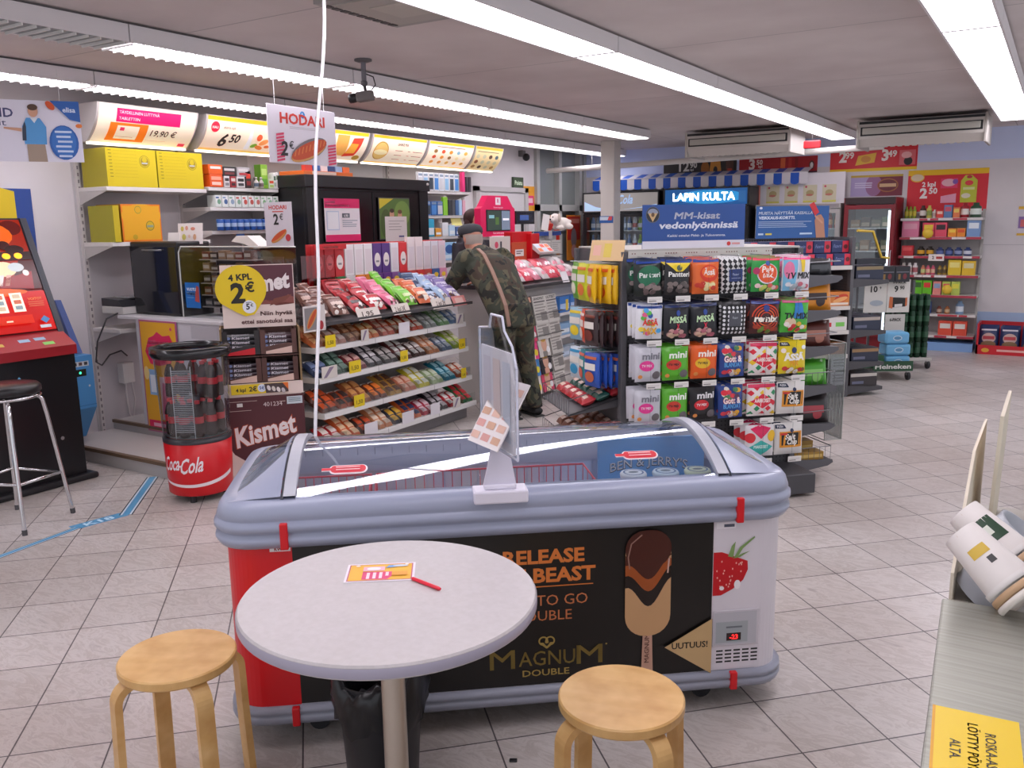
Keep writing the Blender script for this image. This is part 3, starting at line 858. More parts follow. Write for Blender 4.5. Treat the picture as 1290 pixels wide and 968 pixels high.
def cup(label, loc, rot, front):
    r = root('paper_cup', label, 'paper cup', loc, 0, 'stacked paper cups'); r.rotation_euler = rot; r.scale = (1.15, 1.15, 1.15)
    m = MB(); m.lathe([(.029, 0), (.030, .002), (.041, .105)], M('#e6dfdb', .5), 28, caps=False); m.lathe([(.029, .002), (0, .002)], M('#d8d1cd'), 28, caps=False); m.build('cup', r)
    m = MB(); m.lathe([(.0425, .100), (.043, .104), (.0425, .109), (.040, .11)], M('#e9e3e0', .45), 28, caps=False)
    for k in range(2): m.lathe([(.042 + .001 * k, .113 + .013 * k), (.0435 + .001 * k, .117 + .013 * k), (.043 + .001 * k, .122 + .013 * k), (.041, .124 + .013 * k)], M(['#c7a37f', '#e4dcd3'][k % 2], .5), 28, caps=False)
    m.build('rim', r)
    m = MB()
    def band_(a0, a1, z0, z1, c, o=.0006):
        m.grid(lambda u, v: ((.029 + .012 * (z0 + (z1 - z0) * v) / .105 + o) * math.cos(a0 + (a1 - a0) * u), (.029 + .012 * (z0 + (z1 - z0) * v) / .105 + o) * math.sin(a0 + (a1 - a0) * u), z0 + (z1 - z0) * v), 10, 3, c)
    band_(0, 2 * PI, .004, .008, '#c9a184')
    if front:
        band_(-2.6, -1.7, .035, .052, '#d9b54a'); band_(-2.5, -2.2, .058, .07, '#444444')
    else:
        band_(-2.9, -1.2, .03, .075, '#2f4a36'); band_(-2.4, -1.7, .045, .062, '#dfe3d6', .0012)
    m.build('print', r)
cup('white paper cup nearest the steel worktop, lying tilted in the rack', (-.118, 1.80, 1.02), (0, math.radians(125), math.radians(-24)), True)
cup('white paper cup with green print behind the nearest tilted cup', (-.125, 1.94, 1.02), (0, math.radians(125), math.radians(-20)), False)
# ================================================================== left wall zone
def carton(name, label, cat, loc, rz, w, d, h, c, deco=None, group=None, side=None, key=None, rot=None, bev=.002):
    def fn(m):
        m.box(0, 0, 0, w, d, h, side or c, b=bev)
        f = Face(m, (0, 0, 0))
        if side: f.rect(.001, .001, w - .001, h - .001, c)
        if deco: deco(f, w, h)
    if key: me = cached(key, fn, name)
    else:
        m = MB(); fn(m); me = m.mesh(name)
    return tag(inst(name, me, None, loc, rz, rot), label, cat, group)
CREAM = M('#d9d3cf', .5)
def shelf_unit(label, X, Y0, Y1, shelves, depth, up, z0=0.0, z1=2.3, back=None, upc='#cfc9c6', tagc='#e3dfdc'):
    r = root('wall_shelf', label, 'shelf', (X, Y0, 0), 90)
    w = Y1 - Y0
    for u in up:
        m = MB(); m.box(u - .015, depth - .03, z0, u + .015, depth, z1, upc)
        n = int((z1 - z0) / .05)
        f = Face(m, (u, depth - .03, 0))
        for k in range(n):
            f.rect(-.006, z0 + .05 * k + .01, .006, z0 + .05 * k + .035, '#7d7678'); f.w -= f.dw
        m.build('upright', r)
    if back:
        m = MB(); m.box(0, depth, back[0], w, depth + .004, back[1], back[2]); m.build('back_panel', r)
    for (a, b, z) in shelves:
        m = MB(); m.box(a, 0, z - .03, b, depth - .031, z, CREAM, b=.003)
        f = Face(m, (0, 0, 0)); f.rect(a + .005, z - .028, b - .005, z - .004, tagc)
        m.build('shelf', r)
        for x in (a + .004, b - .008):
            m = MB(); m.prism([(0.0, z - .03), (depth - .03, z - .03), (depth - .03, z - .13), (depth - .08, z - .11)], x, x + .004, '#bfb9b6', axis='x'); m.build('bracket', r)
    return r
shelf_unit('white wall shelf with two tiers holding the yellow boxes', -5.87, 3.88, 4.79, [(.02, .9, 1.925), (.02, .9, 1.525), (.02, .5, .885)], .375, [.03], 0.05, 2.35, (0, 2.3, M('#c5c0c2', .6)))
shelf_unit('white wall shelf with three tiers of small packets left of the black cabinet', -5.87, 4.80, 5.555, [(0, .75, 1.945), (0, .75, 1.785), (0, .75, 1.595), (0, .75, 1.30)], .375, [.02], 0.05, 2.35, (0, 2.3, M('#bfbabb', .6)))
shelf_unit('white wall shelf of phone accessories right of the black cabinet', -5.88, 7.42, 8.92, [(.1, 1.1, 1.98), (.1, 1.0, 1.715), (.1, 1.0, 1.485), (.1, 1.0, 1.215), (.1, 1.0, .95)], .365, [.05, 1.45], 0.05, 2.35, (0, 2.3, M('#cbc5c6', .6)))
def yel(f, w, h, c='#c9a81a'):
    f.disc(w * .76, h * .68, .045, .045, '#8f7d1c'); f.disc(w * .76, h * .68, .042, .042, '#d8c01c'); f.disc(w * .76, h * .68, .034, .034, '#a89028'); f.disc(w * .76, h * .73, .02, .02, '#d8c01c')
    f.rect(w * .70, h * .62, w * .82, h * .655, '#c9cbd0')
    for k in range(9): f.rect(.02, h * (.93 - .085 * k), .045, h * (.945 - .085 * k), '#7a6a10'); f.rect(.06, h * (.93 - .085 * k), w * .6, h * (.934 - .085 * k), '#b89a14')
carton('carton', 'large yellow carton left of its twin on the top wall shelf', 'box', (-5.875, 3.92, 1.926), 90, .415, .30, .275, M('#e0c81a', .45), yel, 'large yellow cartons', M('#a89b1e', .45))
carton('carton', 'large yellow carton right of its twin on the top wall shelf', 'box', (-5.875, 4.345, 1.926), 90, .415, .30, .275, M('#e0c81a', .45), yel, 'large yellow cartons', M('#a89b1e', .45))
def orr(f, w, h):
    f.disc(w * .5, h * .7, w * .5, h * .3, '#f2b21e'); f.rect(.012, .012, w - .012, h - .012, M('#f0b01c', .45))
    f.disc(w * .42, h * .85, .028, .028, '#8a9a40'); f.disc(w * .42, h * .85, .024, .024, '#e9b21c'); f.disc(w * .7, h * .42, .036, .036, '#7d7a2a'); f.disc(w * .7, h * .42, .031, .031, '#d8b41c'); f.rect(w * .62, h * .38, w * .78, h * .44, '#9aa890'); f.disc(w * .3, h * .12, .02, .02, '#caa21c')
carton('carton', 'thin yellow carton at the left end of the lower wall shelf', 'box', (-5.86, 3.925, 1.526), 90, .05, .30, .265, M('#cdb81c', .45), None, None, M('#a0981e', .45))
carton('carton', 'orange and yellow carton on the lower wall shelf', 'box', (-5.875, 4.0, 1.526), 90, .335, .30, .275, M('#ee7d1a', .45), orr, None, M('#a8741e', .45))
# backlit price boxes along the top of the wall
LITC = lambda c, e=.42: M(c, .5, 0, e)
def lightbox(Y0, Y1, label, deco, lit='#f0dcc4'):
    r = root('light_box', label, 'sign', (-5.78, Y0, 2.24), 90, 0)
    r['group'] = 'light boxes above the wall shelves'
    w = Y1 - Y0
    prof = []
    for k in range(9):
        t = k / 8
        prof.append((.17 * (1 - t) - .035 * math.sin(PI * t), .26 * t))
    m = MB(); poly = prof + [(.30, .26), (.30, 0)]
    m.prism(poly, .004, w - .004, M('#c6bfbd', .5), axis='x'); m.build('case', r)
    m = MB(); nrm = Vector((0, -.26, -.17)).normalized()
    warp = lambda u, v: .035 * math.sin(PI * min(1, max(0, v / .3106))) * 1.0
    f = Face(m, (0, .17, 0), (1, 0, 0), (0, -.17, .26), warp=warp, w=.0025, dw=.0006)
    f.rect(.02, .004, w - .02, .306, LITC(lit)); deco(f, w)
    m.build('lit_face', r)
    m = MB(); m.box(.02, .165, -.016, w - .02, .2, -.001, M('#fff4e0', .5, 0, 3.0)); m.build('edge_light', r)
def lb1(f, w):
    f.rect(.16, .19, .70, .285, LITC('#ea1663')); f.text(.18, .250, 'T\u00c4YDELLINEN LUTTYN\u00c4', .020, LITC('#f8c9d8'), 'L', .01, w=.33); f.text(.18, .208, 'TABLETTIIN', .020, LITC('#f8c9d8'), 'L', .01, w=.17)
    f.rect(.12, .03, .43, .185, LITC('#f0761c')); f.rect(.18, .05, .36, .165, LITC('#f0dcc4')); f.rect(.205, .125, .24, .152, LITC('#d8305a')); f.rect(.19, .07, .33, .074, LITC('#9a8a80'))
    f.text(.57, .10, '19,90 \u20ac', .05, LITC('#3a2a22'), 'C', .015, .15, w=.22); f.rect(.44, .055, .62, .059, LITC('#c8b4a0'))
    f.rect(.74, .02, .80, .05, LITC('#d8305a'))
lightbox(3.83, 4.69, 'backlit price box reading 19,90 over the yellow cartons', lb1)
def lb2(f, w):
    f.rect(.02, .276, w - .02, .306, LITC('#eeb31c')); f.rect(.02, .004, w - .02, .03, LITC('#e8c066')); f.disc(.10, .225, .042, .042, LITC('#d8213c')); f.text(.10, .213, 'HAU', .02, LITC('#f8d0c8'), b=.03)
    f.text(.20, .06, '6', .115, LITC('#2a221c'), 'C', .03, .2); f.text(.315, .105, '50', .072, LITC('#2a221c'), 'C', .03, .2); f.text(.24, .22, 'ateria nyt', .022, LITC('#5a463a'), 'C', 0, .1)
    f.quad([(.45, .05), (.50, .05), (.485, .26), (.465, .26)], LITC('#dfe3e8')); f.disc(.54, .09, .035, .02, LITC('#7aa83a'), rot=20); f.disc(.60, .075, .045, .02, LITC('#e8803a'), rot=-15); f.disc(.63, .13, .05, .025, LITC('#ea9a58'), rot=25); f.disc(.57, .17, .03, .03, LITC('#e0603a')); f.disc(.68, .09, .03, .015, LITC('#d8703a'))
lightbox(4.76, 5.72, 'backlit price box reading 6,50 left of the hanging hot dog sign', lb2)
def lb3(f, w):
    f.rect(.02, .276, w - .02, .306, LITC('#eeb31c')); f.rect(.5, .06, .66, .27, LITC('#d8a050')); f.quad([(.64, .05), (.80, .07), (.86, .26), (.72, .25)], LITC('#d8402c')); f.quad([(.66, .09), (.78, .10), (.80, .2), (.70, .2)], LITC('#e8a03a')); f.disc(.84, .05, .05, .03, LITC('#b48a3a'))
    f.disc(.2, .14, .12, .05, LITC('#e08a4a'), rot=15)
lightbox(5.76, 6.70, 'backlit food box half hidden behind the hanging hot dog sign', lb3)
def lb4(f, w):
    f.rect(.02, .28, w - .02, .306, LITC('#eeb31c')); f.rect(.02, .004, w - .02, .02, LITC('#e8b03a')); f.disc(.17, .15, .11, .10, LITC('#b88a34')); f.disc(.17, .15, .10, .09, LITC('#d8b468')); f.disc(.17, .14, .1, .03, LITC('#e8d4a4')); f.text(.40, .225, 'LIHAKE MIX', .026, LITC('#4a3628'), 'L', .02, w=.17)
    for k in range(3): f.rect(.38, .17 - .05 * k, .50, .176 - .05 * k, LITC('#6a5444')); f.rect(.58, .17 - .05 * k, .62, .176 - .05 * k, LITC('#6a5444')); f.rect(.66, .17 - .05 * k, .82, .176 - .05 * k, LITC('#6a5444'))
lightbox(6.74, 7.62, 'backlit menu box with a round brown emblem above the black cabinet', lb4)
def lb5(f, w):
    f.rect(.02, .28, w - .02, .306, LITC('#eeb31c')); f.rect(.02, .004, w - .02, .02, LITC('#e8b03a')); f.rect(.16, .255, .68, .262, LITC('#6a5040'))
    g = random.Random(5)
    for a in range(5):
        for b in range(3): f.disc(.15 + .14 * a, .21 - .065 * b, .032, .02, LITC(['#c8a04a', '#d8d0a0', '#c85030', '#7aa0b0', '#8a6a3a', '#d8903a'][g.randrange(6)])); f.w -= f.dw
lightbox(7.64, 8.50, 'backlit menu box with three rows of small pictures', lb5)
def lb6(f, w):
    g = random.Random(8)
    f.rect(.02, .28, w - .02, .306, LITC('#d8a82c')); f.rect(.06, .25, .5, .257, LITC('#6a5040'))
    for a in range(4):
        for b in range(3): f.disc(.09 + .13 * a, .2 - .07 * b, .035, .024, LITC(['#5a4030', '#c8c0a0', '#8a5030', '#b08040', '#5a6a70'][g.randrange(5)], .2)); f.w -= f.dw
lightbox(8.52, 9.12, 'dimmer backlit menu box at the right end of the row', lb6, '#d8c090')
# small packets on the three tiers
def pk(Y, z, w, h, c, label, name='carton', d=.08, deco=None, X=-5.865, side=None):
    carton(name, label, 'box', (X, Y, z + .001), 90, w, d, h, M(c, .4), deco, None, M(side, .4) if side else None)
def pd(a, b):
    def f(F, w, h):
        F.rect(w * .12, h * .55, w * .88, h * .82, M(a)); F.rect(w * .15, h * .15, w * .85, h * .4, M(b))
    return f
pk(4.815, 1.945, .13, .10, '#e8581c', 'orange carton at the left end of the top packet shelf', deco=pd('#f3a58a', '#f6d0bf'), X=-5.865)
pk(4.81, 2.046, .14, .075, '#e8601e', 'orange carton on top of the other orange carton', deco=pd('#efe2da', '#e8601e'), X=-5.865)
pk(4.96, 1.945, .055, .09, '#d9d6d6', 'small white packet beside the orange cartons on the top packet shelf', deco=pd('#3a3436', '#8a8486'))
pk(4.95, 2.036, .14, .075, '#2c2a2c', 'black packet on top of the small white packet', deco=pd('#cdc8c8', '#7a3a3a'))
pk(5.025, 1.945, .055, .09, '#a83038', 'small dark red packet on the top packet shelf', deco=pd('#d8ccc8', '#40282a'))
pk(5.09, 1.945, .085, .09, '#d8d4d4', 'white packet with black stripes on the top packet shelf', deco=pd('#2a282a', '#4a484a'))
pk(5.10, 2.036, .13, .075, '#b9b4b6', 'grey and red packet stacked on the striped white packet', deco=pd('#d8d4d2', '#b03238'))
pk(5.185, 1.945, .06, .14, '#34292b', 'tall black and red packet left of the bottles', deco=pd('#d8402c', '#8a2a2c'))
for k in range(2):
    m = MB(); m.lathe([(.018, 0), (.02, .004), (.02, .05), (.009, .066), (.009, .074), (.011, .074), (.011, .09), (0, .09)], M('#b9b2ac', .3), 16, caps=False); m.lathe([(.0204, .012), (.0204, .04)], M(['#4a5a6a', '#6a5a58'][k]), 16, caps=False)
    tag(m.build('bottle', None, (-5.84, 5.275 + .055 * k, 1.946)), 'small grey bottle on the packet shelf, %s of two' % ['left', 'right'][k], 'bottle', 'small grey bottles')
pk(5.355, 1.945, .075, .20, '#86b83a', 'tall light green carton on the top packet shelf', deco=pd('#b8d878', '#5a9a3a'), side='#5c8a2c')
pk(5.44, 1.945, .06, .08, '#d8e0c8', 'small pale green packet right of the tall green carton', deco=pd('#d8583a', '#a8c86a'))
pk(5.495, 1.945, .03, .13, '#e2e2e0', 'white upright packet on the top packet shelf', deco=pd('#58705a', '#a8b8a8'))
pk(5.525, 1.945, .028, .14, '#dfdddc', 'white upright packet at the right end of the top packet shelf', deco=pd('#6a8a5a', '#c8c4c0'))
cols = ['#7aa88a', '#4a6a98', '#8aa0b8', '#88b098', '#c8544a', '#c05a50', '#c87068', '#8ab888', '#98c0a0', '#88b090']
for k in range(10):
    def de(f, w, h, k=k):
        f.rect(.004, h * .45, w - .004, h * .9, M('#e8e8e6')); f.disc(w * .6, h * .45, w * .3, h * .22, M(cols[k])); f.rect(.006, h * .72, w * .6, h * .86, M(cols[(k + 1) % 10]))
    carton('gum_box', 'white and green gum box on the second packet shelf, %s from the left' % ORD[k], 'box', (-5.865, 4.855 + .069 * k, 1.786), 90, .06, .1, .095, M('#dfe4df', .4), de, 'gum boxes on the second packet shelf')
for k in range(10):
    def fn(m, k=k):
        m.lathe([(.026, 0), (.028, .003), (.028, .085), (.026, .09), (0, .09)], M('#2d5aa8', .35), 20, caps=False); m.lathe([(.0284, .03), (.0284, .06)], M('#a8c0e0'), 20, caps=False)
        m.lathe([(.0286, .004), (.0286, .082)], M(['#3a9a58', '#3a9a58', '#3a9a58', '#5aa0c8', '#c8d0d8', '#5aa0c8', '#e0a83a', '#c8d0d8', '#e0a83a', '#5aa0c8'][k]), 4, caps=False, sx=.2, c=(0, -.0, 0))
    m = MB(); fn(m)
    tag(m.build('gum_jar', None, (-5.835, 4.86 + .068 * k, 1.596)), 'blue gum jar on the third packet shelf, %s from the left' % ORD[k], 'jar', 'gum jars on the third packet shelf')
carton('price_card', 'blue price card clipped to the third packet shelf', 'card', (-5.885, 5.06, 1.52), 90, .09, .004, .13, M('#3f74c4', .4), lambda f, w, h: (f.text(w / 2, h * .45, '2', .04, '#bcd0f0'), f.rect(.01, .01, w - .01, .03, M('#e8ecf4'))))
# receipt machine on the small wall shelf
r = root('label_printer', 'black and silver machine on the low wall shelf with a black cable', 'machine', (-5.86, 3.93, .995), 90)
m = MB(); m.box(0, 0, 0, .33, .26, .055, M('#cfccc8', .4), b=.006); m.build('base', r)
m = MB(); m.prism([(.0, .056), (.26, .056), (.26, .115), (.05, .105)], .005, .325, M('#2b2b2f', .3), axis='x'); m.build('lid', r)
m = MB(); m.box(.09, .04, .112, .32, .24, .122, M('#c4c4c6', .25, .6)); m.build('silver_top', r)
m = MB(); m.tube([(.02, .05, .02), (-.06, .12, -.03), (-.10, .2, -.2), (-.09, .26, -.36), (-.02, .3, -.40), (.06, .31, -.33), (.16, .31, -.31), (.22, .33, -.36)], .006, M('#4a4848'), 8); m.build('cable', r)
r = root('wall_socket', 'white double wall socket with white cables by the platform', 'socket', (-6.20, 4.14, .42), 90)
m = MB(); m.box(-.05, -.03, 0, .05, .045, .16, M('#e5e1dc', .4), b=.006); m.build('box', r)
m = MB(); m.tube([(-.03, -.02, .03), (-.04, -.03, -.1), (-.03, -.03, -.25), (0, -.03, -.30)], .006, M('#dcd8d6')); m.build('cable', r)
m = MB(); m.tube([(.02, -.02, .02), (.03, -.03, -.14), (.0, -.03, -.28)], .006, M('#dcd8d6')); m.build('cable', r)

# platform step, end counter with poster
r = root('platform_step', 'low grey two tier platform with brown edging beside the red bottle cooler', 'platform', (-6.10, 3.46, 0))
m = MB(); m.box(0, 0, 0, 1.3, .46, .10, M('#b3aeac', .55)); m.box(0, .46, 0, 1.4, .84, .17, M('#b3aeac', .55)); m.build('base', r)
m = MB(); m.box(.0, -.012, .085, 1.3, .02, .108, M('#6d5845', .5)); m.box(0, .45, .155, 1.4, .475, .178, M('#6d5845', .5)); m.build('edging', r)
m = MB(); m.box(.0, .02, .10, 1.3, .45, .106, M('#bdb7b4', .5)); m.build('tread', r)
ec = root('service_counter', 'pale grey end counter carrying the black oven and the clear food case', 'counter', (-5.72, 3.93, 0))
PALE = M('#cfccd2', .45)
m = MB(); m.box(0, 0, .175, .94, .02, .965, PALE); m.box(0, .02, .175, .03, .36, .965, PALE); m.box(.91, .02, .175, .94, .36, .965, PALE); m.build('cabinet', ec)
m = MB(); m.box(-.20, -.01, .965, .95, .42, .99, M('#d6d3d6', .35), b=.004); m.build('countertop', ec)
m = MB(); m.box(.07, -.006, .20, .10, -.001, .30, M('#55555a')); m.build('latch', ec)
m = MB(); m.box(.62, -.004, .86, .9, -.001, .95, M('#b9b6bc')); m.build('drawer_front', ec)
m = MB(); m.box(0, 0, 0, .42, .006, .83, M('#b85a86', .4))
f = Face(m, (0, 0, 0)); f.rect(.012, .012, .408, .818, M('#ecae2a', .45)); f.poly([(.05, .60), (.10, .70), (.16, .72), (.2, .75), (.26, .72), (.34, .73), (.38, .66), (.37, .56), (.3, .52), (.2, .50), (.1, .51)], M('#e2285e', .45))
for k, s_ in enumerate(('SYYSK\u00c4\u00c4N HALUAMMEN', 'P\u00d6YT\u00c4 ON HUOKEAMPI', 'SINULLE')): f.text(.21, .655 - .05 * k, s_, .026, M('#f6dde6'), 'C', .02, w=[.24, .27, .12][k])
f.disc(.36, .775, .012, .012, M('#e2457a')); f.rect(.07, .28, .16, .47, M('#8fb4dc')); f.rect(.085, .30, .145, .43, M('#e6eaf2')); f.rect(.19, .10, .33, .42, M('#f0cdd4')); f.poly([(.2, .14), (.32, .2), (.3, .36), (.22, .38)], M('#d86a8a')); f.rect(.03, .03, .39, .09, M('#e2285e')); f.rect(.08, .045, .34, .07, M('#f0b0c8')); f.disc(.05, .44, .03, .05, M('#f4d890'))
o = m.build('poster', None, (-5.665, 3.915, .14)); tag(o, 'yellow and pink poster on the end of the service counter', 'poster')
# black oven
r = root('oven', 'black glossy countertop oven on the service counter', 'oven', (-5.93, 4.08, .991), 0)
m = MB(); m.box(.0, -.0, 0, .06, .25, .50, M('#1a1a1c', .4), b=.005); m.build('side_case', r)
m = MB(); m.box(.062, -.04, 0, .60, .25, .535, M('#19191c', .3), b=.012); m.build('body', r)
m = MB(); m.box(.08, -.048, .02, .59, -.041, .50, M('#202024', .06), b=.003); m.build('glass_door', r)
m = MB(); m.tube([(.24, -.05, .475), (.24, -.065, .475), (.44, -.065, .475), (.44, -.05, .475)], .006, M('#8a8a8e', .3, .6)); m.build('handle', r)
# clear hot food case
r = root('food_case', 'clear acrylic hot food case with brown shelves on the service counter', 'food case', (-5.32, 4.045, .991), 0)
m = MB(); m.box(0, 0, 0, 1.16, .004, .50, ACRYL); m.box(0, .004, 0, .004, .22, .50, ACRYL); m.build('clear_front', r)
m = MB(); m.tube([(0, 0, 0), (0, 0, .46), (.03, 0, .50), (1.16, 0, .50)], .005, M('#cfd0cc', .2)); m.build('edge', r)
brn = ['#8a6a58', '#6a5048', '#a08878', '#4a3a38', '#9a7a62', '#b8a898', '#7a4038', '#5a5a5c']
for a in range(5):
    m = MB(); m.box(.04, .14, .06 + .085 * a, .58, .25, .066 + .085 * a, M('#a8a09c', .4)); m.build('rack', r)
g = random.Random(11)
k = 0
for a in range(5):
    for b in range(6):
        hh = g.uniform(.04, .068); c = brn[g.randrange(8)]
        carton('tobacco_tin', 'brown tin in the clear food case, %s row down, %s from the left' % (ORD[4 - a], ORD[b]), 'tin',
               (-5.27 + .088 * b, 4.205, .991 + .0665 + .085 * a), 0, .075, .06, hh, M(c, .4), lambda f, w, h: f.rect(.006, h * .3, w - .006, h * .7, M('#b8aca4')), 'brown tins in the food case')
m = MB(); m.box(.44, .05, .002, .62, .09, .24, M('#6a6a6e', .35, .3), b=.006)
f = Face(m, (0, .05, 0))
for a in range(4): f.rect(.56, .04 + .05 * a, .60, .06 + .05 * a, M('#a8a8ac')); f.disc(.50, .05 + .045 * a, .006, .006, M('#d8b8a8'))
m.build('control_unit', r)
# behind: dark equipment to close the view
m = MB(); m.box(0, 0, 0, .70, .004, .42, M('#4a4246', .4)); tag(m.build('case_backboard', None, (-5.29, 4.345, .992)), 'dark board standing behind the clear food case', 'board')
carton('notice_card', 'small blue notice stuck on the clear food case', 'card', (-5.275, 4.041, 1.06), 0, .155, .003, .18, M('#1d67b4', .4),
       lambda f, w, h: (f.text(.018, h * .68, 'VUOTUT', .020, '#d6e4f4', 'L', .04), f.text(.018, h * .50, 'YHTEEN.', .020, '#d6e4f4', 'L', .04), f.rect(.018, h * .40, .09, h * .42, M('#8ab0d8')), f.poly([(.10, .05), (.15, .04), (.15, .15), (.125, .16)], '#a8423c')))
carton('notice_card', 'white card with fruit drawings standing on the clear food case', 'card', (-5.57, 4.24, 1.505), 0, .275, .003, .15, M('#ece4e2', .5),
       lambda f, w, h: (f.disc(.05, .11, .018, .018, '#d8c86a'), f.disc(.10, .115, .016, .016, '#e0a090'), f.disc(.17, .11, .025, .012, '#e0907a'), f.disc(.07, .05, .022, .022, '#d0c86a'), f.disc(.19, .05, .018, .022, '#e0b08a'), f.disc(.13, .055, .012, .012, '#e8c8b8')), rot=(-.08, 0, 0))
carton('notice_card', 'small blank white card lying on top of the black oven', 'card', (-5.50, 4.10, 1.53), 0, .13, .003, .06, M('#e6e1de', .5), None, rot=(-.15, 0, 0))
r = root('heat_lamp', 'white angled lamp head above the clear food case', 'lamp', (-5.06, 4.30, 1.42), 0)
m = MB(); m.prism([(0, .10), (.06, .14), (.17, .14), (.30, .055), (.24, .05), (.12, .085)], 0, .12, M('#e6e0da', .4)); m.build('head', r)
m = MB(); m.tube([(.05, .06, .105), (.06, .06, .0), (.055, .06, -.4)], .007, M('#cfcac8', .3)); m.build('stem', r)
carton('hot_dog_card', 'white hot dog price card standing on the clear food case, left of the black cabinet', 'card', (-4.69, 4.29, 1.485), 0, .265, .004, .30, M('#cfc8d0', .5),
       lambda f, w, h: (f.text(w / 2, h * .84, 'HODARI', .026, '#c0392f', 'C', .03, w=.17), f.rect(w * .3, h * .775, w * .7, h * .80, M('#c8544a')), f.text(w * .42, h * .50, '2', .07, '#2b2b2b', 'C', .03), f.text(w * .62, h * .60, '\u20ac', .04, '#2b2b2b', 'C', .0),
                        f.disc(w * .5, h * .23, .085, .026, '#c98a4a', rot=28), f.disc(w * .49, h * .25, .085, .016, '#c8502a', rot=28), f.disc(w * .83, h * .2, .024, .024, '#c23a44')))
carton('hot_dog_card', 'small hot dog picture card propped beside the sweet display stand', 'card', (-4.10, 4.02, .94), 90, .20, .004, .17, M('#d9d2cf', .5),
       lambda f, w, h: (f.rect(.012, .012, w * .66, h - .012, M('#8a8486')), f.disc(w * .38, h * .5, .075, .026, '#c98a4a', rot=55), f.disc(w * .38, h * .5, .072, .015, '#c0502c', rot=55), f.disc(w * .78, h * .22, .022, .03, '#a83038')))

# black cabinet
bc = root('black_cabinet', 'tall black tobacco cabinet with two recessed doors on the left wall', 'cabinet', (-5.55, 5.56, 0), 90)
BK = M('#1b1a1c', .32)
m = MB(); m.box(0, .03, .9, 1.72, .62, 2.05, BK, b=.008); m.box(-.02, -.02, 1.95, 1.74, .62, 2.06, M('#242225', .3), b=.01); m.box(0, 0, .9, .16, .03, 1.95, BK); m.box(1.58, 0, .9, 1.72, .03, 1.95, BK); m.build('body', bc)
for a, b in ((.17, .86), (.87, 1.57)):
    m = MB(); m.box(a, .006, .92, b, .028, 1.93, M('#111013', .22), b=.004); m.build('door', bc)
m = MB(); m.box(.18, .05, 0, 1.72, .62, .9, M('#8a8688', .5)); m.build('base_cabinet', bc)
m = MB(); f = Face(m, (0, 0, 0)); m.ball((1.69, -.024, 2.02), .014, M('#dcdad8')); m.build('lock', bc)
def wpost(f, w, h):
    f.rect(.0, h - .085, w, h, M('#e0286a', .4)); f.text(.02, h - .042, 'MYYMME', .018, '#f8d4e0', 'L', .03, w=.12); f.text(.02, h - .07, 'SEURAAVAN KAUPPIAS', .016, '#f8d4e0', 'L', .02, w=.3)
    f.rect(0, 0, w, .06, M('#e0286a', .4)); f.rect(.02, .10, .18, .27, M('#c4d0e4')); f.rect(.03, .11, .17, .26, M('#eef0f4')); f.rect(.22, .21, .32, .25, M('#6a7078')); f.text(.27, .218, '6,90 ', .022, '#eeeeee', 'C', .02); f.lines(.22, .12, .42, .19, 4, M('#aab0ba'))
carton('poster', 'white and pink price poster on the left door of the black cabinet', 'poster', (-5.538, 5.76, 1.48), 90, .46, .004, .38, M('#ebe6ea', .5), wpost)
def ppost(f, w, h):
    f.rect(.01, .01, w - .01, h - .01, M('#5a7a3a')); f.poly([(.01, h - .01), (.22, h - .01), (.01, h - .11)], '#d8c83a'); f.disc(.35, .25, .12, .12, M('#7a9a4a')); f.disc(.1, .15, .08, .14, M('#4a6030'))
    f.disc(.19, .24, .035, .045, M('#d8a88a')); f.rect(.145, .11, .24, .205, M('#d8e0ec')); f.disc(.31, .23, .033, .042, M('#d8a88a')); f.rect(.27, .11, .36, .195, M('#e8d8e0')); f.disc(.19, .275, .033, .02, '#4a382c'); f.disc(.31, .265, .032, .02, '#6a4a34')
carton('poster', 'green photo poster of two people on the right door of the black cabinet', 'poster', (-5.538, 6.49, 1.48), 90, .47, .004, .40, M('#4a4a4c', .4), ppost)
carton('notice_card', 'white handwritten card over the green photo poster', 'card', (-5.532, 6.57, 1.46), 90, .33, .003, .24, M('#dfd8d6', .5), lambda f, w, h: (f.lines(.05, .09, w - .04, .20, 4, M('#aaa2a0'), 3, .25), f.rect(.2, .04, .28, .055, M('#4a4e88'))))
carton('carton', 'flat orange carton on top of the black cabinet', 'box', (-5.60, 5.60, 2.061), 90, .62, .3, .035, M('#e8742c', .4), lambda f, w, h: f.rect(.1, .006, .4, .03, M('#f0d8c8')))
for k in range(6):
    carton('carton', 'tiny %s packet on the flat orange carton, %s from the left' % (['red', 'blue', 'white', 'dark blue', 'pale blue', 'orange'][k], ORD[k]), 'box', (-5.64, 5.66 + .095 * k, 2.097), 90, .085, .05, .05, M(['#c8443a', '#3a6ab0', '#e0e0e4', '#2c4a80', '#8ab0d8', '#d8703a'][k], .4))

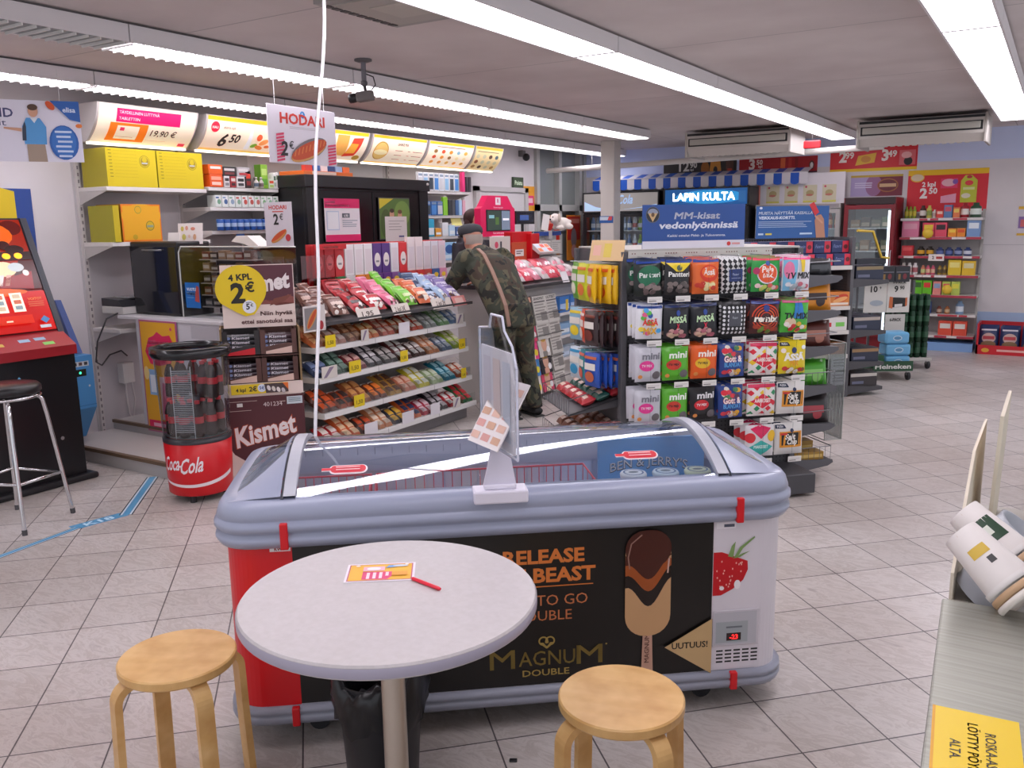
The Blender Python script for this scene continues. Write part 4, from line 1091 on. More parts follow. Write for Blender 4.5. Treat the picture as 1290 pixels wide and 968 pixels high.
# phone accessories right of the cabinet
g = random.Random(21)
acc = []
def acc_row(z, y0, n, step, w, h, cols, nm, row, hang=False):
    for k in range(n):
        c = cols[k % len(cols)]
        def de(f, ww, hh, k=k, c=c):
            f.rect(.006, .012, ww - .006, hh * .72, M(['#4a86c8', '#3c4650', '#8fb8d8', '#c8c8cc'][(k * 3 + len(row)) % 4])); f.rect(.008, hh * .8, ww - .008, hh * .93, M('#8a98a8'))
        carton('accessory_pack', '%s, %s from the left on the %s accessory shelf' % (nm, ORD[k], row), 'packet', (-5.87, y0 + step * k, z + .001), 90, w, .03, h, M(c, .4), de, 'phone accessory packets')
acc_row(1.98, 7.54, 8, .095, .08, .19, ['#e4e4e8', '#dfe3ea', '#e8e6e6'], 'white accessory packet', 'top')
carton('accessory_pack', 'pink upright pack at the right end of the top accessory shelf', 'packet', (-5.87, 8.36, 1.981), 90, .05, .04, .22, M('#e23a7a', .4))
for k in range(2): carton('accessory_pack', 'slim dark pack right of the pink pack, %s of two' % ['left', 'right'][k], 'packet', (-5.87, 8.44 + .06 * k, 1.981), 90, .035, .04, .17, M('#4a444a', .4), group='slim dark packs')
acc_row(1.715, 7.54, 4, .11, .095, .15, ['#3f6aa8', '#4a78b8'], 'blue accessory packet', 'second')
carton('accessory_pack', 'bright green pack on the second accessory shelf', 'packet', (-5.87, 7.98, 1.716), 90, .08, .03, .2, M('#8ac63a', .4))
for k in range(5): carton('accessory_pack', '%s accessory pack right of the bright green pack, %s of five' % (['dark', 'dark grey', 'blue', 'pale blue', 'pale pink'][k], ORD[k]), 'packet', (-5.87, 8.08 + .068 * k, 1.716), 90, .055, .03, .17, M(['#3a3a40', '#55555a', '#4a6a98', '#a8c8e4', '#e0a8b8'][k], .4))
carton('price_card', 'pale yellow price card below the second accessory shelf', 'card', (-5.885, 8.16, 1.60), 90, .2, .003, .11, M('#e8e08a', .5), rot=(-.3, 0, PI / 2))
for k in range(6): carton('accessory_pack', '%s pack on the third accessory shelf, %s from the left' % (['lime', 'cyan', 'orange', 'white', 'pale blue', 'dark blue'][k], ORD[k]), 'packet', (-5.87, 7.56 + .13 * k, 1.486), 90, .11, .04, [.13, .19, .09, .15, .12, .1][k], M(['#a8d05a', '#3aa8cc', '#e8a03a', '#e4e6ea', '#b8d4ea', '#4a6aa0'][k], .4), lambda f, w, h: f.rect(.01, .02, w - .01, h * .5, M('#dfe8ec')))
for k in range(2): carton('tissue_pack', 'pale blue tissue pack on the fourth accessory shelf, %s of two' % ['left', 'right'][k], 'packet', (-5.87, 7.60 + .32 * k, 1.216), 90, .30, .1, .2, M('#9cc8e8', .4), lambda f, w, h: (f.disc(w / 2, h * .62, .08, .05, '#2a5a9a'), f.rect(.02, .02, w - .02, h * .3, M('#dcecf6'))), 'pale blue tissue packs')

# ------------------------------------------------------------------ signs hung from the light strips
def hung(name, label, loc, rz, w, h, drops, deco, c='#e4dde6'):
    r = root(name, label, 'sign', loc, rz)
    m = MB(); m.box(0, 0, 0, w, .006, h, M(c, .4), b=.002); f = Face(m, (0, 0, 0)); deco(f, w, h); m.build('board', r)
    for x in drops:
        m = MB(); m.tube([(x, .003, h), (x, .003, 2.55 - loc[2])], .0018, M('#dcdcdc'), 6); m.build('wire', r)
    return r
def hod(f, w, h):
    f.disc(w * .5, h * .875, .022, .022, '#3a86c8'); f.text(w * .5, h * .855, 'R', .018, '#cfe2f4', b=.03); f.text(w * .5, h * .70, 'HODARI', .062, '#cf3a30', 'C', .03, w=w * .66); f.lines(w * .3, h * .6, w * .75, h * .65, 2, M('#a8a0a4'), 2, .3)
    for k in range(9):
        v = h * (.02 + .055 * k); f.quad([(w * .10, v), (w * .21, v + .012), (w * .21, v + .026), (w * .10, v + .014)], M('#d8486a')); f.w -= f.dw
        f.quad([(w * .86, v - .005), (w * .985, v + .007), (w * .985, v + .021), (w * .86, v + .009)], M('#d8486a')) if k < 7 else None
    f.text(w * .20, h * .14, '2', .085, '#2a2528', 'C', .03, .15); f.text(w * .31, h * .26, '\u20ac', .045, '#2a2528', 'C', .01)
    f.disc(w * .57, h * .27, .17, .062, '#7a7478', rot=20); f.disc(w * .56, h * .24, .17, .05, '#cf9a5a', rot=20); f.disc(w * .57, h * .27, .17, .045, '#c9502c', rot=20)
    for k in range(9): f.quad([(w * (.34 + .055 * k), h * (.13 + .028 * k)), (w * (.352 + .055 * k), h * (.13 + .028 * k)), (w * (.375 + .055 * k), h * (.25 + .028 * k)), (w * (.363 + .055 * k), h * (.25 + .028 * k))], M('#e08a4a')); f.w -= f.dw
hung('hanging_sign', 'hanging white hot dog sign with pink stripes below the light strip', (-4.22, 3.935, 2.015), 90, .60, .355, (.07, .5), hod, '#dfd8e2')
def pre(f, w, h):
    f.rect(0, 0, w, h, M('#e6e2f0', .4)); f.text(w * .30, h * .72, 'PREPAID', .05, '#4a4a78', 'C', .02, w=.28); f.text(w * .30, h * .58, 'paketit', .036, '#5a5a80', 'C', .0, w=.2)
    for k in range(4): f.rect(.02, h * (.42 - .11 * k), .14, h * (.435 - .11 * k), M('#8a8aa8')); f.line([(.165, h * (.44 - .11 * k)), (.175, h * (.42 - .11 * k)), (.195, h * (.46 - .11 * k))], .006, '#4a4a78')
    u = w * .65
    f.poly([(u - .05, .0), (u + .05, .0), (u + .045, .10), (u - .05, .10)], '#a89484'); f.poly([(u - .06, .10), (u + .055, .10), (u + .06, .2), (u + .03, .25), (u - .04, .25), (u - .065, .2)], '#5aa0dc'); f.poly([(u - .05, .23), (u - .065, .19), (u - .07, .12), (u - .05, .12), (u - .045, .2)], '#3a4458'); f.disc(u - .002, .288, .026, .034, '#d8a488'); f.disc(u - .002, .31, .027, .018, '#5a4032'); f.poly([(u - .02, .25), (u + .02, .25), (u, .22)], '#e8ecf4')
    f.poly([(u - .07, .17), (u - .16, .185), (u - .16, .195), (u - .07, .19)], '#d8a488')
    f.disc(w * .86, h * .32, .078, .10, '#2f62b0'); f.disc(w * .86, h * .34, .066, .086, '#3a74c4')
    for k in range(6): f.rect(w * .86 - .045 + .006 * (k % 3), h * .48 - .028 * k, w * .86 + .045 - .008 * (k % 2), h * .48 - .028 * k + .012, M('#c4d6f0'))
    f.poly([(w * .78, h), (w, h), (w, h * .66), (w * .92, h * .70)], '#2f62b0'); f.text(w * .92, h * .82, 'elisa', .028, '#dfe8f8', 'C', .02); f.disc(w * .78, h * .92, .03, .018, '#d8582c', rot=-50); f.disc(w * .985, h * .6, .018, .012, '#e8803a')
hung('hanging_sign', 'hanging white and blue phone card sign above the gambling machine', (-5.43, 2.64, 2.02), 57, .70, .35, (.1, .6), pre)

# ------------------------------------------------------------------ gambling machine, blue terminal, bar stool, wall banner
m = MB(); m.box(0, 0, 0, .78, .02, .86, M('#2a4a94', .4)); m.prism([(0, 0), (.66, 0), (.66, .84), (.5, .88), (0, .88)], -.003, 0, M('#e3c422', .4), axis='y'); tag(m.build('wall_banner', None, (XL + .021, 2.77, 1.05), 90), 'yellow and blue banner board on the wall behind the gambling machine', 'banner')
sm = root('slot_machine', 'red and black gambling machine with glowing slanted screen', 'gambling machine', (-5.36, 2.42, 0), 90)
SW = .80
m = MB()
m.prism([(0, .04), (.62, .04), (.62, .86), (0, .86)], .0, SW, M('#17161a', .3), axis='x'); m.prism([(0.0, .86), (.62, .86), (.62, 1.70), (.40, 1.70), (.10, .97)], 0, SW, M('#1b1b20', .35), axis='x'); m.build('cabinet', sm)
m = MB(); m.box(-.05, -.06, 0, SW + .05, .6, .04, M('#1e1d21', .4), b=.015); m.build('plinth', sm)
tilt = Vector((0, .30, .73)).normalized()
m = MB(); f = Face(m, (0, .10, .97), (1, 0, 0), tilt, w=.004, dw=.0008)
gl = lambda c, e=.22: M(c, .2, 0, min(e, .6) if e < 1 else e)
f.rect(.03, .02, SW - .045, .775, gl('#6a0d0a', .5))
f.rect(.03, .52, SW - .045, .775, gl('#9c2410')); f.disc(.68, .72, .07, .05, gl('#5a1410')); f.disc(.42, .67, .26, .11, gl('#e8641a')); f.disc(.45, .68, .15, .075, gl('#f59a2a')); f.disc(.45, .68, .10, .05, gl('#c83414')); f.disc(.45, .685, .05, .03, gl('#f8d04a')); f.rect(.3, .585, .5, .625, gl('#e8c63a')); f.disc(.60, .60, .04, .03, gl('#3a1210', .3)); f.disc(.66, .57, .06, .03, gl('#2a0c0c', .3))
f.rect(.03, .50, SW - .045, .555, gl('#2c0a0a', .3))
for k in range(7): f.disc(.22 + .075 * k, .527, .026, .02, gl('#f2a01c', 1.6)); f.w -= f.dw
f.rect(.03, .30, SW - .045, .495, gl('#a02410')); f.quad([(.55, .30), (.755, .30), (.755, .495), (.66, .495)], gl('#4a1012')); f.disc(.40, .43, .18, .06, gl('#f0a83a')); f.disc(.55, .44, .08, .05, gl('#f4e0b0')); f.disc(.63, .45, .05, .03, gl('#c8d0d0'))
for k in range(10): f.quad([(.12 + .045 * k, .33), (.15 + .045 * k, .33), (.18 + .045 * k, .40), (.15 + .045 * k, .40)], gl(['#f4e0d8', '#e8b0a0'][k % 2])); f.w -= f.dw
f.quad([(.48, .32), (.70, .30), (.72, .42), (.55, .38)], gl('#8a1a20', .4)); f.disc(.68, .41, .02, .02, gl('#f8e8e0'))
f.rect(.03, .02, SW - .045, .285, gl('#b81410', .6)); f.disc(.35, .285, .3, .03, gl('#e0561a', .7))
for k in range(5): f.rect(.10 + .105 * k, .15, .175 + .105 * k, .275, gl('#f0e4d0', .7)); [f.rect(.115 + .105 * k, .165 + .037 * j, .16 + .105 * k, .19 + .037 * j, gl(['#c8b49a', '#8a9aa0', '#c06a50'][(j + k) % 3], .5)) for j in range(3)]
f.text(.67, .22, 'VOITOT', .016, gl('#f0a85a'), 'C', 0, w=.09); f.lines(.62, .17, .72, .21, 3, gl('#d8704a'), 2, .4); f.rect(.30, .07, .62, .125, gl('#c82a14', .8)); f.rect(.36, .085, .40, .095, gl('#f8d8b8')); f.rect(.45, .085, .49, .095, gl('#f8d8b8'))
f.quad([(.66, .085), (.69, .06), (.72, .085), (.69, .11)], M('#5a9ad0', .3)); f.rect(.645, .03, .715, .05, M('#dfe6ea', .3))
m.build('glass_screen', sm)
for x in (.0, SW - .04):
    m = MB()
    m.add([(x, .10 - .02, .97), (x + .04, .08, .97), (x + .04, .38, 1.70), (x, .38, 1.70), (x, .14, .97), (x + .04, .14, .97), (x + .04, .44, 1.70), (x, .44, 1.70)], [(0, 1, 2, 3), (7, 6, 5, 4), (0, 3, 7, 4), (1, 5, 6, 2), (3, 2, 6, 7), (0, 4, 5, 1)], M('#3a3d46', .35))
    m.build('side_trim', sm)
m = MB(); m.prism([(-.05, .84), (.0, .84), (.13, .97), (.10, .985), (-.05, .90)], .01, SW - .01, M('#9a1a24', .35), axis='x')
f = Face(m, (0, -.05, .90), (1, 0, 0), Vector((0, .15, .085)), w=.001)
for u, v, c in ((.47, .08, '#8fb0c8'), (.57, .085, '#8fb0c8'), (.60, .03, '#7ac05a'), (.3, .06, '#c8b050')): f.quad([(u, v), (u + .07, v), (u + .07, v + .03), (u, v + .03)], M(c, .3)); f.w -= f.dw
m.build('control_panel', sm)
m = MB(); f = Face(m, (0, 0, 0)); f.quad([(.40, .70), (.43, .665), (.46, .70), (.43, .735)], M('#7ac0e8', .3)); f.disc(.66, .30, .012, .012, M('#b8b8bc', .3, .7)); f.disc(.04, .4, .01, .01, M('#b8b8bc')); m.build('front_fittings', sm)
bt = root('payment_terminal', 'light blue payment terminal between the gambling machine and the wall rail', 'terminal', (-5.83, 3.36, 0), 90)
m = MB(); BL = M('#4a94d0', .35)
m.prism([(0, .36), (.0, .74), (.37, .74), (.37, .12), (.17, .12)], 0.0, .27, BL, axis='x'); m.build('cabinet', bt)
m = MB(); m.prism([(.10, .745), (.37, .745), (.37, 1.12), (.30, 1.12)], .22, .265, M('#4a5f9a', .4), axis='x'); m.prism([(.14, .745), (.37, .745), (.37, 1.10), (.32, 1.10)], .0, .215, M('#b0aeb6', .4), axis='x'); m.build('hood', bt)
m = MB(); f = Face(m, (0, 0, 0)); f.rect(.03, .665, .24, .70, M('#cfd4d8'))
for k in range(5): f.rect(.045 + .04 * k, .672, .07 + .04 * k, .694, M(['#3a3a40', '#5a3a3a', '#3a3a40', '#5a3a3a', '#3a3a40'][k])); f.w -= f.dw
f.rect(.08, .595, .215, .645, M('#14201c', .2)); f.disc(.12, .62, .009, .009, M('#3ae8a0', .3, 0, 2)); f.disc(.17, .62, .009, .009, M('#3ae8a0', .3, 0, 2)); f.disc(.23, .52, .008, .008, '#c8d0d8'); f.rect(.0, .38, .27, .384, M('#2f6ea8'))
m.build('keypad_panel', bt)
m = MB(); m.box(.0, .08, .83, .12, .16, .845, M('#2a2a2e'), b=.004); f = Face(m, (.0, .08, .76), (1, 0, 0), (0, .3, 1)); f.rect(0, 0, .12, .09, M('#d8dad4')); m.build('card_reader', bt)
m = MB(); m.box(-.02, .20, 1.02, .13, .215, 1.17, M('#2f74c0', .3), b=.004); f = Face(m, (0, .20, 0)); f.rect(.0, 1.05, .11, 1.15, M('#5fb8ec', .3, 0, .6)); m.build('screen', bt)
bs = root('bar_stool', 'chrome bar stool with black round seat at the gambling machine', 'bar stool', (-4.86, 2.50, 0), 20)
m = MB(); m.lathe([(0, .735), (.165, .735), (.18, .75), (.18, .775), (.165, .79), (.06, .80), (0, .80)], M('#1c1b1e', .3), 40, caps=False); m.build('seat', bs)
m = MB(); m.tube([(.17 * math.cos(2 * PI * k / 28), .17 * math.sin(2 * PI * k / 28), .725) for k in range(28)], .009, CHROME, 8, True); m.build('seat_ring', bs)
for k in range(4):
    a = PI / 4 + PI / 2 * k; c, s_ = math.cos(a), math.sin(a)
    m = MB(); m.tube([(.12 * c, .12 * s_, .722), (.15 * c, .15 * s_, .718), (.175 * c, .175 * s_, .69), (.19 * c, .19 * s_, .6), (.265 * c, .265 * s_, .015)], .0115, CHROME, 10); m.tube([(.264 * c, .264 * s_, .03), (.266 * c, .266 * s_, 0)], .014, M('#4a4a4e'), 10); m.build('leg', bs)
m = MB(); rr = .232
m.tube([(rr * math.cos(PI / 4 + PI / 2 * k), rr * math.sin(PI / 4 + PI / 2 * k), .255 + .006 * k) for k in range(4)], .009, CHROME, 8, True); m.build('foot_ring', bs)
def pebble(f, w, h, c, n=7, v0=.08, v1=.34, s=3):
    g = random.Random(s)
    for k in range(n): f.disc(g.uniform(-.34, .34) * w, g.uniform(v0, v1) * h, .016, .013, M(c[k % len(c)], .35)); f.w -= f.dw * .6
# ================================================================== red bottle cooler
cc = root('bottle_cooler', 'round red bottle cooler with clear barrel and black rim beside the brown sweet display', 'cooler', (-4.363, 3.344, 0), 32)
m = MB()
RD = M('#d0111c', .35)
def bar_r(z): return .184 + .034 * (z / .92)
m.lathe([(bar_r(.05) - .01, .045), (bar_r(.06), .055), (bar_r(.37), .37), (bar_r(.37) - .015, .375)], RD, 48, caps=False)
m.lathe([(0, .05), (bar_r(.05) - .01, .05)], M('#2a2326'), 48, caps=False); m.build('base', cc)
m = MB()
def cyl_print(m, z0, z1, a0, a1, c, o, fn=None, n=40):
    # band on the barrel between two heights (functions of angle allowed)
    g0 = z0 if callable(z0) else (lambda t: z0); g1 = z1 if callable(z1) else (lambda t: z1)
    def pt(u, v):
        a = math.radians(a0 + (a1 - a0) * u); z = g0(u) + (g1(u) - g0(u)) * v; r_ = bar_r(z) + o
        return (r_ * math.sin(a), -r_ * math.cos(a), z)
    m.grid(pt, n, 1, c)
cyl_print(m, lambda u: .115 + .05 * (2 * u - 1) ** 2 - .012, lambda u: .115 + .05 * (2 * u - 1) ** 2 + .012 * u, -85, 85, M('#e8dfe2'), .001)
def cyl_text(m, t, z, h, ac, c, o, w, slant=.25, b=.02, arcs=0):
    vs, fs, x0, x1 = text_mesh(t, b); k = h / .7; sx = w / (x1 - x0)
    out = []
    for x, y, _ in vs:
        xx = (x - (x0 + x1) / 2) * sx + slant * y * k; zz = z + y * k + .12 * xx
        r_ = bar_r(zz) + o; a = math.radians(ac) + xx / r_
        out.append((r_ * math.sin(a), -r_ * math.cos(a), zz))
    m.add(out, fs, c)
cyl_text(m, 'Coca', .205, .085, -36, M('#f0e8ea'), .0015, .13); cyl_text(m, 'Cola', .195, .09, 4, M('#f0e8ea'), .0015, .14); cyl_text(m, '-', .215, .06, -15, M('#f0e8ea'), .0015, .022)
m.build('lettering', cc)
m = MB(); m.lathe([(bar_r(.37) + .002, .365), (bar_r(.38) + .002, .39), (bar_r(.38) - .02, .392)], M('#2b2a30', .3), 48, caps=False); m.build('waist_band', cc)
m = MB(); m.lathe([(bar_r(.38) - .004, .38), (bar_r(.88) - .004, .89)], clear('grey clear barrel', '#e2e5ea', .45, .08, .07), 48, caps=False); m.build('clear_barrel', cc)
m = MB(); m.lathe([(bar_r(.88) - .02, .87), (bar_r(.88) + .006, .872), (bar_r(.9) + .016, .895), (bar_r(.92) + .01, .93), (bar_r(.92) - .04, .935), (bar_r(.9) - .05, .90), (bar_r(.9) - .03, .875)], M('#1a1a1d', .2), 48, caps=False); m.build('rim', cc)
m = MB(); m.lathe([(.0, .40), (bar_r(.4) - .02, .40)], M('#5c6066', .3, .3), 40, caps=False); m.lathe([(.06, .40), (.06, .62), (0, .62)], M('#3a3c42'), 20, caps=False); m.build('floor_tray', cc)
m = MB(); 
for k in range(3):
    a = 2 * PI * k / 3 + .5; m.tube([(.14 * math.cos(a), .14 * math.sin(a), .05), (.14 * math.cos(a), .14 * math.sin(a), 0)], .02, M('#222226'), 10); m.build('foot', cc); m = MB()
m = MB()
for k in range(34): 
    z = .44 + .011 * k; m.box(-.055, -.184, z, .055, -.182, z + .003, M('#c8ccd0', .3, .4))
for x in (-.058, .055): m.box(x, -.185, .40, x + .003, -.181, .83, M('#c8ccd0', .3, .4))
m.build('wire_grid', cc)
def pet(m):
    m.lathe([(.024, 0), (.03, .006), (.031, .05), (.028, .075), (.031, .10), (.03, .14), (.022, .175), (.012, .195), (.012, .203)], M('#2a1612', .15), 18, caps=False)
    m.lathe([(.0316, .085), (.0316, .125)], M('#c8202c', .35), 18, caps=False); m.lathe([(.015, .2), (.015, .218), (0, .22)], M('#c8202c', .4), 14, caps=False)
pm = cached('pet', pet, 'drink_bottle')
kk = 0
for lvl in range(2):
    for ring_, rad, n in ((0, .142, 11), (1, .075, 6)):
        for k in range(n):
            a = 2 * PI * k / n + .2 * lvl
            if lvl == 1 and (math.cos(a) * .45 + math.sin(a) * -.9) > .35: continue
            o = inst('drink_bottle', pm, None, (-4.363 + rad * math.cos(a), 3.344 + rad * math.sin(a), .4005 + .2205 * lvl), 0)
            tag(o, 'dark drink bottle with red label and cap inside the clear bottle cooler', 'bottle', 'bottles in the round cooler'); kk += 1

# ================================================================== brown sweet display stand
KX, KY, KA = -4.452, 3.636, 50
MAR = M('#53242a', .5); BRN = M('#5b3c36', .55); CRM = M('#e3d0c8', .55); KRAFT = M('#8a7250', .7)
kd = root('sweet_display', 'brown cardboard chocolate display stand with round yellow price disc', 'display stand', (KX, KY, 0), KA)
KW, KD = .495, .26
m = MB(); m.box(0, .0, 0, .012, KD, .985, KRAFT); m.box(KW - .012, 0, 0, KW, KD, .985, KRAFT); m.box(.012, KD - .01, 0, KW - .012, KD, .985, KRAFT)
m.box(.012, .0, 0, KW - .012, .01, .63, CRM); m.box(.012, .01, .62, KW - .012, KD - .01, .63, BRN); m.box(.012, .01, .80, KW - .012, KD - .01, .806, BRN); m.build('body', kd)
m = MB(); f = Face(m, (0, 0, 0))
lob = []
for k in range(13):
    t = PI + PI * k / 12; lob.append((KW * .5 + .30 * math.cos(t) , .19 + .12 * math.sin(t)))
f.poly([(.0, .545), (.0, .24)] + [(.04, .17), (.10, .125), (.18, .115), (.26, .15), (.34, .20), (.42, .245), (KW, .28), (KW, .545)], MAR)
f.text(KW * .50, .255, 'Kismet', .125, '#b8502a', 'C', .055, .15, w=.40, rot=12); f.text(KW * .50, .255, 'Kismet', .125, '#e9dede', 'C', .03, .15, w=.39, rot=12)
f.text(KW * .60, .475, '401234', .028, '#d8c8c8', 'C', .0); f.rect(KW * .78, .48, KW * .98, .53, '#c8d2d8'); f.lines(KW * .80, .49, KW * .96, .52, 3, M('#5a6a78'), 2, .4); f.rect(KW * .15, .482, KW * .22, .505, '#e2dcd8'); f.rect(.02, .515, .2, .518, '#c8b0a8'); f.rect(.02, .455, .16, .458, '#c8b0a8'); f.rect(KW * .68, .50, KW * .76, .504, '#c8b0a8')
f.rect(.0, .55, KW, .63, CRM)
m.build('front_print', kd)
m = MB(); m.box(.045, -.018, .565, .40, -.014, .628, M('#e6c71c', .45), b=.001); f = Face(m, (0, -.018, 0)); f.text(.105, .583, '4 kpl', .022, '#2a2620', 'C', .03); f.text(.18, .583, '2\u20ac', .03, '#2a2620', 'C', .03)
f.disc(.235, .60, .026, .026, '#d4dcec'); f.text(.235, .592, '5\u20ac', .02, '#2a4a8a', 'C', .02); f.poly([(.26, .566), (.40, .566), (.40, .627), (.25, .627)], '#4a3a3c')
for k in range(4): f.disc(.278 + .03 * k, .598 - .007 * k, .011, .018, ['#e0d8d8', '#d8d0c8', '#e4dcd8', '#c8c0c4'][k], rot=20)
f.poly([(.365, .627), (.40, .58), (.40, .627)], '#e0702a'); m.build('price_strip', kd)
m = MB(); m.box(.03, .06, .985, KW - .015, .068, 1.385, CRM); f = Face(m, (0, .06, 0)); f.rect(.10, 1.13, KW - .02, 1.38, M('#5a2c38', .5)); f.poly([(.2, 1.13), (.30, 1.16), (.36, 1.12), (.44, 1.19), (KW - .02, 1.17), (KW - .02, 1.13)], '#8a4c44'); f.quad([(.32, 1.12), (.42, 1.15), (.465, 1.19), (.35, 1.165)], '#7a4236')
f.text(.285, 1.215, 'Kismet', .10, '#e9dede', 'C', .045, .15, w=.34, rot=8)
f.text(KW - .035, 1.06, 'Niin hyv\u00e4\u00e4', .026, '#6a4a48', 'R', .035, w=.20); f.text(KW - .035, 1.01, 'ettei sanotuksi saa', .026, '#6a4a48', 'R', .035, w=.32); m.build('header_card', kd)
m = MB(); f = Face(m, (0, .052, 0)); 
yy = M('#e4c516', .45)
dc = (.150, 1.235)
pts = [(dc[0] + .156 * math.cos(math.radians(a)), dc[1] + .150 * math.sin(math.radians(a))) for a in range(-40, 221, 8)] + [(dc[0] - .04, 1.09), (dc[0] + .02, 1.06), (dc[0] + .075, 1.07)]
m.prism([(p[0], p[1]) for p in pts], .046, .052, yy)
f = Face(m, (0, .046, 0)); f.text(dc[0], 1.29, '4 KPL', .038, '#221f18', 'C', .035, w=.145, rot=3); f.text(dc[0] - .02, 1.15, '2', .12, '#221f18', 'C', .04); f.text(dc[0] + .055, 1.215, '\u20ac', .06, '#221f18', 'C', .03)
f.disc(dc[0] + .045, 1.12, .042, .042, '#e6e8f0'); f.text(dc[0] + .036, 1.104, '5', .036, '#20242e', 'C', .03); f.text(dc[0] + .06, 1.12, '\u20ac', .02, '#20242e', 'C', .01); f.rect(dc[0] + .025, 1.145, dc[0] + .06, 1.15, '#7a8498')
m.build('price_disc', kd)
# display trays with bars
def kput(x, y, z):
    a = math.radians(KA)
    return (KX + x * math.cos(a) - y * math.sin(a), KY + x * math.sin(a) + y * math.cos(a), z)
def tray(x, z, c, lip, label, lid):
    r = root('display_tray', label, 'tray', kput(x, .012, z), KA, 'chocolate trays on the brown display')
    w, h, d = .228, .155, .22
    m = MB(); m.box(0, .0, 0, .006, d, h, M(c, .55)); m.box(w - .006, 0, 0, w, d, h, M(c, .55)); m.box(.006, d - .006, 0, w - .006, d, h, M(c, .55)); m.box(.006, 0, 0, w - .006, d - .006, .006, M(c, .55))
    m.prism([(.006, .006), (w - .006, .006), (w - .006, lip), (w * .75, lip + .012), (.006, lip - .012)], 0, .005, M(c, .55)); m.box(0, -.001, 0, .032, .002, h, M(c, .55)); m.box(w - .032, -.001, 0, w, .002, h, M(c, .55))
    f = Face(m, (0, 0, 0)); f.poly([(.0, .0), (w, .0), (w, .05), (w * .6, .035), (0, .012)], M(lid, .5)); m.build('tray', r)
def kbar(c, txt):
    def fn(m):
        m.box(-.095, -.017, -.013, .095, .017, .013, M(c, .3), b=.009)
        f = Face(m, (0, -.017, 0), w=.0012); f.text(0, -.008, txt, .017, '#dcd6de', 'C', .03, .2, w=.11); f.disc(-.075, 0, .012, .010, '#8a9ac8')
        f = Face(m, (0, 0, .013), (1, 0, 0), (0, 1, 0), w=.0012); f.text(0, -.007, txt, .016, '#dcd6de', 'C', .02, .2, w=.11)
    return cached(('kbar', c), fn, 'chocolate_bar')
k_i = 0
for (x, z, c, lip, lid, nm, colr) in ((.014, .815, '#2e2a2c', .05, '#d0202c', 'upper left tray of the brown display', '#2b2a30'), (.245, .815, '#5b3c36', .055, '#d8b8ac', 'upper right tray of the brown display', '#4a343c'),
                                 (.014, .635, '#553630', .035, '#d8b8ac', 'lower left tray of the brown display', '#43303a'), (.245, .635, '#553630', .035, '#d8b8ac', 'lower right tray of the brown display', '#43303a')):
    tray(x, z, c, lip, '%s cardboard tray, %s' % ('black' if 'upper left' in nm else 'brown', nm), lid)
    for a in range(4):
        for b in range(3):
            o = inst('chocolate_bar', kbar(colr, 'Kismet'), None, kput(x + .1125, .05 + .036 * b + .012 * a, z + .021 + .0275 * a), KA)
            tag(o, '%s wrapped chocolate bar in the %s' % ('black' if 'upper left' in nm else 'brown', nm), 'chocolate bar', 'bars in the ' + nm)

# ================================================================== white sweet counter
SX, SY, SW_ = -4.14, 4.18, 1.75
sc = root('sweet_counter', 'white stepped sweet counter with five tiers of small bars, left of the camouflaged man', 'counter', (SX, SY, 0), 90)
WH = M('#d8d5d3', .45)
m = MB(); m.box(0, .34, 0, SW_, .62, .95, M('#b0acad', .5)); m.box(0, .04, 0, SW_, .34, .10, M('#8b8789', .5)); m.box(SW_ - .012, .0, .10, SW_, .34, .14, WH); m.box(0, .30, .95, SW_ + .02, .62, .985, M('#a9a5a6', .45)); m.build('cabinet', sc)
TIERS = [(.155, -.06, .06), (.37, -.02, .05), (.61, .01, .05), (.815, .03, .05)]
for z, yo, _ in TIERS:
    m = MB(); m.box(0, yo, z - .04, SW_, .34, z, WH, b=.003); m.box(0, yo - .005, z - .038, SW_, yo, z - .002, M('#e3e1df', .4))
    f = Face(m, (0, yo - .005, 0))
    for x in (.60, 1.22): f.rect(x, z - .038, x + .004, z - .002, '#8a8688')
    m.build('tier', sc)
    m = MB(); m.box(.01, yo + .004, z, SW_ - .01, yo + .007, z + .07, ACRYL); m.build('clear_front', sc)
m = MB(); m.prism([(-.02, .985), (.34, 1.07), (.34, 1.05), (-.02, .962)], 0, SW_ + .04, M('#4a4749', .4), axis='x'); m.prism([(.33, .95), (.36, .95), (.36, 1.1), (.33, 1.1)], 0, SW_, M('#8e8a8c'), axis='x'); m.build('top_tray', sc)
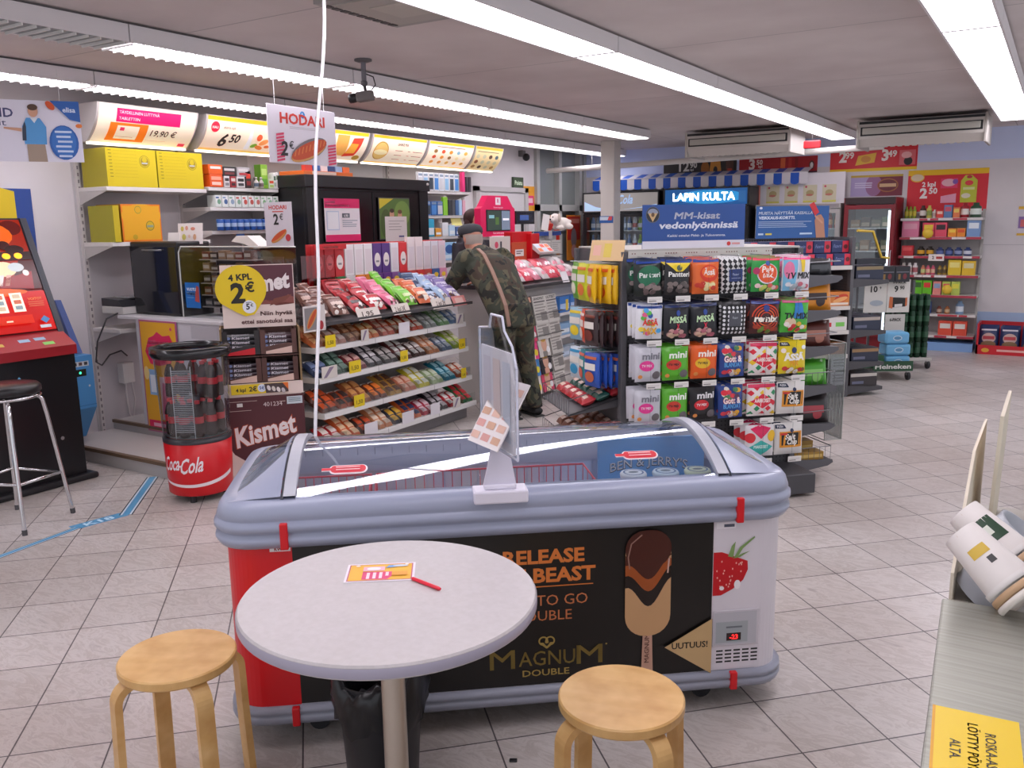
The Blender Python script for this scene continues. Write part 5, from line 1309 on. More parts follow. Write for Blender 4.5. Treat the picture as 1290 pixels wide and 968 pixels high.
# bars: bins along every tier
def bar_mesh(c1, c2, w, d, h):
    def fn(m):
        m.grid(lambda u, v: ((u - .5) * w, (v - .5) * d, h * max(0.0, 1 - abs(2 * u - 1) ** 6) * max(0.0, 1 - abs(2 * v - 1) ** 3)), 6, 8, M(c1, .28))
        m.grid(lambda u, v: ((u - .5) * w, (v - .5) * d, 0), 1, 1, M(c1, .3))
        def hh(u, v): return h * max(0.0, 1 - abs(2 * u / w) ** 6) * max(0.0, 1 - abs(2 * v / d) ** 3)
        f = Face(m, (0, 0, 0), (1, 0, 0), (0, 1, 0), warp=hh, w=.001)
        f.rect(-w * .36, -d * .30, w * .36, d * .12, M(c2, .3)); f.rect(-w * .4, d * .2, w * .4, d * .3, M('#e8e2dc', .3))
    return cached(('bar', c1, c2, w, d, h), fn, 'sweet_bar')
BINS = {0: [('red', '#b8262e', '#e8d8d0'), ('orange', '#d8602a', '#f0c8a0'), ('dark brown', '#43302a', '#c8502a'), ('pale orange', '#d88a5a', '#f0d8c0'), ('navy', '#33384a', '#e0b040'), ('striped orange', '#d8652a', '#2f3a60'), ('pink red', '#c2304a', '#f0d0d8'), ('black', '#2a2226', '#c8c0c4'), ('red and white', '#d8303c', '#f2ece8'), ('green and red', '#3a7a48', '#e03a44')],
        1: [('brown', '#5a342c', '#d85a2a'), ('dark orange', '#b8502a', '#3a2a28'), ('copper', '#a8603a', '#e0a060'), ('brown and orange', '#6a3428', '#f08030'), ('gold', '#b88a3a', '#5a3a2a'), ('salmon', '#cf7a5c', '#e8b8a0'), ('yellow', '#d8cc3a', '#eef0e0'), ('pale green', '#a8bc8a', '#e0e8d0'), ('teal', '#1f7a94', '#a8dce8'), ('orange red', '#d05a2a', '#f4e0d0')],
        2: [('dark blue', '#2c3a5c', '#7a8ab0'), ('green', '#3a5a4a', '#88a898'), ('dark red', '#8a2a34', '#d8a8a0'), ('black and white', '#2e2a30', '#dcd6d8'), ('black and silver', '#34302f', '#c8c0bc'), ('maroon', '#6a3030', '#e0dcd8'), ('brown and white', '#5a3a34', '#e8e0dc'), ('peach', '#d88a5e', '#f0d0b8'), ('grey blue', '#6a7a94', '#c8d0dc'), ('lime', '#b8d048', '#f0f0c8')],
        3: [('orange foil', '#c86a3a', '#f0b07a'), ('pink foil', '#c88a7a', '#f0d0c4'), ('copper foil', '#9a5a3c', '#d8a078'), ('bright orange', '#e0702c', '#f4c890'), ('coral', '#d0604a', '#f0c0a8'), ('orange and red', '#d85a2a', '#f8d8b8'), ('orange red', '#c84a30', '#f0e0d0'), ('grey', '#a8a8a4', '#dcdcd8'), ('pale green', '#8ab07a', '#e0ecd8'), ('pale blue', '#8aa8d8', '#e4ecf6')]}
TN = ['bottom', 'lower', 'middle', 'upper']
for t, (z, yo, _) in enumerate(TIERS):
    w = SW_ / 10
    for b, (nm, c1, c2) in enumerate(BINS[t]):
        pile = 2 + (b * 7 + t * 3) % 2
        for k in range(6):
            col, lay = k % 2, k // 2
            if lay >= pile: continue
            lx = w * (b + .28 + .46 * col); ly = yo + .085 + .05 * lay; lz = z + .02 + .036 * lay
            a = math.radians(90)
            o = inst('sweet_bar', bar_mesh(c1, c2, w * .45, .15, .036), None, (SX - ly, SY + lx, lz), 90 + rnd.uniform(-4, 4))
            o.rotation_euler.x = math.radians(24)
            tag(o, '%s sweet bar, %s bin on the %s tier of the white sweet counter' % (nm, ORD[b], TN[t]), 'sweet bar', '%s bars, %s tier' % (nm, TN[t]))
m = None
for t, (z, yo, _) in enumerate(TIERS):
    for b in range(1, 10):
        m = MB(); m.box(SW_ / 10 * b - .001, yo + .008, z + .0005, SW_ / 10 * b + .001, .3, z + .06, ACRYL); m.build('divider', sc)
tags = {0: [(.45, 'w', .14), (.87, 'w', .14), (1.22, 'w', .12), (1.52, 'c', .1)], 1: [(.40, 'y', .11), (1.70, 'y', .07)], 2: [(.04, 'c', .15), (.40, 'y', .12), (.96, 'y', .09), (1.72, 'y', .09)], 3: [(.20, 'y', .1), (.56, 'c', .08), (.98, 'w', .13), (1.72, 'c', .1)]}
for t in tags:
    z, yo, _ = TIERS[t]
    for k, (x, kind, w) in enumerate(tags[t]):
        def de(f, ww, hh, kind=kind):
            if kind == 'y': f.text(ww * .5, hh * .25, '1,50', ww * .25, '#6a5a14', 'C', .02, w=ww * .6)
            if kind == 'c': f.quad([(ww * .1, hh * .1), (ww * .3, hh * .1), (ww * .8, hh * .9), (ww * .5, hh * .9)], M('#8a7a90', .4))
        hh = .085 if kind != 'w' else .09
        carton('price_card', '%s price card, %s tier of the white sweet counter, %s from left' % ({'y': 'yellow', 'w': 'blank white', 'c': 'pale'}[kind], TN[t], ORD[k]), 'price card', (SX - yo + .0085, SY + max(.02, x - .11), z - .01), 90, w, .002, hh,
               M({'y': '#e8cc1a', 'w': '#e4e0e6', 'c': '#d8d2ca'}[kind], .45), de, 'price cards on the sweet counter')
# bags lying in the top tray
def pillow(m, w, h, t, c, deco=None, wave=.0, gloss=.28):
    def bul(u, v):
        a = max(0.0, 1 - abs(2 * u / w) ** 4); b = max(0.0, 1 - abs(2 * (v - h / 2) / (h * .92)) ** 4)
        return t * .5 * (a * b) ** .7 + wave * math.sin(40 * u / w + 3 * v / h) * a * b
    mt = M(c, gloss)
    m.grid(lambda u, v: ((u - .5) * w, -bul((u - .5) * w, v * h), v * h), 12, 16, mt)
    m.grid(lambda u, v: ((.5 - u) * w, bul((.5 - u) * w, v * h), v * h), 8, 10, mt)
    f = Face(m, (0, 0, 0), warp=bul, w=.003, dw=.0005)
    if deco: deco(f, w, h)
TRAY_ = [(.10, 'brown foil sweet bag', '#6a4438', '#c8a89a', 3), (.30, 'brown foil sweet bag', '#7a5246', '#d8c0b4', 3), (.52, 'red sweet bag', '#b8343a', '#3a2a2a', 3), (.72, 'red sweet bag', '#c03036', '#e8dcd8', 3), (.92, 'pink sweet bag', '#e07090', '#f0b8c8', 3), (1.12, 'bright green sweet bag', '#7ac83a', '#d8e8a8', 4), (1.30, 'orange sweet bag', '#d86a3a', '#f0d8c0', 2), (1.44, 'navy sweet bag', '#2c4468', '#a8b8d0', 3), (1.58, 'pale blue sweet bag', '#a8c0dc', '#e8eef4', 3), (1.72, 'purple sweet bag', '#7a6aa0', '#d8d0e4', 2)]
TRAY = [(x, nm, c1, c2, n + 2) for x, nm, c1, c2, n in TRAY_]
for b, (x, nm, c1, c2, n) in enumerate(TRAY):
    for k in range(n):
        def de(f, w, h, c2=c2, b=b): f.rect(-w * .36, h * .42, w * .36, h * .60, M(c2, .3)); pebble(f, w, h, [c2, '#e8e0d8', '#5a3a34'], 9, .08, .38, b); f.rect(-w * .4, h * .84, w * .4, h * .89, M(c2, .3))
        me = cached(('traybag', b), lambda m: pillow(m, .135, .17, .05, c1, de, .0025), 'sweet_bag')
        dy = .015 + .06 * k; zz = .995 + .236 * dy
        o = inst('sweet_bag', me, None, (SX - .0 - dy, SY + max(.09, x * .95 - .03) + .012 * (k % 2), zz + .02 + .006 * k), 90)
        o.rotation_euler = (math.radians(-52 + 4 * k + rnd.uniform(-6, 6)), 0, math.radians(90 + rnd.uniform(-22, 22)))
        tag(o, '%s, %s pile from left in the top tray of the sweet counter' % (nm, ORD[b]), 'sweet bag', 'tray bags pile %s' % ORD[b])
for k, (x, w, t) in enumerate(((.39, .24, '1,95'), (.77, .20, '2 kpl 3\u20ac'), (1.25, .26, '2 kpl 2\u20ac'), (1.53, .18, ''))):
    carton('price_card', '%s slanted price card on the edge of the top sweet tray, %s from left' % ('pale' if k < 3 else 'pink', ORD[k]), 'price card', (SX + .023, SY + x, .965), 90, w, .003, .085, M('#d9cfc6' if k < 3 else '#d88a86', .45),
           (lambda f, ww, hh, t=t: f.text(ww * .45, hh * .3, t, .035, '#5a4a44', 'C', .02, .1, w=min(ww * .6, .12)) if t else f.rect(ww * .2, hh * .2, ww * .8, hh * .8, M('#e0b8b0'))), 'slanted price cards on the top tray', rot=(math.radians(-25), 0, math.radians(90)))

# lottery ticket rack behind the tray
lr = root('ticket_rack', 'red and clear lottery ticket rack standing behind the top sweet tray', 'ticket rack', (-4.62, 4.68, .986), 90)
m = MB(); m.box(0, .08, 0, 1.68, .09, .50, M('#c43a3c', .35)); m.box(0, 0, 0, 1.68, .09, .03, M('#b83236', .35)); m.box(0, .0, .46, .34, .012, .50, M('#c8282e', .35)); m.build('frame', lr)
m = MB(); f = Face(m, (0, -.001, 0)); f.text(.17, .47, 'LOTTOKUPONKI', .014, '#f0d8d4', 'C', .02); m.build('lettering', lr)
tick = [(0, '#c83238', '#3a7a4a'), (1, '#c83238', '#3a7a4a'), (2, '#c83238', '#3a7a4a'), (3, '#e6e0e2', '#e6e0e2'), (4, '#e6e0e2', '#e8882c'), (5, '#e8e2e4', '#e8882c'), (6, '#5a3a80', '#6a3a86'), (7, '#5a3a80', '#6a3a86'), (8, '#e4dee2', '#8a5a98'), (9, '#d83a3e', '#c83036'), (10, '#e8dada', '#d04a44'), (11, '#ecdcdc', '#d8423e'), (12, '#e8e0e4', '#c85048'), (13, '#e4e0e8', '#4a6aa8'), (14, '#e8d0dc', '#d890b0')]
for k, a, b in tick:
    x = .02 + .109 * k
    r = root('ticket_stack', 'lottery ticket dispenser in the red rack, %s from the left' % (ORD + ['fifteenth'])[k], 'tickets', (-4.615, 4.68 + x, 1.017), 90, 'lottery ticket dispensers')
    m = MB(); m.box(0, .02, 0, .098, .05, .22, M(b, .4), b=.002); f = Face(m, (0, .02, 0))
    if b != a or k in (6, 7): f.disc(.049, .11, .036, .055, M('#e8e0da')); f.rect(.03, .085, .068, .10, M('#8a8488')); f.disc(.049, .17, .03, .02, M('#f0c83a' if k % 3 else '#d8d0c8'))
    m.build('lower_pack', r)
    m = MB(); m.box(0, .03, .222, .098, .06, .46 + (.04 if k in (10, 11) else 0), M(a, .4), b=.002); f = Face(m, (0, .03, 0))
    if k in (0, 1, 2, 6, 7, 9): f.disc(.049, .33, .036, .055, M('#e8dcd8')); f.rect(.03, .31, .068, .325, M('#8a8488'))
    else: f.rect(.012, .24, .086, .42, M('#dccfd4'))
    m.build('upper_pack', r)
m = MB(); m.box(0, 0, 0, .34, .003, .42, clear('pale pink clear sheet', '#f0a8ac', .4, .1, .05)); 
tag(m.build('clear_flap', None, (-4.60, 4.52, .99), 90), 'pale pink translucent flap at the left end of the lottery ticket rack', 'flap')

# ================================================================== second counter: newspapers, red stand, screens
nc = root('cash_counter', 'dark edged cash counter with newspaper racks right of the camouflaged man', 'counter', (-4.02, 6.48, 0), 90)
m = MB(); m.box(0, .10, .0, 1.45, .62, 1.04, M('#cbc6c2', .5)); m.build('cabinet', nc)
m = MB(); m.box(-.05, -.03, 1.04, 1.48, .66, 1.075, M('#3b393b', .4), b=.006); m.build('countertop', nc)
m = MB()
for z in (.30, .52, .74): m.box(.78, -.02, z, 1.44, .10, z + .025, M('#dcd8d6', .4))
m.build('side_tier', nc)
m = MB(); 
for z in (.16, .38, .60, .80):
    m.tube([(.10, -.05, z), (.80, -.05, z)], .004, M('#5a5658', .3, .5), 6); m.tube([(.10, .09, z), (.10, -.05, z)], .004, M('#5a5658'), 6); m.tube([(.80, .09, z), (.80, -.05, z)], .004, M('#5a5658'), 6)
m.box(.08, -.03, .05, .82, .09, .065, M('#5a5658')); m.build('paper_rack', nc)
magc = [('#e8e0d8', '#c83a4a'), ('#d84a6a', '#f0e0c0'), ('#e8c83a', '#d83a3a'), ('#4a8ac8', '#f0e8e0'), ('#2c2a30', '#e0a890'), ('#e0b8a8', '#6a3a4a'), ('#e84a8a', '#f8e8d8'), ('#d8d4cc', '#8a8680')]
def magm(c1, c2, k):
    def fn(m):
        m.box(0, 0, 0, .20, .006, .27, M(c1, .4)); f = Face(m, (0, 0, 0)); f.rect(.01, .215, .19, .262, M(c2, .4)); f.disc(.10, .12, .05, .075, M('#d8a890')); f.disc(.10, .17, .05, .035, M(['#4a3428', '#c8a04a', '#2a2426'][k % 3])); f.rect(.06, .0, .14, .05, M(c2)); f.disc(.16, .06, .03, .03, M(['#e8d83a', '#f0f0f0', '#e83a5a'][k % 3]))
    return fn
def newsm(c2, k):
    def fn(m):
        m.box(0, 0, 0, .23, .008, .26, M('#cfcbc4', .6)); f = Face(m, (0, 0, 0)); f.text(.115, .225, ['ILTA', 'SANOMAT', 'UUTISET'][k % 3], .024, c2, 'C', .03, w=.19)
        for a in range(7): f.rect(.015, .20 - .027 * a, .215 - .03 * (a % 2), .212 - .027 * a, M('#9a9690' if a else '#5a5654'))
        f.rect(.10, .03, .21, .11, M('#8a8682'))
    return fn
for row, z in enumerate((.08, .245, .40, .56, .70)):
    for c in range(3):
        k = (row * 3 + c)
        isnews = c >= 2 or (c == 1 and row in (3, 4))
        if isnews:
            me = cached(('news', k % 3, row % 2), newsm(['#3a3634', '#8a2a2a'][row % 2], k), 'newspaper'); nm = 'newspaper'
        else:
            me = cached(('mag', k % 8), magm(*magc[k % 8], k), 'magazine'); nm = 'magazine'
        o = inst(nm, me, None, (-4.02 + .095 - .018 * row, 6.58 + .235 * c, z), 90); o.rotation_euler = (math.radians(-12), 0, math.radians(90 + (k % 3 - 1) * 3))
        tag(o, '%s in the counter rack, %s column, %s row from the floor' % (nm, ['left', 'middle', 'right'][c], ORD[row]), nm, 'papers in the counter rack')
for row, z in enumerate((.326, .546, .766)):
    for c in range(3):
        def de(f, w, h, row=row): f.rect(.01, h * .2, w - .01, h * .55, M(['#c8d8ec', '#dfe6ea', '#a8c4e8'][row])); f.rect(w * .6, h * .1, w * .85, h * .8, M('#e0c040')) if row == 2 else None
        carton('gum_carton', '%s carton on the side shelf of the cash counter, %s shelf, %s' % (['white and blue', 'pale blue', 'bright blue'][row], ['lowest', 'middle', 'highest'][row], ['left', 'middle', 'right'][c]), 'box', (-4.01, 7.27 + .215 * c, z), 90, .20, .09, [.10, .11, .15][row], M(['#a8b8c8', '#8ab0d4', '#3f78c0'][row], .4), de, 'cartons on the counter side shelf')
# sweets on the counter
PKB = [('clear', '#cfc8c6', '#e88a9a'), ('pink', '#e08a9a', '#f4e4e8'), ('red', '#d84a5a', '#f0e0e0')]
for k in range(16):
    nm, c1, c2 = PKB[(k * 2 + k // 5) % 3]
    def de(f, w, h, c2=c2): 
        for q in range(4): f.disc(-.03 + .02 * q, h * (.3 + .12 * (q % 2)), .016, .016, M(c2, .3))
    me = cached(('ctrbag', nm), lambda m: pillow(m, .13, .17, .05, c1, de), 'sweet_bag')
    o = inst('sweet_bag', me, None, (-4.09 - .14 * (k // 8), 6.70 + .155 * (k % 8), 1.10 + .07 * (k // 8)), 90); o.rotation_euler = (math.radians(-52), 0, math.radians(90 + rnd.uniform(-12, 12)))
    tag(o, '%s sweet bag on the dark edged cash counter, %s row, %s from the left' % (nm, ['front', 'back'][k // 8], ORD[k % 8]), 'sweet bag', 'sweet bags on the cash counter')
carton('price_card', 'blank white price card leaning over the dark counter edge', 'price card', (-3.985, 7.30, 1.055), 90, .13, .003, .11, M('#e6e3e4', .5), rot=(math.radians(-22), 0, PI / 2))
# clear boxes and cards on the counter near the man
for k, (Y, w, h, c, lab, de) in enumerate(((6.62, .34, .30, '#d8cfc6', 'cream picture card with an orange blob on the cash counter', lambda f, w, h: (f.disc(w * .72, h * .3, .06, .07, '#d8803a'), f.disc(w * .3, h * .75, .03, .03, '#d8506a'), f.rect(w * .48, h * .5, w * .56, h * .85, M('#3a3a40')), f.quad([(.03, .03), (.16, .05), (.14, .13), (.05, .12)], M('#e8e4de')))),
                                          (6.99, .26, .24, '#c8502c', 'orange red card with a white price panel on the cash counter', lambda f, w, h: (f.rect(w * .2, h * .45, w * .8, h * .72, M('#e6e0dc')), f.lines(w * .28, h * .5, w * .72, h * .66, 2, M('#6a5a5a'), 4, .5), f.disc(w * .4, h * .2, .035, .035, '#e8d8c8'), f.disc(w * .4, h * .2, .018, .03, '#c85a2c'))))):
    carton('picture_card', lab, 'card', (-4.36, Y, 1.20), 90, w, .01, h, M(c, .45), de)
for k in range(2):
    r = root('clear_bin', 'clear sweet bin with orange sweets on the cash counter, %s of two' % ['left', 'right'][k], 'bin', (-4.30, 6.52 + .24 * k, 1.076), 90, 'clear sweet bins')
    m = MB(); m.box(0, 0, 0, .22, .16, .12, HAZE); m.build('box', r)
    m = MB(); m.grid(lambda u, v: (.006 + .208 * u, .006 + .148 * v, .085 + .02 * math.sin(19 * u + 2 * k) * math.sin(17 * v)), 10, 8, M('#c8703c', .4)); o = m.build('sweets', r); o['kind'] = 'stuff'
# red lottery stand with leaflets
rs_ = root('ticket_stand', 'bright red lottery stand with slanted ticket trays on the cash counter', 'stand', (-4.42, 7.10, 1.076), 90)
m = MB(); m.box(.0, .0, .16, .36, .10, .46, M('#d2171f', .35), b=.006); m.box(.26, -.05, .0, .42, .12, .44, M('#c8141c', .35), b=.006); m.box(0, .02, 0, .26, .1, .16, M('#b8141c', .35)); m.build('case', rs_)
for k, (z, c) in enumerate(((.32, '#e07a4a'), (.16, '#c8b8b0'))):
    m = MB(); m.prism([(-.14, z - .06), (-.05, z + .02), (-.05, z - .03), (-.12, z - .08)], .28, .56, M('#d8d2ce', .4), axis='x'); f = Face(m, (.28, -.14, z - .06), (1, 0, 0), Vector((0, .09, .08)), w=.001)
    for a in range(3): 
        for b in range(2): f.rect(.012 + .09 * a, .01 + .055 * b, .085 + .09 * a, .055 + .055 * b, M([c, '#c8d4e4', '#e85a4a'][(a + b + k) % 3])); f.w -= f.dw
    m.build('ticket_tray', rs_)
nr = root('paper_stand', 'wire stand of folded newspapers under blue edging beside the red lottery stand', 'stand', (-4.42, 7.70, 1.076), 90)
m = MB(); m.box(0, .12, 0, .46, .13, .45, M('#c8c4c0', .4)); m.box(.0, .06, .41, .46, .12, .45, M('#2a4a98', .4)); m.box(.20, .055, .38, .26, .12, .46, M('#d8d4d2', .4)); m.build('back', nr)
for k, z in enumerate((.06, .22)):
    for b in range(2):
        m = MB(); m.box(.02 + .22 * b, .05, z, .22 + .22 * b, .10, z + .14, M('#cfc9c4', .6), b=.004); f = Face(m, (.02 + .22 * b, .05, z)); f.lines(.01, .02, .19, .12, 5, M('#a8a29e'), 3 + k, .35)
        o = m.build('newspaper', None, (-4.42, 7.70, 1.076), 90); tag(o, 'folded newspaper in the wire stand, %s %s' % (['lower', 'upper'][k], ['left', 'right'][b]), 'newspaper', 'folded newspapers in the stand')
    m = MB(); m.tube([(0, .04, z - .01), (.46, .04, z - .01)], .004, M('#5a5658'), 6); m.build('wire_bar', nr)
# customer screen, monitor, poster
ps = root('screen_terminal', 'bright pink framed price screen standing above the cash counter', 'screen', (-4.58, 6.80, 1.076), 90)
PINK = M('#e0175a', .35)
m = MB(); w, h = .60, .36
pts = [(.0, .44), (.03, .42), (.57, .42), (.60, .44), (.60, .68), (.56, .70), (.47, .80), (.13, .80), (.04, .70), (0, .68)]
m.prism(pts, 0, .07, PINK, axis='y'); m.build('frame', ps)
m = MB(); m.box(.09, -.006, .47, .51, .0, .67, M('#2a2d33', .2), b=.004); f = Face(m, (0, -.006, 0)); f.rect(.105, .48, .34, .66, M('#35463f', .2, 0, .4)); f.rect(.35, .48, .50, .66, M('#6a7a8c', .2, 0, .5)); f.rect(.13, .59, .22, .62, M('#7aa8b0', .2, 0, .5)); f.rect(.24, .53, .30, .60, M('#4a6a3a', .2, 0, .4)); f.rect(.37, .57, .48, .59, M('#e0e4ea', .2, 0, .5)); m.build('screen', ps)
m = MB(); f = Face(m, (0, 0, 0)); f.rect(.255, .715, .345, .785, '#ece4e8'); f.text(.30, .735, 'R', .035, '#c8306a', 'C', .03); f.text(.30, .685, 'Olemme nopeampia', .014, '#f6d0de', 'C', .02); f.text(.30, .445, 'Katso sinulle sopivat', .016, '#f6d0de', 'C', .02); m.build('lettering', ps)
m = MB(); m.tube([(.30, .035, .42), (.30, .035, 0)], .018, M('#d8d4d6', .3)); m.box(.18, -.04, .39, .44, .1, .425, M('#e2dfe0', .4), b=.006); m.box(.2, -.04, 0, .40, .11, .015, M('#8a8688')); m.build('stand', ps)
mo = root('till_monitor', 'small black till monitor right of the pink framed screen', 'monitor', (-4.60, 7.46, 1.076), 90)
m = MB(); m.box(0, 0, .53, .36, .03, .66, M('#17181b', .3), b=.004); f = Face(m, (0, 0, 0)); f.rect(.02, .545, .34, .645, M('#1c2434', .15)); f.rect(.07, .57, .24, .62, M('#34508a', .2, 0, .4)); m.build('display', mo)
m = MB(); m.tube([(.15, .02, .54), (.15, .02, .02)], .015, M('#1c1c1f')); m.box(.0, -.03, .0, .36, .12, .018, M('#1c1c1f')); m.box(.0, -.02, .42, 1.0, .1, .455, M('#1d1c1f', .4), b=.01); m.box(.4, .0, .018, .46, .06, .42, M('#1d1c1f')); m.build('stand', mo)
carton('poster', 'orange and yellow poster with pink letters above the till monitor', 'poster', (-6.245, 10.12, 1.78), 90, .50, .004, .33, M('#f0a82a', .4), lambda f, w, h: (f.rect(w * .35, h * .22, w * .95, h * .62, M('#e6407a')), f.rect(w * .4, h * .32, w * .9, h * .52, M('#f4c8d4')), f.rect(w * .14, h * .2, w * .32, h * .8, M('#e8d0c8')), f.disc(w * .2, h * .6, .04, .06, '#8a86a0')))
for k, Y in enumerate((10.80, 11.45)):
    carton('poster', '%s narrow red and orange poster behind the grey window bars' % ['left', 'right'][k], 'poster', (-6.19, Y, 1.06), 90, .44, .004, .66, M('#d8842a', .45), lambda f, w, h: (f.rect(.02, h * .45, w - .02, h * .97, M('#c8281e')), f.rect(.05, h * .82, w - .05, h * .92, M('#e0887a')), f.disc(w * .5, h * .5, .09, .14, '#8a7a80'), f.disc(w * .5, h * .2, .08, .10, '#e0a0a0')), 'narrow posters by the window')
# white plush dog and white card on the paper stand
pl = root('plush_toy', 'white plush toy dog sitting on the newspaper stand', 'toy', (-4.40, 7.98, 1.545), 60)
FUR = M('#ddd4cc', .9)
def rem(m, vox=.008, sm=4):
    o = m
    a = o.modifiers.new('remesh', 'REMESH'); a.mode = 'VOXEL'; a.voxel_size = vox; a.use_smooth_shade = True
    b = o.modifiers.new('smooth', 'SMOOTH'); b.iterations = sm; b.factor = .5
    return o
m = MB(); m.ball((.05, .03, .06), (.10, .07, .065), FUR); m.ball((-.05, 0, .11), (.058, .052, .055), FUR); m.ball((-.095, -.02, .10), (.03, .026, .024), FUR); m.ball((-.02, -.05, .02), (.05, .025, .022), FUR); m.ball((-.0, .06, .02), (.05, .025, .022), FUR); m.ball((.10, -.03, .03), (.05, .03, .03), FUR); m.ball((.15, .05, .08), (.03, .02, .02), FUR)
rem(m.build('body', pl), .009, 3)
m = MB(); m.ball((-.035, .05, .12), (.018, .016, .045), M('#c9bdb2', .9)); m.build('ear', pl); m = MB(); m.ball((-.03, -.05, .12), (.018, .016, .045), M('#c9bdb2', .9)); m.build('ear', pl)
m = MB(); m.ball((-.124, -.028, .105), .009, BLACK); m.build('nose', pl)
for s_ in (-.025, .015): m = MB(); m.ball((-.098, s_ - .01, .128), .007, BLACK); m.build('eye', pl)
carton('notice_card', 'white card standing left of the plush dog', 'card', (-4.42, 7.64, 1.55), 70, .09, .004, .16, M('#ebe6e4', .5), rot=(0, .2, math.radians(70)))
# ================================================================== sweet bag gondola
GX, GY, GA = -1.29, 5.31, 45.0
def gl_(lx, ly, z, o=(GX, GY)):
    a = math.radians(GA)
    return (o[0] + lx * math.cos(a) - ly * math.sin(a), o[1] + lx * math.sin(a) + ly * math.cos(a), z)
def b_perf(nt, b):
    v = coords(nt, scale=(40, 40, 40))
    vo = nt.nodes.new('ShaderNodeTexVoronoi'); vo.inputs['Randomness'].default_value = 0; vo.inputs['Scale'].default_value = 1
    L(nt, v, vo.inputs['Vector'])
    L(nt, ramp(nt, vo.outputs['Distance'], [(0.22, '#141416'), (0.3, '#4a494d')]), b.inputs['Base Color']); b.inputs['Roughness'].default_value = .5
PERF = nmat('perforated dark panel', b_perf)
POST = M('#58575b', .45)
gd = root('shelf_gondola', 'dark grey perforated gondola hung with six columns of sweet bags', 'gondola', (GX, GY, 0), GA)
GD = .90
for x in (-1.13, -.03):
    for y in (0, GD - .04):
        m = MB(); m.box(x, y, 0, x + .035, y + .05, 1.45, POST, b=.003); m.build('post', gd)
m = MB(); m.box(-1.095, .03, .14, -.03, .045, 1.45, PERF); m.box(-1.095, GD - .03, .14, -.03, GD - .015, 1.45, PERF); m.build('back_panel', gd)
m = MB(); m.box(-1.11, .05, .14, -1.10, GD - .05, 1.45, PERF); m.build('side_panel', gd); m = MB(); m.box(-.02, .05, .14, -.01, GD - .05, 1.45, PERF); m.build('side_panel', gd)
m = MB(); m.box(-1.12, -.25, .02, .0, GD, .14, M('#4a494d', .45), b=.006); m.build('base', gd)
m = MB(); m.box(-1.09, .0, 1.39, -.2, .03, 1.452, M('#cfcbc4', .5)); f = Face(m, (0, 0, 0)); g = random.Random(2)
for k in range(56):
    if k % 8 in (2, 3, 4): continue
    f.rect(-1.07 + .0155 * k, 1.435, -1.063 + .0155 * k, 1.441, '#7a4a48'); f.rect(-1.07 + .0155 * k, 1.402, -1.063 + .0155 * k, 1.408, '#6a6664'); f.w -= f.dw
m.build('header_strip', gd)
m = MB(); m.box(-1.1, .0, 1.452, -.02, GD, 1.462, M('#b8b4ae', .5)); m.build('top_board', gd)
CX = [-1.035, -.87, -.70, -.525, -.335, -.145]
RZ = [(1.215, .195), (.975, .19), (.735, .19), (.495, .19), (.25, .19)]
for r_, (z, h) in enumerate(RZ):
    for c in range(6):
        if r_ == 4 and c < 4: continue
        m = MB(); m.tube([(CX[c], .03, z + h + .012), (CX[c], -.20, z + h + .012), (CX[c], -.215, z + h + .02)], .003, M('#b8b8bc', .3, .7), 6); m.build('hook', gd)
        m = MB(); m.box(CX[c] - .025, -.222, z - .035, CX[c] + .06, -.219, z - .003, M('#dfdcd8', .5)); f = Face(m, (CX[c] - .025, -.222, z - .035)); f.rect(.006, .006, .05, .012, '#8a8684'); f.rect(.006, .018, .075, .02, '#b0acaa')
        m.box(CX[c] - .001, -.219, z - .02, CX[c] + .001, -.214, z + h + .012, ACRYL); m.build('price_tag', gd)
def seal(c): return lambda f, w, h: f.rect(-w * .48, h * .90, w * .48, h * .985, M(c, .28))
def pebble(f, w, h, c, n=7, v0=.08, v1=.34, s=3):
    g = random.Random(s)
    for k in range(n): f.disc(g.uniform(-.34, .34) * w, g.uniform(v0, v1) * h, .016, .013, M(c[k % len(c)], .35)); f.w -= f.dw * .6
def t_(f, w, h, s_, v, hh, c, ww, b=.03, sh=0, dx=0): f.text(dx * w, h * v, s_, hh, c, 'C', b, sh, w=w * ww)
def B11(f, w, h): seal('#24408a')(f, w, h); f.disc(0, h * .55, w * .46, h * .3, '#1f6a4a'); t_(f, w, h, 'Pantteri', .52, .026, '#dfe6e0', .8); pebble(f, w, h, ['#6a5a58', '#8a7a76'], 14)
def B12(f, w, h): seal('#24408a')(f, w, h); f.quad([(-w * .48, h * .9), (w * .48, h * .9), (w * .12, h * .66), (-w * .12, h * .66)], M('#e8cc2a', .3)); f.disc(0, h * .76, .016, .016, '#4a5a48'); t_(f, w, h, 'Pantteri', .52, .026, '#e6e6e0', .8); pebble(f, w, h, ['#5a5250', '#7a6e6a'], 14, s=5)
def B13(f, w, h): seal('#3a4a94')(f, w, h); f.disc(w * .08, h * .58, w * .34, h * .24, '#d83a20'); f.disc(w * .08, h * .62, w * .28, h * .16, '#e86a30'); t_(f, w, h, '\u00c4ss\u00e4', .54, .032, '#f2e4dc', .42, dx=.08); pebble(f, w, h, ['#f0a050', '#e8d8a0', '#c83a2a'], 12, s=6)
def B14(f, w, h):
    for a in range(5):
        for b in range(7):
            u, v = -w * .4 + w * .2 * a, h * (.06 + .14 * b)
            f.quad([(u, v - .016), (u + .014, v), (u, v + .016), (u - .014, v)], '#17171c'); f.w -= f.dw
    f.w += f.dw; f.rect(-w * .27, h * .33, w * .27, h * .68, '#27386e'); t_(f, w, h, 'Fazer', .5, .014, '#b8c4e0', .25, 0); f.rect(-w * .18, h * .42, w * .18, h * .43, '#b8c4e0')
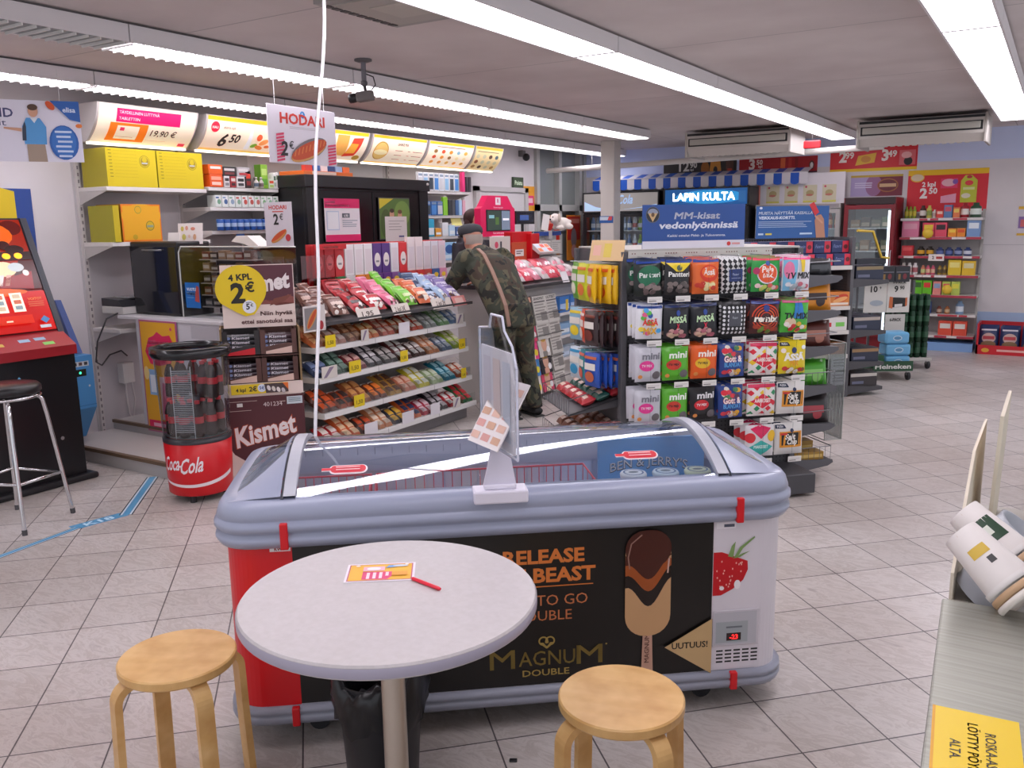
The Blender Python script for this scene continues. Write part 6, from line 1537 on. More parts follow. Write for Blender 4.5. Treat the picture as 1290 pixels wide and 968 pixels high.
def B15(f, w, h): seal('#d83048')(f, w, h); f.disc(0, h * .52, w * .36, h * .30, '#d8d8e0'); f.disc(0, h * .53, w * .33, h * .27, '#e0582a'); t_(f, w, h, 'Pala', .56, .034, '#f6e8e0', .42, sh=.1); t_(f, w, h, 'mix', .42, .030, '#f6e8e0', .34, sh=.1); f.disc(0, h * .82, .014, .014, '#3a5aa0'); f.disc(-w * .38, h * .6, .018, .02, '#b03060'); pebble(f, w, h, ['#e8c8c8', '#c8d86a', '#d86a5a'], 9, .05, .2)
def B16(f, w, h): seal('#e0307a')(f, w, h); f.quad([(-w * .48, h * .0), (-w * .1, 0), (w * .0, h * .9), (-w * .48, h * .9)], M('#7ab8d8', .3)); f.quad([(w * .12, h * .55), (w * .22, h * .55), (w * .26, h * .9), (w * .1, h * .9)], M('#e8c83a', .3)); f.disc(-w * .3, h * .6, .03, .05, '#e07aa0'); t_(f, w, h, 'TV MIX', .36, .034, '#1f1f24', .84, .04, .1); pebble(f, w, h, ['#d8d8dc', '#a8b8c0', '#c86a7a'], 9, .04, .22)
def B21(f, w, h): seal('#2a4a94')(f, w, h); f.disc(0, h * .70, .014, .015, '#2f58a8'); pebble(f, w, h, ['#e8d03a', '#5ab84a', '#e05a8a', '#4aa0d8'], 12, .1, .85, 8); t_(f, w, h, '\u00c4SS\u00c4', .42, .03, '#d83a34', .6, .04); t_(f, w, h, 'MiX', .16, .036, '#e0a82a', .5, .04)
def B22(f, w, h): seal('#2a3a6a')(f, w, h); f.disc(0, h * .74, .012, .016, '#2f4a98'); t_(f, w, h, 'MISS\u00c4', .46, .034, '#c8e8b8', .66, .04, .1); t_(f, w, h, 'X', .27, .03, '#d8304a', .14, .04); pebble(f, w, h, ['#d8b8a0', '#c89a94', '#5a4a44', '#b86a7a'], 14, .04, .24, 9)
def B24(f, w, h):
    for a in range(6):
        for b in range(7): f.disc(-w * .42 + w * .168 * a, h * (.08 + .125 * b), .0075, .0085, M('#e0e0e2', .3), 10); f.w -= f.dw
    f.w += f.dw; f.rect(-w * .25, h * .28, w * .25, h * .68, '#4e5058'); t_(f, w, h, 'Fazer', .5, .014, '#b8bcc4', .22, 0)
def B25(f, w, h):
    seal('#2c3f8a')(f, w, h)
    for k in range(4): f.ring(0, h * .5, w * (.46 - .085 * k), h * (.40 - .075 * k), .007, M(['#d8482a', '#c83a24', '#e0602a', '#c83a24'][k], .3))
    f.disc(0, h * .78, .018, .02, '#2c3f8a'); f.rect(-w * .46, h * .36, w * .46, h * .52, M('#3a1c1c', .3)); t_(f, w, h, 'remix', .38, .036, '#f0e8dc', .78, .045, .1); pebble(f, w, h, ['#a8402a', '#6a8a3a', '#8a3a2a'], 10, .05, .26)
def B26(f, w, h): seal('#c84a7a')(f, w, h); f.quad([(-w * .1, h * .45), (w * .3, h * .4), (w * .2, h * .9), (-w * .05, h * .9)], M('#2a7ac0', .3)); f.disc(-w * .2, h * .3, .035, .03, '#d8c0a0'); t_(f, w, h, 'TV MIX', .42, .034, '#20242c', .84, .04, .1); pebble(f, w, h, ['#e8e0d8', '#c83a3a', '#e0b83a'], 9, .05, .3)
def BM(bc, dot, tc, s2='#1c1c20'):
    def d(f, w, h): f.disc(-w * .1, h * .48, w * .28, h * .155, dot); t_(f, w, h, 'mini', .68, .036, tc, .68, .03, .1, .06); t_(f, w, h, 'TV MIX', .45, .014, s2 if s2 != dot else '#ffffff', .4, .03, 0, -.1); f.disc(w * .28, h * .2, w * .16, h * .12, M('#6a6468')); f.disc(-w * .34, h * .16, w * .08, h * .06, '#e0904a')
    return d
def B34(f, w, h): pebble(f, w, h, ['#d83a4a', '#4a8a5a', '#e8e0d0', '#e0a83a', '#5a3a5a'], 12, .62, .92, 4); f.disc(-w * .3, h * .8, .02, .016, '#d8283c'); t_(f, w, h, 'Gott &', .47, .034, '#d84a4a', .72, .06); t_(f, w, h, 'Gott &', .47, .034, '#f0e8e8', .70, .03); t_(f, w, h, 'BLANDAT', .32, .026, '#5aa0dc', .70, .04); pebble(f, w, h, ['#e0a83a', '#d8d0c8', '#c83a4a'], 7, .04, .22, 6); t_(f, w, h, 'Original', .10, .016, '#e8e8f0', .35, .0)
def B35(f, w, h):
    f.rect(-w * .48, h * .0, w * .48, h * .88, M('#e6dfdc', .3))
    cs = ['#2a8a58', '#e8c02a', '#d82a3c']
    for a in range(5):
        for b in range(6):
            u, v = -w * .4 + w * .2 * a, h * (.08 + .16 * b)
            if (a + b) % 2 == 0: f.quad([(u, v - h * .09), (u + w * .11, v), (u, v + h * .09), (u - w * .11, v)], M(cs[(a + 2 * b) % 3], .3)); f.w -= f.dw
    f.w += f.dw; f.quad([(0, h * .24), (w * .42, h * .46), (0, h * .70), (-w * .42, h * .46)], M('#d8203a', .3)); t_(f, w, h, 'AAKKOSET', .43, .022, '#f4e6e2', .58, .04)
    f.rect(-w * .48, h * .88, w * .48, h * .98, M('#d8305a', .3))
def B36(f, w, h): f.quad([(-w * .48, h * .86), (-w * .14, h * .86), (-w * .18, h * .97), (-w * .48, h * .97)], '#1f2028'); t_(f, w, h, 'PUOH', .89, .012, '#e0e0e0', .2, .02, 0, -.32); f.disc(w * .0, h * .72, .016, .018, '#2c3a6a'); f.disc(w * .36, h * .8, .016, .012, '#e8ecf0'); f.disc(-w * .38, h * .72, .014, .014, '#f0e0d8'); t_(f, w, h, '\u00c4SS\u00c4', .42, .036, '#f0ece4', .74, .055); t_(f, w, h, 'MiX', .26, .028, '#e8a02a', .3, .04, 0, .0); pebble(f, w, h, ['#c83a3a', '#e8e0d0', '#8a5a3a'], 8, .04, .2)
def B46(f, w, h): f.quad([(-w * .48, h * .84), (-w * .12, h * .84), (-w * .18, h * .96), (-w * .48, h * .96)], '#1d2a44'); t_(f, w, h, 'PUOH', .87, .012, '#e0e0e0', .2, .02, 0, -.32); f.rect(-w * .36, h * .24, w * .42, h * .74, '#e0952a'); f.rect(-w * .30, h * .31, w * .36, h * .70, '#1c1b1c'); t_(f, w, h, 'Salt', .50, .030, '#eeeae4', .36, .04, .15); t_(f, w, h, 'Chip', .34, .030, '#eeeae4', .36, .04, .15, .06); f.rect(-w * .34, h * .64, -w * .1, h * .70, '#c8302c'); f.disc(w * .06, h * .77, .011, .012, '#22305a')
def B55(f, w, h): f.quad([(0, h * .58), (w * .36, h * .9), (0, h * 1.0), (-w * .36, h * .9)], M('#d8205a', .3)); f.disc(-w * .36, h * .62, .03, .03, '#d8303a'); f.disc(w * .38, h * .66, .028, .034, '#e8b82a'); f.quad([(0, h * .02), (w * .42, h * .32), (0, h * .54), (-w * .42, h * .32)], M('#3ab0a8', .3)); t_(f, w, h, 'MAKEISET', .29, .018, '#e0f0ec', .5, .03)
BAGS = [[('black and green', '#1c2420', B11), ('black and yellow', '#1c1c1e', B12), ('orange', '#e0682a', B13), ('black and white argyle', '#dcdcdc', B14), ('green and red', '#2c9a44', B15), ('white, pink and blue', '#dcd8e0', B16)],
        [('white confetti', '#dfdfe4', B21), ('black', '#222228', B22), ('dark', '#1e1e24', B22), ('black dotted', '#1a1a1e', B24), ('dark red wavy', '#4a1c1c', B25), ('green and blue', '#4ab03a', B26)],
        [('silver', '#c4c4cc', BM(0, '#e03a90', '#7a7a84', '#f4e0ec')), ('lime green', '#5ab02c', BM(0, '#c83a2a', '#f0f4e8')), ('bright orange', '#e8601c', BM(0, '#e8b82a', '#f6ece0')), ('blue', '#2c4890', B34), ('red and white diamond', '#e0d6d4', B35), ('yellow', '#e4cc20', B36)],
        [('silver', '#c4c4cc', BM(0, '#e03a90', '#7a7a84', '#f4e0ec')), ('lime green', '#5ab02c', BM(0, '#c83a2a', '#f0f4e8')), ('black and red', '#232226', BM(0, '#d02a34', '#e4e2e4', '#f0e8e8')), ('blue', '#2c4890', B34), ('red and white diamond', '#e0d6d4', B35), ('white with a black label', '#dedbd8', B46)],
        [None, None, None, None, ('white, teal and pink', '#e2dee0', B55), ('white with a black label', '#dedbd8', B46)]]
BW = [.152, .155, .158, .150, .18, .178]
for r_, (z, h) in enumerate(RZ):
    for c in range(6):
        bg = BAGS[r_][c]
        if not bg: continue
        nm, c1, de = bg
        me = cached(('hangbag', nm, c), lambda m: pillow(m, BW[c], h, .046, c1, de, .0008), 'sweet_bag')
        for k in range(3):
            loc = gl_(CX[c] + (.0 if k == 0 else rnd.uniform(-.012, .012)), -.172 + .056 * k, z + .004 * k)
            o = inst('sweet_bag', me, None, loc, GA + rnd.uniform(-3, 3)); o.rotation_euler.x = math.radians(rnd.uniform(-2, 1)); o.rotation_euler.y = math.radians(rnd.uniform(-2, 2))
            tag(o, '%s sweet bag on the gondola front, %s row down, %s column' % (nm, ORD[r_], ORD[c]), 'sweet bag', 'front gondola bags row %s column %s' % (ORD[r_], ORD[c]))
# header sign
hs = root('betting_sign', 'blue betting sign with a crest standing on the sweet bag gondola', 'sign', gl_(-1.0, .02, 1.463), GA)
m = MB(); m.box(0, 0, 0, .63, .006, .245, M('#274a8c', .45)); f = Face(m, (0, 0, 0)); f.rect(0, 0, .63, .042, '#dcdae4'); f.rect(0, .042, .63, .245, M('#2a4f94', .45))
f.text(.33, .165, 'MM-kisat', .036, '#d8dcea', 'C', .03, .2, w=.28); f.text(.34, .112, 'vedonly\u00f6nniss\u00e4', .036, '#d8dcea', 'C', .03, .2, w=.49); f.text(.33, .065, 'Kaikki ottelut Pitk\u00e4- ja Tulosvetona.', .013, '#d0d6e8', 'C', .015, .15, w=.36)
f.disc(.06, .19, .042, .045, '#2a2c34'); f.ring(.06, .19, .042, .045, .004, '#5a6070'); f.disc(.06, .198, .032, .026, '#8a92a4', a0=0, a1=180); f.poly([(.032, .198), (.088, .198), (.06, .15)], '#c8a878'); f.disc(.06, .19, .01, .012, '#6a5038'); f.disc(.53, .021, .012, .012, '#d03a3a'); f.rect(.55, .016, .60, .026, '#e09a9a')
m.build('board', hs)
# left side: hooks and trays facing the cash counter
LROW = [(1.15, .22, [('green', '#6ab03a', '#e8e8d0'), ('yellow green', '#c8cc2a', '#e07a3a'), ('yellow', '#e8b81c', '#d8602a')]),
        (.90, .20, [('pale blue', '#8ab8d0', '#e8d03a'), ('orange red', '#e0502a', '#e8d8d0'), ('dark brown', '#3a2a2c', '#7a3a34')]),
        (.66, .20, [('white and cyan', '#cfe0ea', '#3a9ac8'), ('teal', '#2c8a94', '#d86a5a'), ('royal blue', '#2c54b0', '#c86a4a')])]
for ri, (z, h, its) in enumerate(LROW):
    for k, (nm, c1, c2) in enumerate(its):
        y = .40 - .15 * k
        m = MB(); m.tube([(-1.11, y, z + h + .012), (-1.31, y, z + h + .018)], .003, M('#b8b8bc', .3, .7), 6); m.build('hook', gd)
        def de(f, w, hh, c2=c2): f.rect(-w * .36, hh * .5, w * .36, hh * .7, M('#e8e4dc', .3)); f.disc(0, hh * .3, w * .3, hh * .16, M(c2, .3)); f.rect(-w * .4, hh * .82, w * .4, hh * .9, M(c2, .3))
        me = cached(('sidebag', nm), lambda m: pillow(m, .145, h, .04, c1, de), 'sweet_bag')
        for q in range(5):
            o = inst('sweet_bag', me, None, gl_(-1.135 - .034 * q, y + rnd.uniform(-.01, .01), z + .003 * q), GA - 90 + rnd.uniform(-10, 26))
            tag(o, '%s sweet bag hanging on the left side of the gondola, %s row down' % (nm, ORD[ri]), 'sweet bag', 'side bags %s row %s' % (nm, ORD[ri]))
for ri, (z, nm, c1, c2) in enumerate(((.60, 'red and green', '#b83038', '#2a5a50'), (.38, 'copper', '#8a5a48', '#a8684a'))):
    for y in (.10, .62):
        m = MB(); m.prism([(-1.11, z), (-1.11, z - .06), (-1.42, z - .1), (-1.42, z - .085)], y, y + .006, POST, axis='y'); m.build('bracket', gd)
    m = MB(); m.add([(-1.11, .08, z), (-1.42, .08, z - .085), (-1.42, .66, z - .085), (-1.11, .66, z)], [(0, 1, 2, 3)], POST); m.add([(-1.11, .08, z - .006), (-1.42, .08, z - .091), (-1.42, .66, z - .091), (-1.11, .66, z - .006)], [(3, 2, 1, 0)], POST)
    m.tube([(-1.11, .08, z + .09), (-1.42, .08, z), (-1.42, .66, z), (-1.11, .66, z + .09)], .003, M('#5a585c'), 6)
    for q in range(13): m.tube([(-1.42, .08 + .58 * q / 12, z), (-1.42, .08 + .58 * q / 12, z - .087)], .002, M('#5a585c'), 5)
    m.build('sloped_shelf', gd)
    for a in range(3):
        for b in range(5):
            me = cached(('sidebar', nm, a), lambda m: pillow(m, .10, .095, .05, [c1, c2, c1][a], lambda f, w, h: f.rect(-w * .35, h * .3, w * .35, h * .6, M('#e8c8b8', .3))), 'sweet_bag')
            ax = -1.16 - .088 * a
            o = inst('sweet_bag', me, None, gl_(ax, .14 + .115 * b, z - .012 - (.0 + (-1.11 - ax)) * .274 + .04), GA - 90); o.rotation_euler = (math.radians(-70), 0, math.radians(GA - 90))
            tag(o, '%s sweet pouch on the %s sloped side shelf of the gondola' % (nm, ['upper', 'lower'][ri]), 'sweet pouch', 'pouches on the %s sloped side shelf' % ['upper', 'lower'][ri])
m = MB(); m.box(0, 0, 0, .22, .004, .12, M('#d8b88a', .5)); f = Face(m, (0, 0, 0)); f.rect(.09, .02, .14, .10, M('#d8c05a')); f.rect(.02, .03, .07, .09, M('#e0b0a0'))
o = m.build('price_card', None, gl_(-1.27, .16, 1.40), GA - 50); o.rotation_euler.x = math.radians(-16); tag(o, 'cream paper price card above the yellow bags on the gondola side', 'price card')
# right side: bracket shelves with snack packs
RSH = [(1.29, 'dark liquorice stick', '#26282c', '#4a4c50', .10, .05), (1.08, 'orange snack bag', '#dc8c28', '#3a2c2c', .17, .1), (.86, 'brown sweet bag', '#5a2c26', '#a87060', .16, .1), (.62, 'bright green bag', '#4aa02c', '#8ac86a', .16, .1), (.38, 'dark bottle shaped bag', '#2a2426', '#a83a44', .18, .08), (.15, 'gold chocolate box', '#a8823a', '#d8b86a', .06, .12)]
for ri, (z, nm, c1, c2, h, wd) in enumerate(RSH):
    for y in (.0, GD - .01):
        m = MB(); m.prism([(.0, z + .02), (.02, z + .0), (.27, z - .012), (.275, z - .03), (.24, z - .05), (.0, z - .085)], y, y + .008, M('#5c5b60', .45), axis='y'); m.build('bracket', gd)
    m = MB(); m.box(0.0, .008, z - .02, .265, GD - .01, z - .012, M('#4a494d', .5)); 
    m.tube([(.26, .008, z + .075), (.26, GD - .01, z + .07)], .003, M('#8a8a8e', .3, .5), 6); m.tube([(.03, .006, z + .07), (.26, .006, z + .075)], .003, M('#8a8a8e', .3, .5), 6)
    if ri in (3, 5):
        for q in range(7): m.tube([(.03 + .038 * q, .006, z + .072), (.03 + .038 * q, .006, z - .012)], .0014, M('#6a6a6e', .3, .5), 5)
    m.build('bracket_shelf', gd)
    for k in range(7):
        if h < .08:
            o = None
            carton('chocolate_box', '%s on the right bracket shelf of the gondola near the floor' % nm, 'box', gl_(.02 + .0, .02 + .122 * k, z - .011), GA, .20, .10, .05 + .04 * (k % 2), M(c1, .35), lambda f, w, hh: f.rect(.01, hh * .3, w - .01, hh * .7, M(c2, .3)), 'gold boxes on the gondola', key=('gbox', k % 2))
            continue
        me = cached(('snack', nm), lambda m: pillow(m, .225, h, .08, c1, lambda f, w, hh: (f.rect(-w * .3, hh * .35, w * .3, hh * .6, M(c2, .3)), f.disc(w * .1, hh * .3, .03, .03, M(c2, .3)))), 'snack_bag')
        o = inst('snack_bag', me, None, gl_(.132 + rnd.uniform(-.01, .01), .05 + .115 * k, z - .01), GA + rnd.uniform(-10, 10)); o.rotation_euler.x = math.radians(-10)
        tag(o, '%s on the right side of the gondola, %s shelf down' % (nm, ORD[ri]), 'snack bag', 'snack bags on the right side, %s shelf' % ORD[ri])
r = root('wire_rack', 'clear panelled wire side rack hooked on the right of the gondola', 'rack', gl_(.285, .12, .23), GA)
m = MB()
for z in (0, .62): m.tube([(0, 0, z), (.12, 0, z), (.12, .45, z), (0, .45, z)], .003, M('#b8bab6', .3, .5), 6, True)
for p in ((0, 0), (.12, 0), (.12, .45), (0, .45)): m.tube([(p[0], p[1], 0), (p[0], p[1], .62)], .003, M('#b8bab6', .3, .5), 6)
for k in range(5): m.tube([(.024 * k, 0, .10), (.024 * k, 0, .30)], .002, M('#b8bab6', .3, .5), 5)
m.build('frame', r); m = MB(); m.box(.002, .001, .0, .118, .003, .62, HAZE); m.box(.117, .003, 0, .119, .448, .62, HAZE); m.build('clear_panel', r)

# ================================================================== second gondola behind
G2 = (-1.55, 8.27)
g2 = root('shelf_gondola', 'second dark grey gondola behind the sweet bag gondola with blue packets on top', 'gondola', (G2[0], G2[1], 0), GA)
for x in (-1.15, -.035):
    m = MB(); m.box(x, 0, 0, x + .035, .05, 1.45, POST, b=.003); m.build('post', g2)
m = MB(); m.box(-1.12, .30, 0, -.03, .32, 1.45, PERF); m.box(-.03, .05, 0, -.015, .9, 1.45, PERF); m.build('back_panel', g2)
m = MB(); m.box(-1.12, 0, 0, -.03, .9, .12, M('#3a393c', .5)); m.build('base', g2)
for z in (1.20, .84, .62, .40): m = MB(); m.box(-1.115, -.02, z - .035, -.035, .30, z, M('#d3cec8', .45)); m.build('shelf', g2)
for k in range(6):
    for l in range(2):
        def de(f, w, h): f.rect(w * .62, 0.004, w - .004, h - .004, M('#d8344a', .4)); f.text(w * .32, h * .42, 'Fazerin', .03, '#8a98c8', 'C', .0, .2, w=w * .45); f.disc(w * .8, h * .5, .02, .02, '#6a2a30')
        carton('candy_box', 'dark blue and red candy box on the second gondola, %s layer, %s from the left' % (['lower', 'upper'][l], ORD[k]), 'box', gl_(-1.10 + .18 * k, .02 + .04 * l, 1.201 + .112 * l, G2), GA, .172, .2, .108, M('#2c3564', .4), de, 'blue and red candy boxes', key=('cbox',))
for k in range(5):
    carton('hot_dog_pack', 'orange pack with a sausage picture on the second gondola, %s from the left' % ORD[k], 'packet', gl_(-1.10 + .215 * k, .0, .841, G2), GA, .205, .2, .125, M('#d8823a', .4), lambda f, w, h: (f.disc(w * .6, h * .55, .07, .035, '#c8402a', rot=15), f.disc(w * .55, h * .45, .075, .02, '#e8a868', rot=15), f.rect(.01, .01, w - .01, .03, M('#e8d8c8'))), 'orange sausage packs', key=('hdp',))
for k in range(4):
    carton('snack_tray', 'white snack tray with red and green labels on the second gondola, %s from the left' % ORD[k], 'packet', gl_(-1.095 + .262 * k, -.015, .621, G2), GA, .252, .22, .12, M('#dedad6', .5), lambda f, w, h: (f.rect(w * .1, h * .3, w * .38, h * .62, M('#c8303a')), f.rect(w * .55, h * .3, w * .9, h * .62, M('#7ac85a'))), 'white snack trays', key=('snt',))
for k in range(5): carton('carton', 'small orange carton low on the second gondola, %s from the left' % ORD[k], 'box', gl_(-1.10 + .215 * k, .02, .401, G2), GA, .2, .2, .11, M('#c8703c', .45), None, 'small orange cartons', key=('soc',))
for k in range(2): carton('price_card', 'white price sheet on the second gondola front, %s' % ['upper', 'lower'][k], 'price card', gl_(-.20, -.024, .12 + .14 * k, G2), GA, .15, .003, .12, M('#dedbe2', .5), lambda f, w, h: f.lines(.02, .02, w - .02, h - .02, 3, M('#7a7680'), 2), 'white price sheets')
rs2 = root('loyalty_sign', 'blue sign with a hand holding a red card on the second gondola', 'sign', gl_(-.97, .02, 1.452, G2), GA)
m = MB(); m.box(0, 0, 0, .70, .006, .275, M('#2c5c9c', .45)); f = Face(m, (0, 0, 0)); f.text(.02, .205, 'MUISTA N\u00c4YTT\u00c4\u00c4 KASSALLA', .024, '#d8e2f0', 'L', .035, .15, w=.52); f.text(.02, .165, 'VEIKKAUS-KORTTI.', .024, '#d8e2f0', 'L', .035, .15, w=.35); f.lines(.02, .085, .53, .145, 4, M('#a8bcd8'), 5, .35); f.rect(.02, .03, .07, .045, '#b8d0e8'); f.rect(.09, .03, .15, .045, '#d8c84a'); f.rect(.42, .03, .54, .045, '#b8d0e8'); f.disc(.04, .26, .014, .01, '#e0e6f0')
f.poly([(.58, .0), (.67, .0), (.66, .07), (.65, .16), (.62, .20), (.585, .195), (.56, .15), (.57, .08)], '#b8846a'); f.quad([(.50, .285), (.545, .31), (.60, .22), (.56, .19)], '#c8323a')
for k in range(4): f.disc(.578 + .014 * k, .175 - .012 * k, .026, .009, '#c8957a', rot=-40)
m.build('board', rs2)
# dark racks on its right side
for ri, (z, c1) in enumerate(((1.08, '#2b3044'), (.62, '#2e3448'), (.33, '#2a2e40'), (.10, '#3a3436'))):
    m = MB(); m.prism([(.0, z), (.36, z - .02), (.36, z - .05), (.0, z - .08)], 0, .008, M('#4a494d', .5), axis='y'); m.box(0, .008, z - .03, .36, .6, z - .02, M('#4a494d', .5)); m.build('bracket_shelf', g2)
    for k in range(4):
        carton('dark_carton', 'dark carton with a pale top on the second gondola side, %s shelf down' % ORD[ri], 'box', gl_(.04, .03 + .14 * k, z - .019, G2), GA, .28, .12, .13, M(c1, .4), lambda f, w, h: (f.rect(0.004, h * .72, w - .004, h * .95, M(['#8a7a5a', '#b0a49a', '#9a7a54', '#c8c2ba'][ri])), f.rect(.02, h * .2, w * .5, h * .4, M('#6a6e84'))), 'dark cartons %s shelf' % ORD[ri], key=('dkc', ri))
r = root('yellow_bracket', 'yellow angled sign bracket on the side of the second gondola', 'bracket', gl_(.02, .02, 1.205, G2), GA)
m = MB(); m.tube([(.0, 0, .30), (.16, 0, .29), (.26, 0, .06), (.34, 0, .05)], .012, M('#c8a83a', .4), 8); m.build('arm', r); m = MB(); m.box(.02, .01, 0, .32, .10, .05, M('#22242e', .4)); m.build('foot', r)

# ================================================================== beer carts
def cart(name, label, loc, rz, w, d):
    r = root(name, label, 'cart', loc, rz)
    m = MB(); m.box(0, 0, .09, w, d, .125, M('#c0bcb6', .45), b=.006); m.build('deck', r)
    for x, y in ((.03, .03), (w - .03, .03), (.03, d - .03), (w - .03, d - .03)):
        q = MB(); q.box(x - .015, y - .02, .05, x + .015, y + .02, .09, CHROME); o = q.build('caster', r)
        q = MB(); q.lathe([(.042, -.013), (.045, 0), (.042, .013)], M('#2a2a2e' if y < .1 else '#8a5a3a'), 16, T=Matrix.Translation((x, y, .045)) @ Matrix.Rotation(PI / 2, 4, 'Y')); q.build('wheel', o)
    return r
CA = (-1.50, 9.20, 0); ca = cart('beer_cart', 'low grey wheeled cart carrying blue drink packs under two price boards', CA, 32, .40, .55)
a_ = math.radians(32)
def cpt(o, x, y, z): return (o[0] + x * math.cos(a_) - y * math.sin(a_), o[1] + x * math.sin(a_) + y * math.cos(a_), z)
m = MB(); m.box(0, -.012, .10, .40, -.001, .20, M('#1f4a2e', .4)); f = Face(m, (0, -.012, 0)); f.text(.20, .125, 'Heineken', .045, '#d8d8d2', 'C', .03, w=.36); m.build('front_strip', ca)
m = MB(); m.box(.0, .5, .125, .015, .52, 1.0, POST); m.box(.385, .5, .125, .40, .52, 1.0, POST); m.box(-.05, .48, .93, .44, .54, .96, POST); m.build('frame', ca)
for k, (x, z) in enumerate(((.145, .126), (.145, .246), (.125, .366))):
    r = root('drink_pack', 'pale blue shrink wrapped drink pack on the beer cart, %s of the stack' % ['bottom', 'middle', 'top'][k], 'drink pack', cpt(CA, x, .04, z + .0), 32, 'pale blue drink packs')
    m = MB(); m.box(0, 0, 0, .25, .2, .118, M('#6fb0da', .3), b=.025); f = Face(m, (0, -.0005, 0)); f.disc(.125, .06, .045, .026, '#c8dcea'); f.disc(.125, .06, .036, .018, '#5a90b8'); m.build('wrap', r)
def gpack(f, w, h): f.rect(.01, h * .3, w - .01, h * .65, M('#2a6a3a')); f.disc(w * .5, h * .7, .03, .018, '#c83a34'); f.text(w * .5, h * .4, 'Heineken', .02, '#d8d8d0', 'C', .02)
carton('drink_pack', 'dark green drink pack beside the blue packs on the beer cart', 'drink pack', cpt(CA, -.14, .02, .126), 32, .26, .2, .13, M('#1d5030', .4), gpack)
for k in range(3): carton('drink_pack', 'brown and white drink pack at the left of the beer cart, %s up' % ORD[k], 'drink pack', cpt(CA, -.36, .04, .02 + .121 * k), 32, .21, .2, .118, M('#8a7466', .45), lambda f, w, h: (f.rect(0, h * .6, w, h * .95, M('#b8b0aa')), f.rect(.02, h * .15, w - .02, h * .4, M('#a85a4a'))), 'brown and white drink packs')
pb = root('price_board', 'twin white price boards reading 10 and 9,90 above the beer cart', 'sign', cpt(CA, .06, .46, .64), 32)
m = MB(); m.box(0, 0, 0, .235, .006, .34, M('#d8d4cc', .5)); m.box(.24, 0, 0, .475, .006, .34, M('#d8d4cc', .5)); m.box(.235, 0, -.24, .44, .006, -.02, M('#c8c4bd', .5)); m.build('board', pb)
m = MB(); f = Face(m, (0, 0, 0)); f.text(.10, .215, '10', .06, '#25221f', 'C', .035); f.text(.165, .245, '9', .025, '#25221f', 'C', .03); f.text(.12, .30, '8-PACK', .02, '#25221f', 'C', .02); f.text(.33, .215, '9', .06, '#25221f', 'C', .035); f.text(.39, .24, '90', .034, '#25221f', 'C', .03); f.text(.36, .30, '9-PACK', .022, '#25221f', 'C', .025, w=.14)
f.quad([(.27, .05), (.43, .06), (.44, .15), (.27, .16)], '#23211f'); f.quad([(.26, .05), (.30, .04), (.30, .16), (.265, .165)], '#c86a3a'); f.quad([(.43, .06), (.45, .07), (.45, .155), (.43, .15)], '#c86a3a'); f.quad([(.32, .055), (.40, .06), (.40, .09), (.32, .085)], '#d8d4d0'); f.disc(.13, .10, .07, .03, '#a8b0b8'); f.text(.34, -.09, '6-PACK', .03, '#25221f', 'C', .03, w=.12)
m.build('print', pb)
for k in range(4):
    carton('drink_pack', 'black drink pack on top of the beer cart frame, %s from the left' % ORD[k], 'drink pack', cpt(CA, -.12 + .155 * k, .40, .961), 32, .15, .18, .16, M('#25242a', .35), lambda f, w, h: (f.rect(.01, h * .6, w - .01, h * .66, M('#6a6a74')), f.rect(w * .2, h * .15, w * .35, h * .5, M('#8a6a3a')), f.disc(w * .65, h * .35, .02, .03, '#7a3038')), 'black drink packs', key=('blk', k % 2))
CB = (-1.50, 9.96, 0); cb = cart('beer_cart', 'grey wheeled cart of dark green beer cans right of the price boards', CB, 32, .50, .55)
m = MB(); m.box(.0, .5, .125, .02, .53, .92, POST); m.box(.48, .5, .125, .5, .53, .92, POST); m.build('frame', cb)
for z in range(4):
    for k in range(6):
        me = cached(('can',), lambda m: (m.lathe([(.028, 0), (.033, .006), (.033, .15), (.027, .165), (.026, .168), (0, .166)], M('#183a26', .25, .3), 18, caps=False), m.lathe([(.0334, .05), (.0334, .11)], M('#2a5238', .3), 18, caps=False)), 'beer_can')
        for q in range(2):
            o = inst('beer_can', me, None, cpt(CB, .05 + .076 * k, .05 + .08 * q, .126 + .170 * z), 32)
            tag(o, 'dark green beer can stacked on the rear grey cart', 'can', 'green beer cans on the rear cart')
# ================================================================== back wall
def bposter(x0, x1, z0, z1, label, c, deco, y=12.094, name='poster', cat='poster', group=None):
    return carton(name, label, cat, (x0, y, z0), 0, x1 - x0, .004, z1 - z0, M(c, .45), deco, group)
bposter(-4.95, -3.88, 2.215, 2.47, 'black price banner reading 12,90 on the back wall', '#2a2422', lambda f, w, h: (f.text(w * .29, h * .36, '12', .13, '#e0dcd4', 'C', .03), f.text(w * .42, h * .52, '90', .075, '#e0dcd4', 'C', .03), f.text(w * .40, h * .36, 'kpl', .03, '#e0dcd4', 'C', .02), f.disc(w * .58, h * .45, .06, .10, '#a8662a'), f.quad([(w * .64, h * .3), (w * .80, h * .2), (w * .78, h * .92), (w * .66, h * .95)], '#d8923a'), f.disc(w * .72, h * .35, .03, .05, '#2a2422'), f.rect(w * .86, h * .1, w * .96, h * .8, '#5a3a30'), f.rect(w * .88, h * .15, w * .94, h * .4, '#b8442c'), f.rect(w * .02, h * .92, w * .2, h * .99, '#c8402c')))
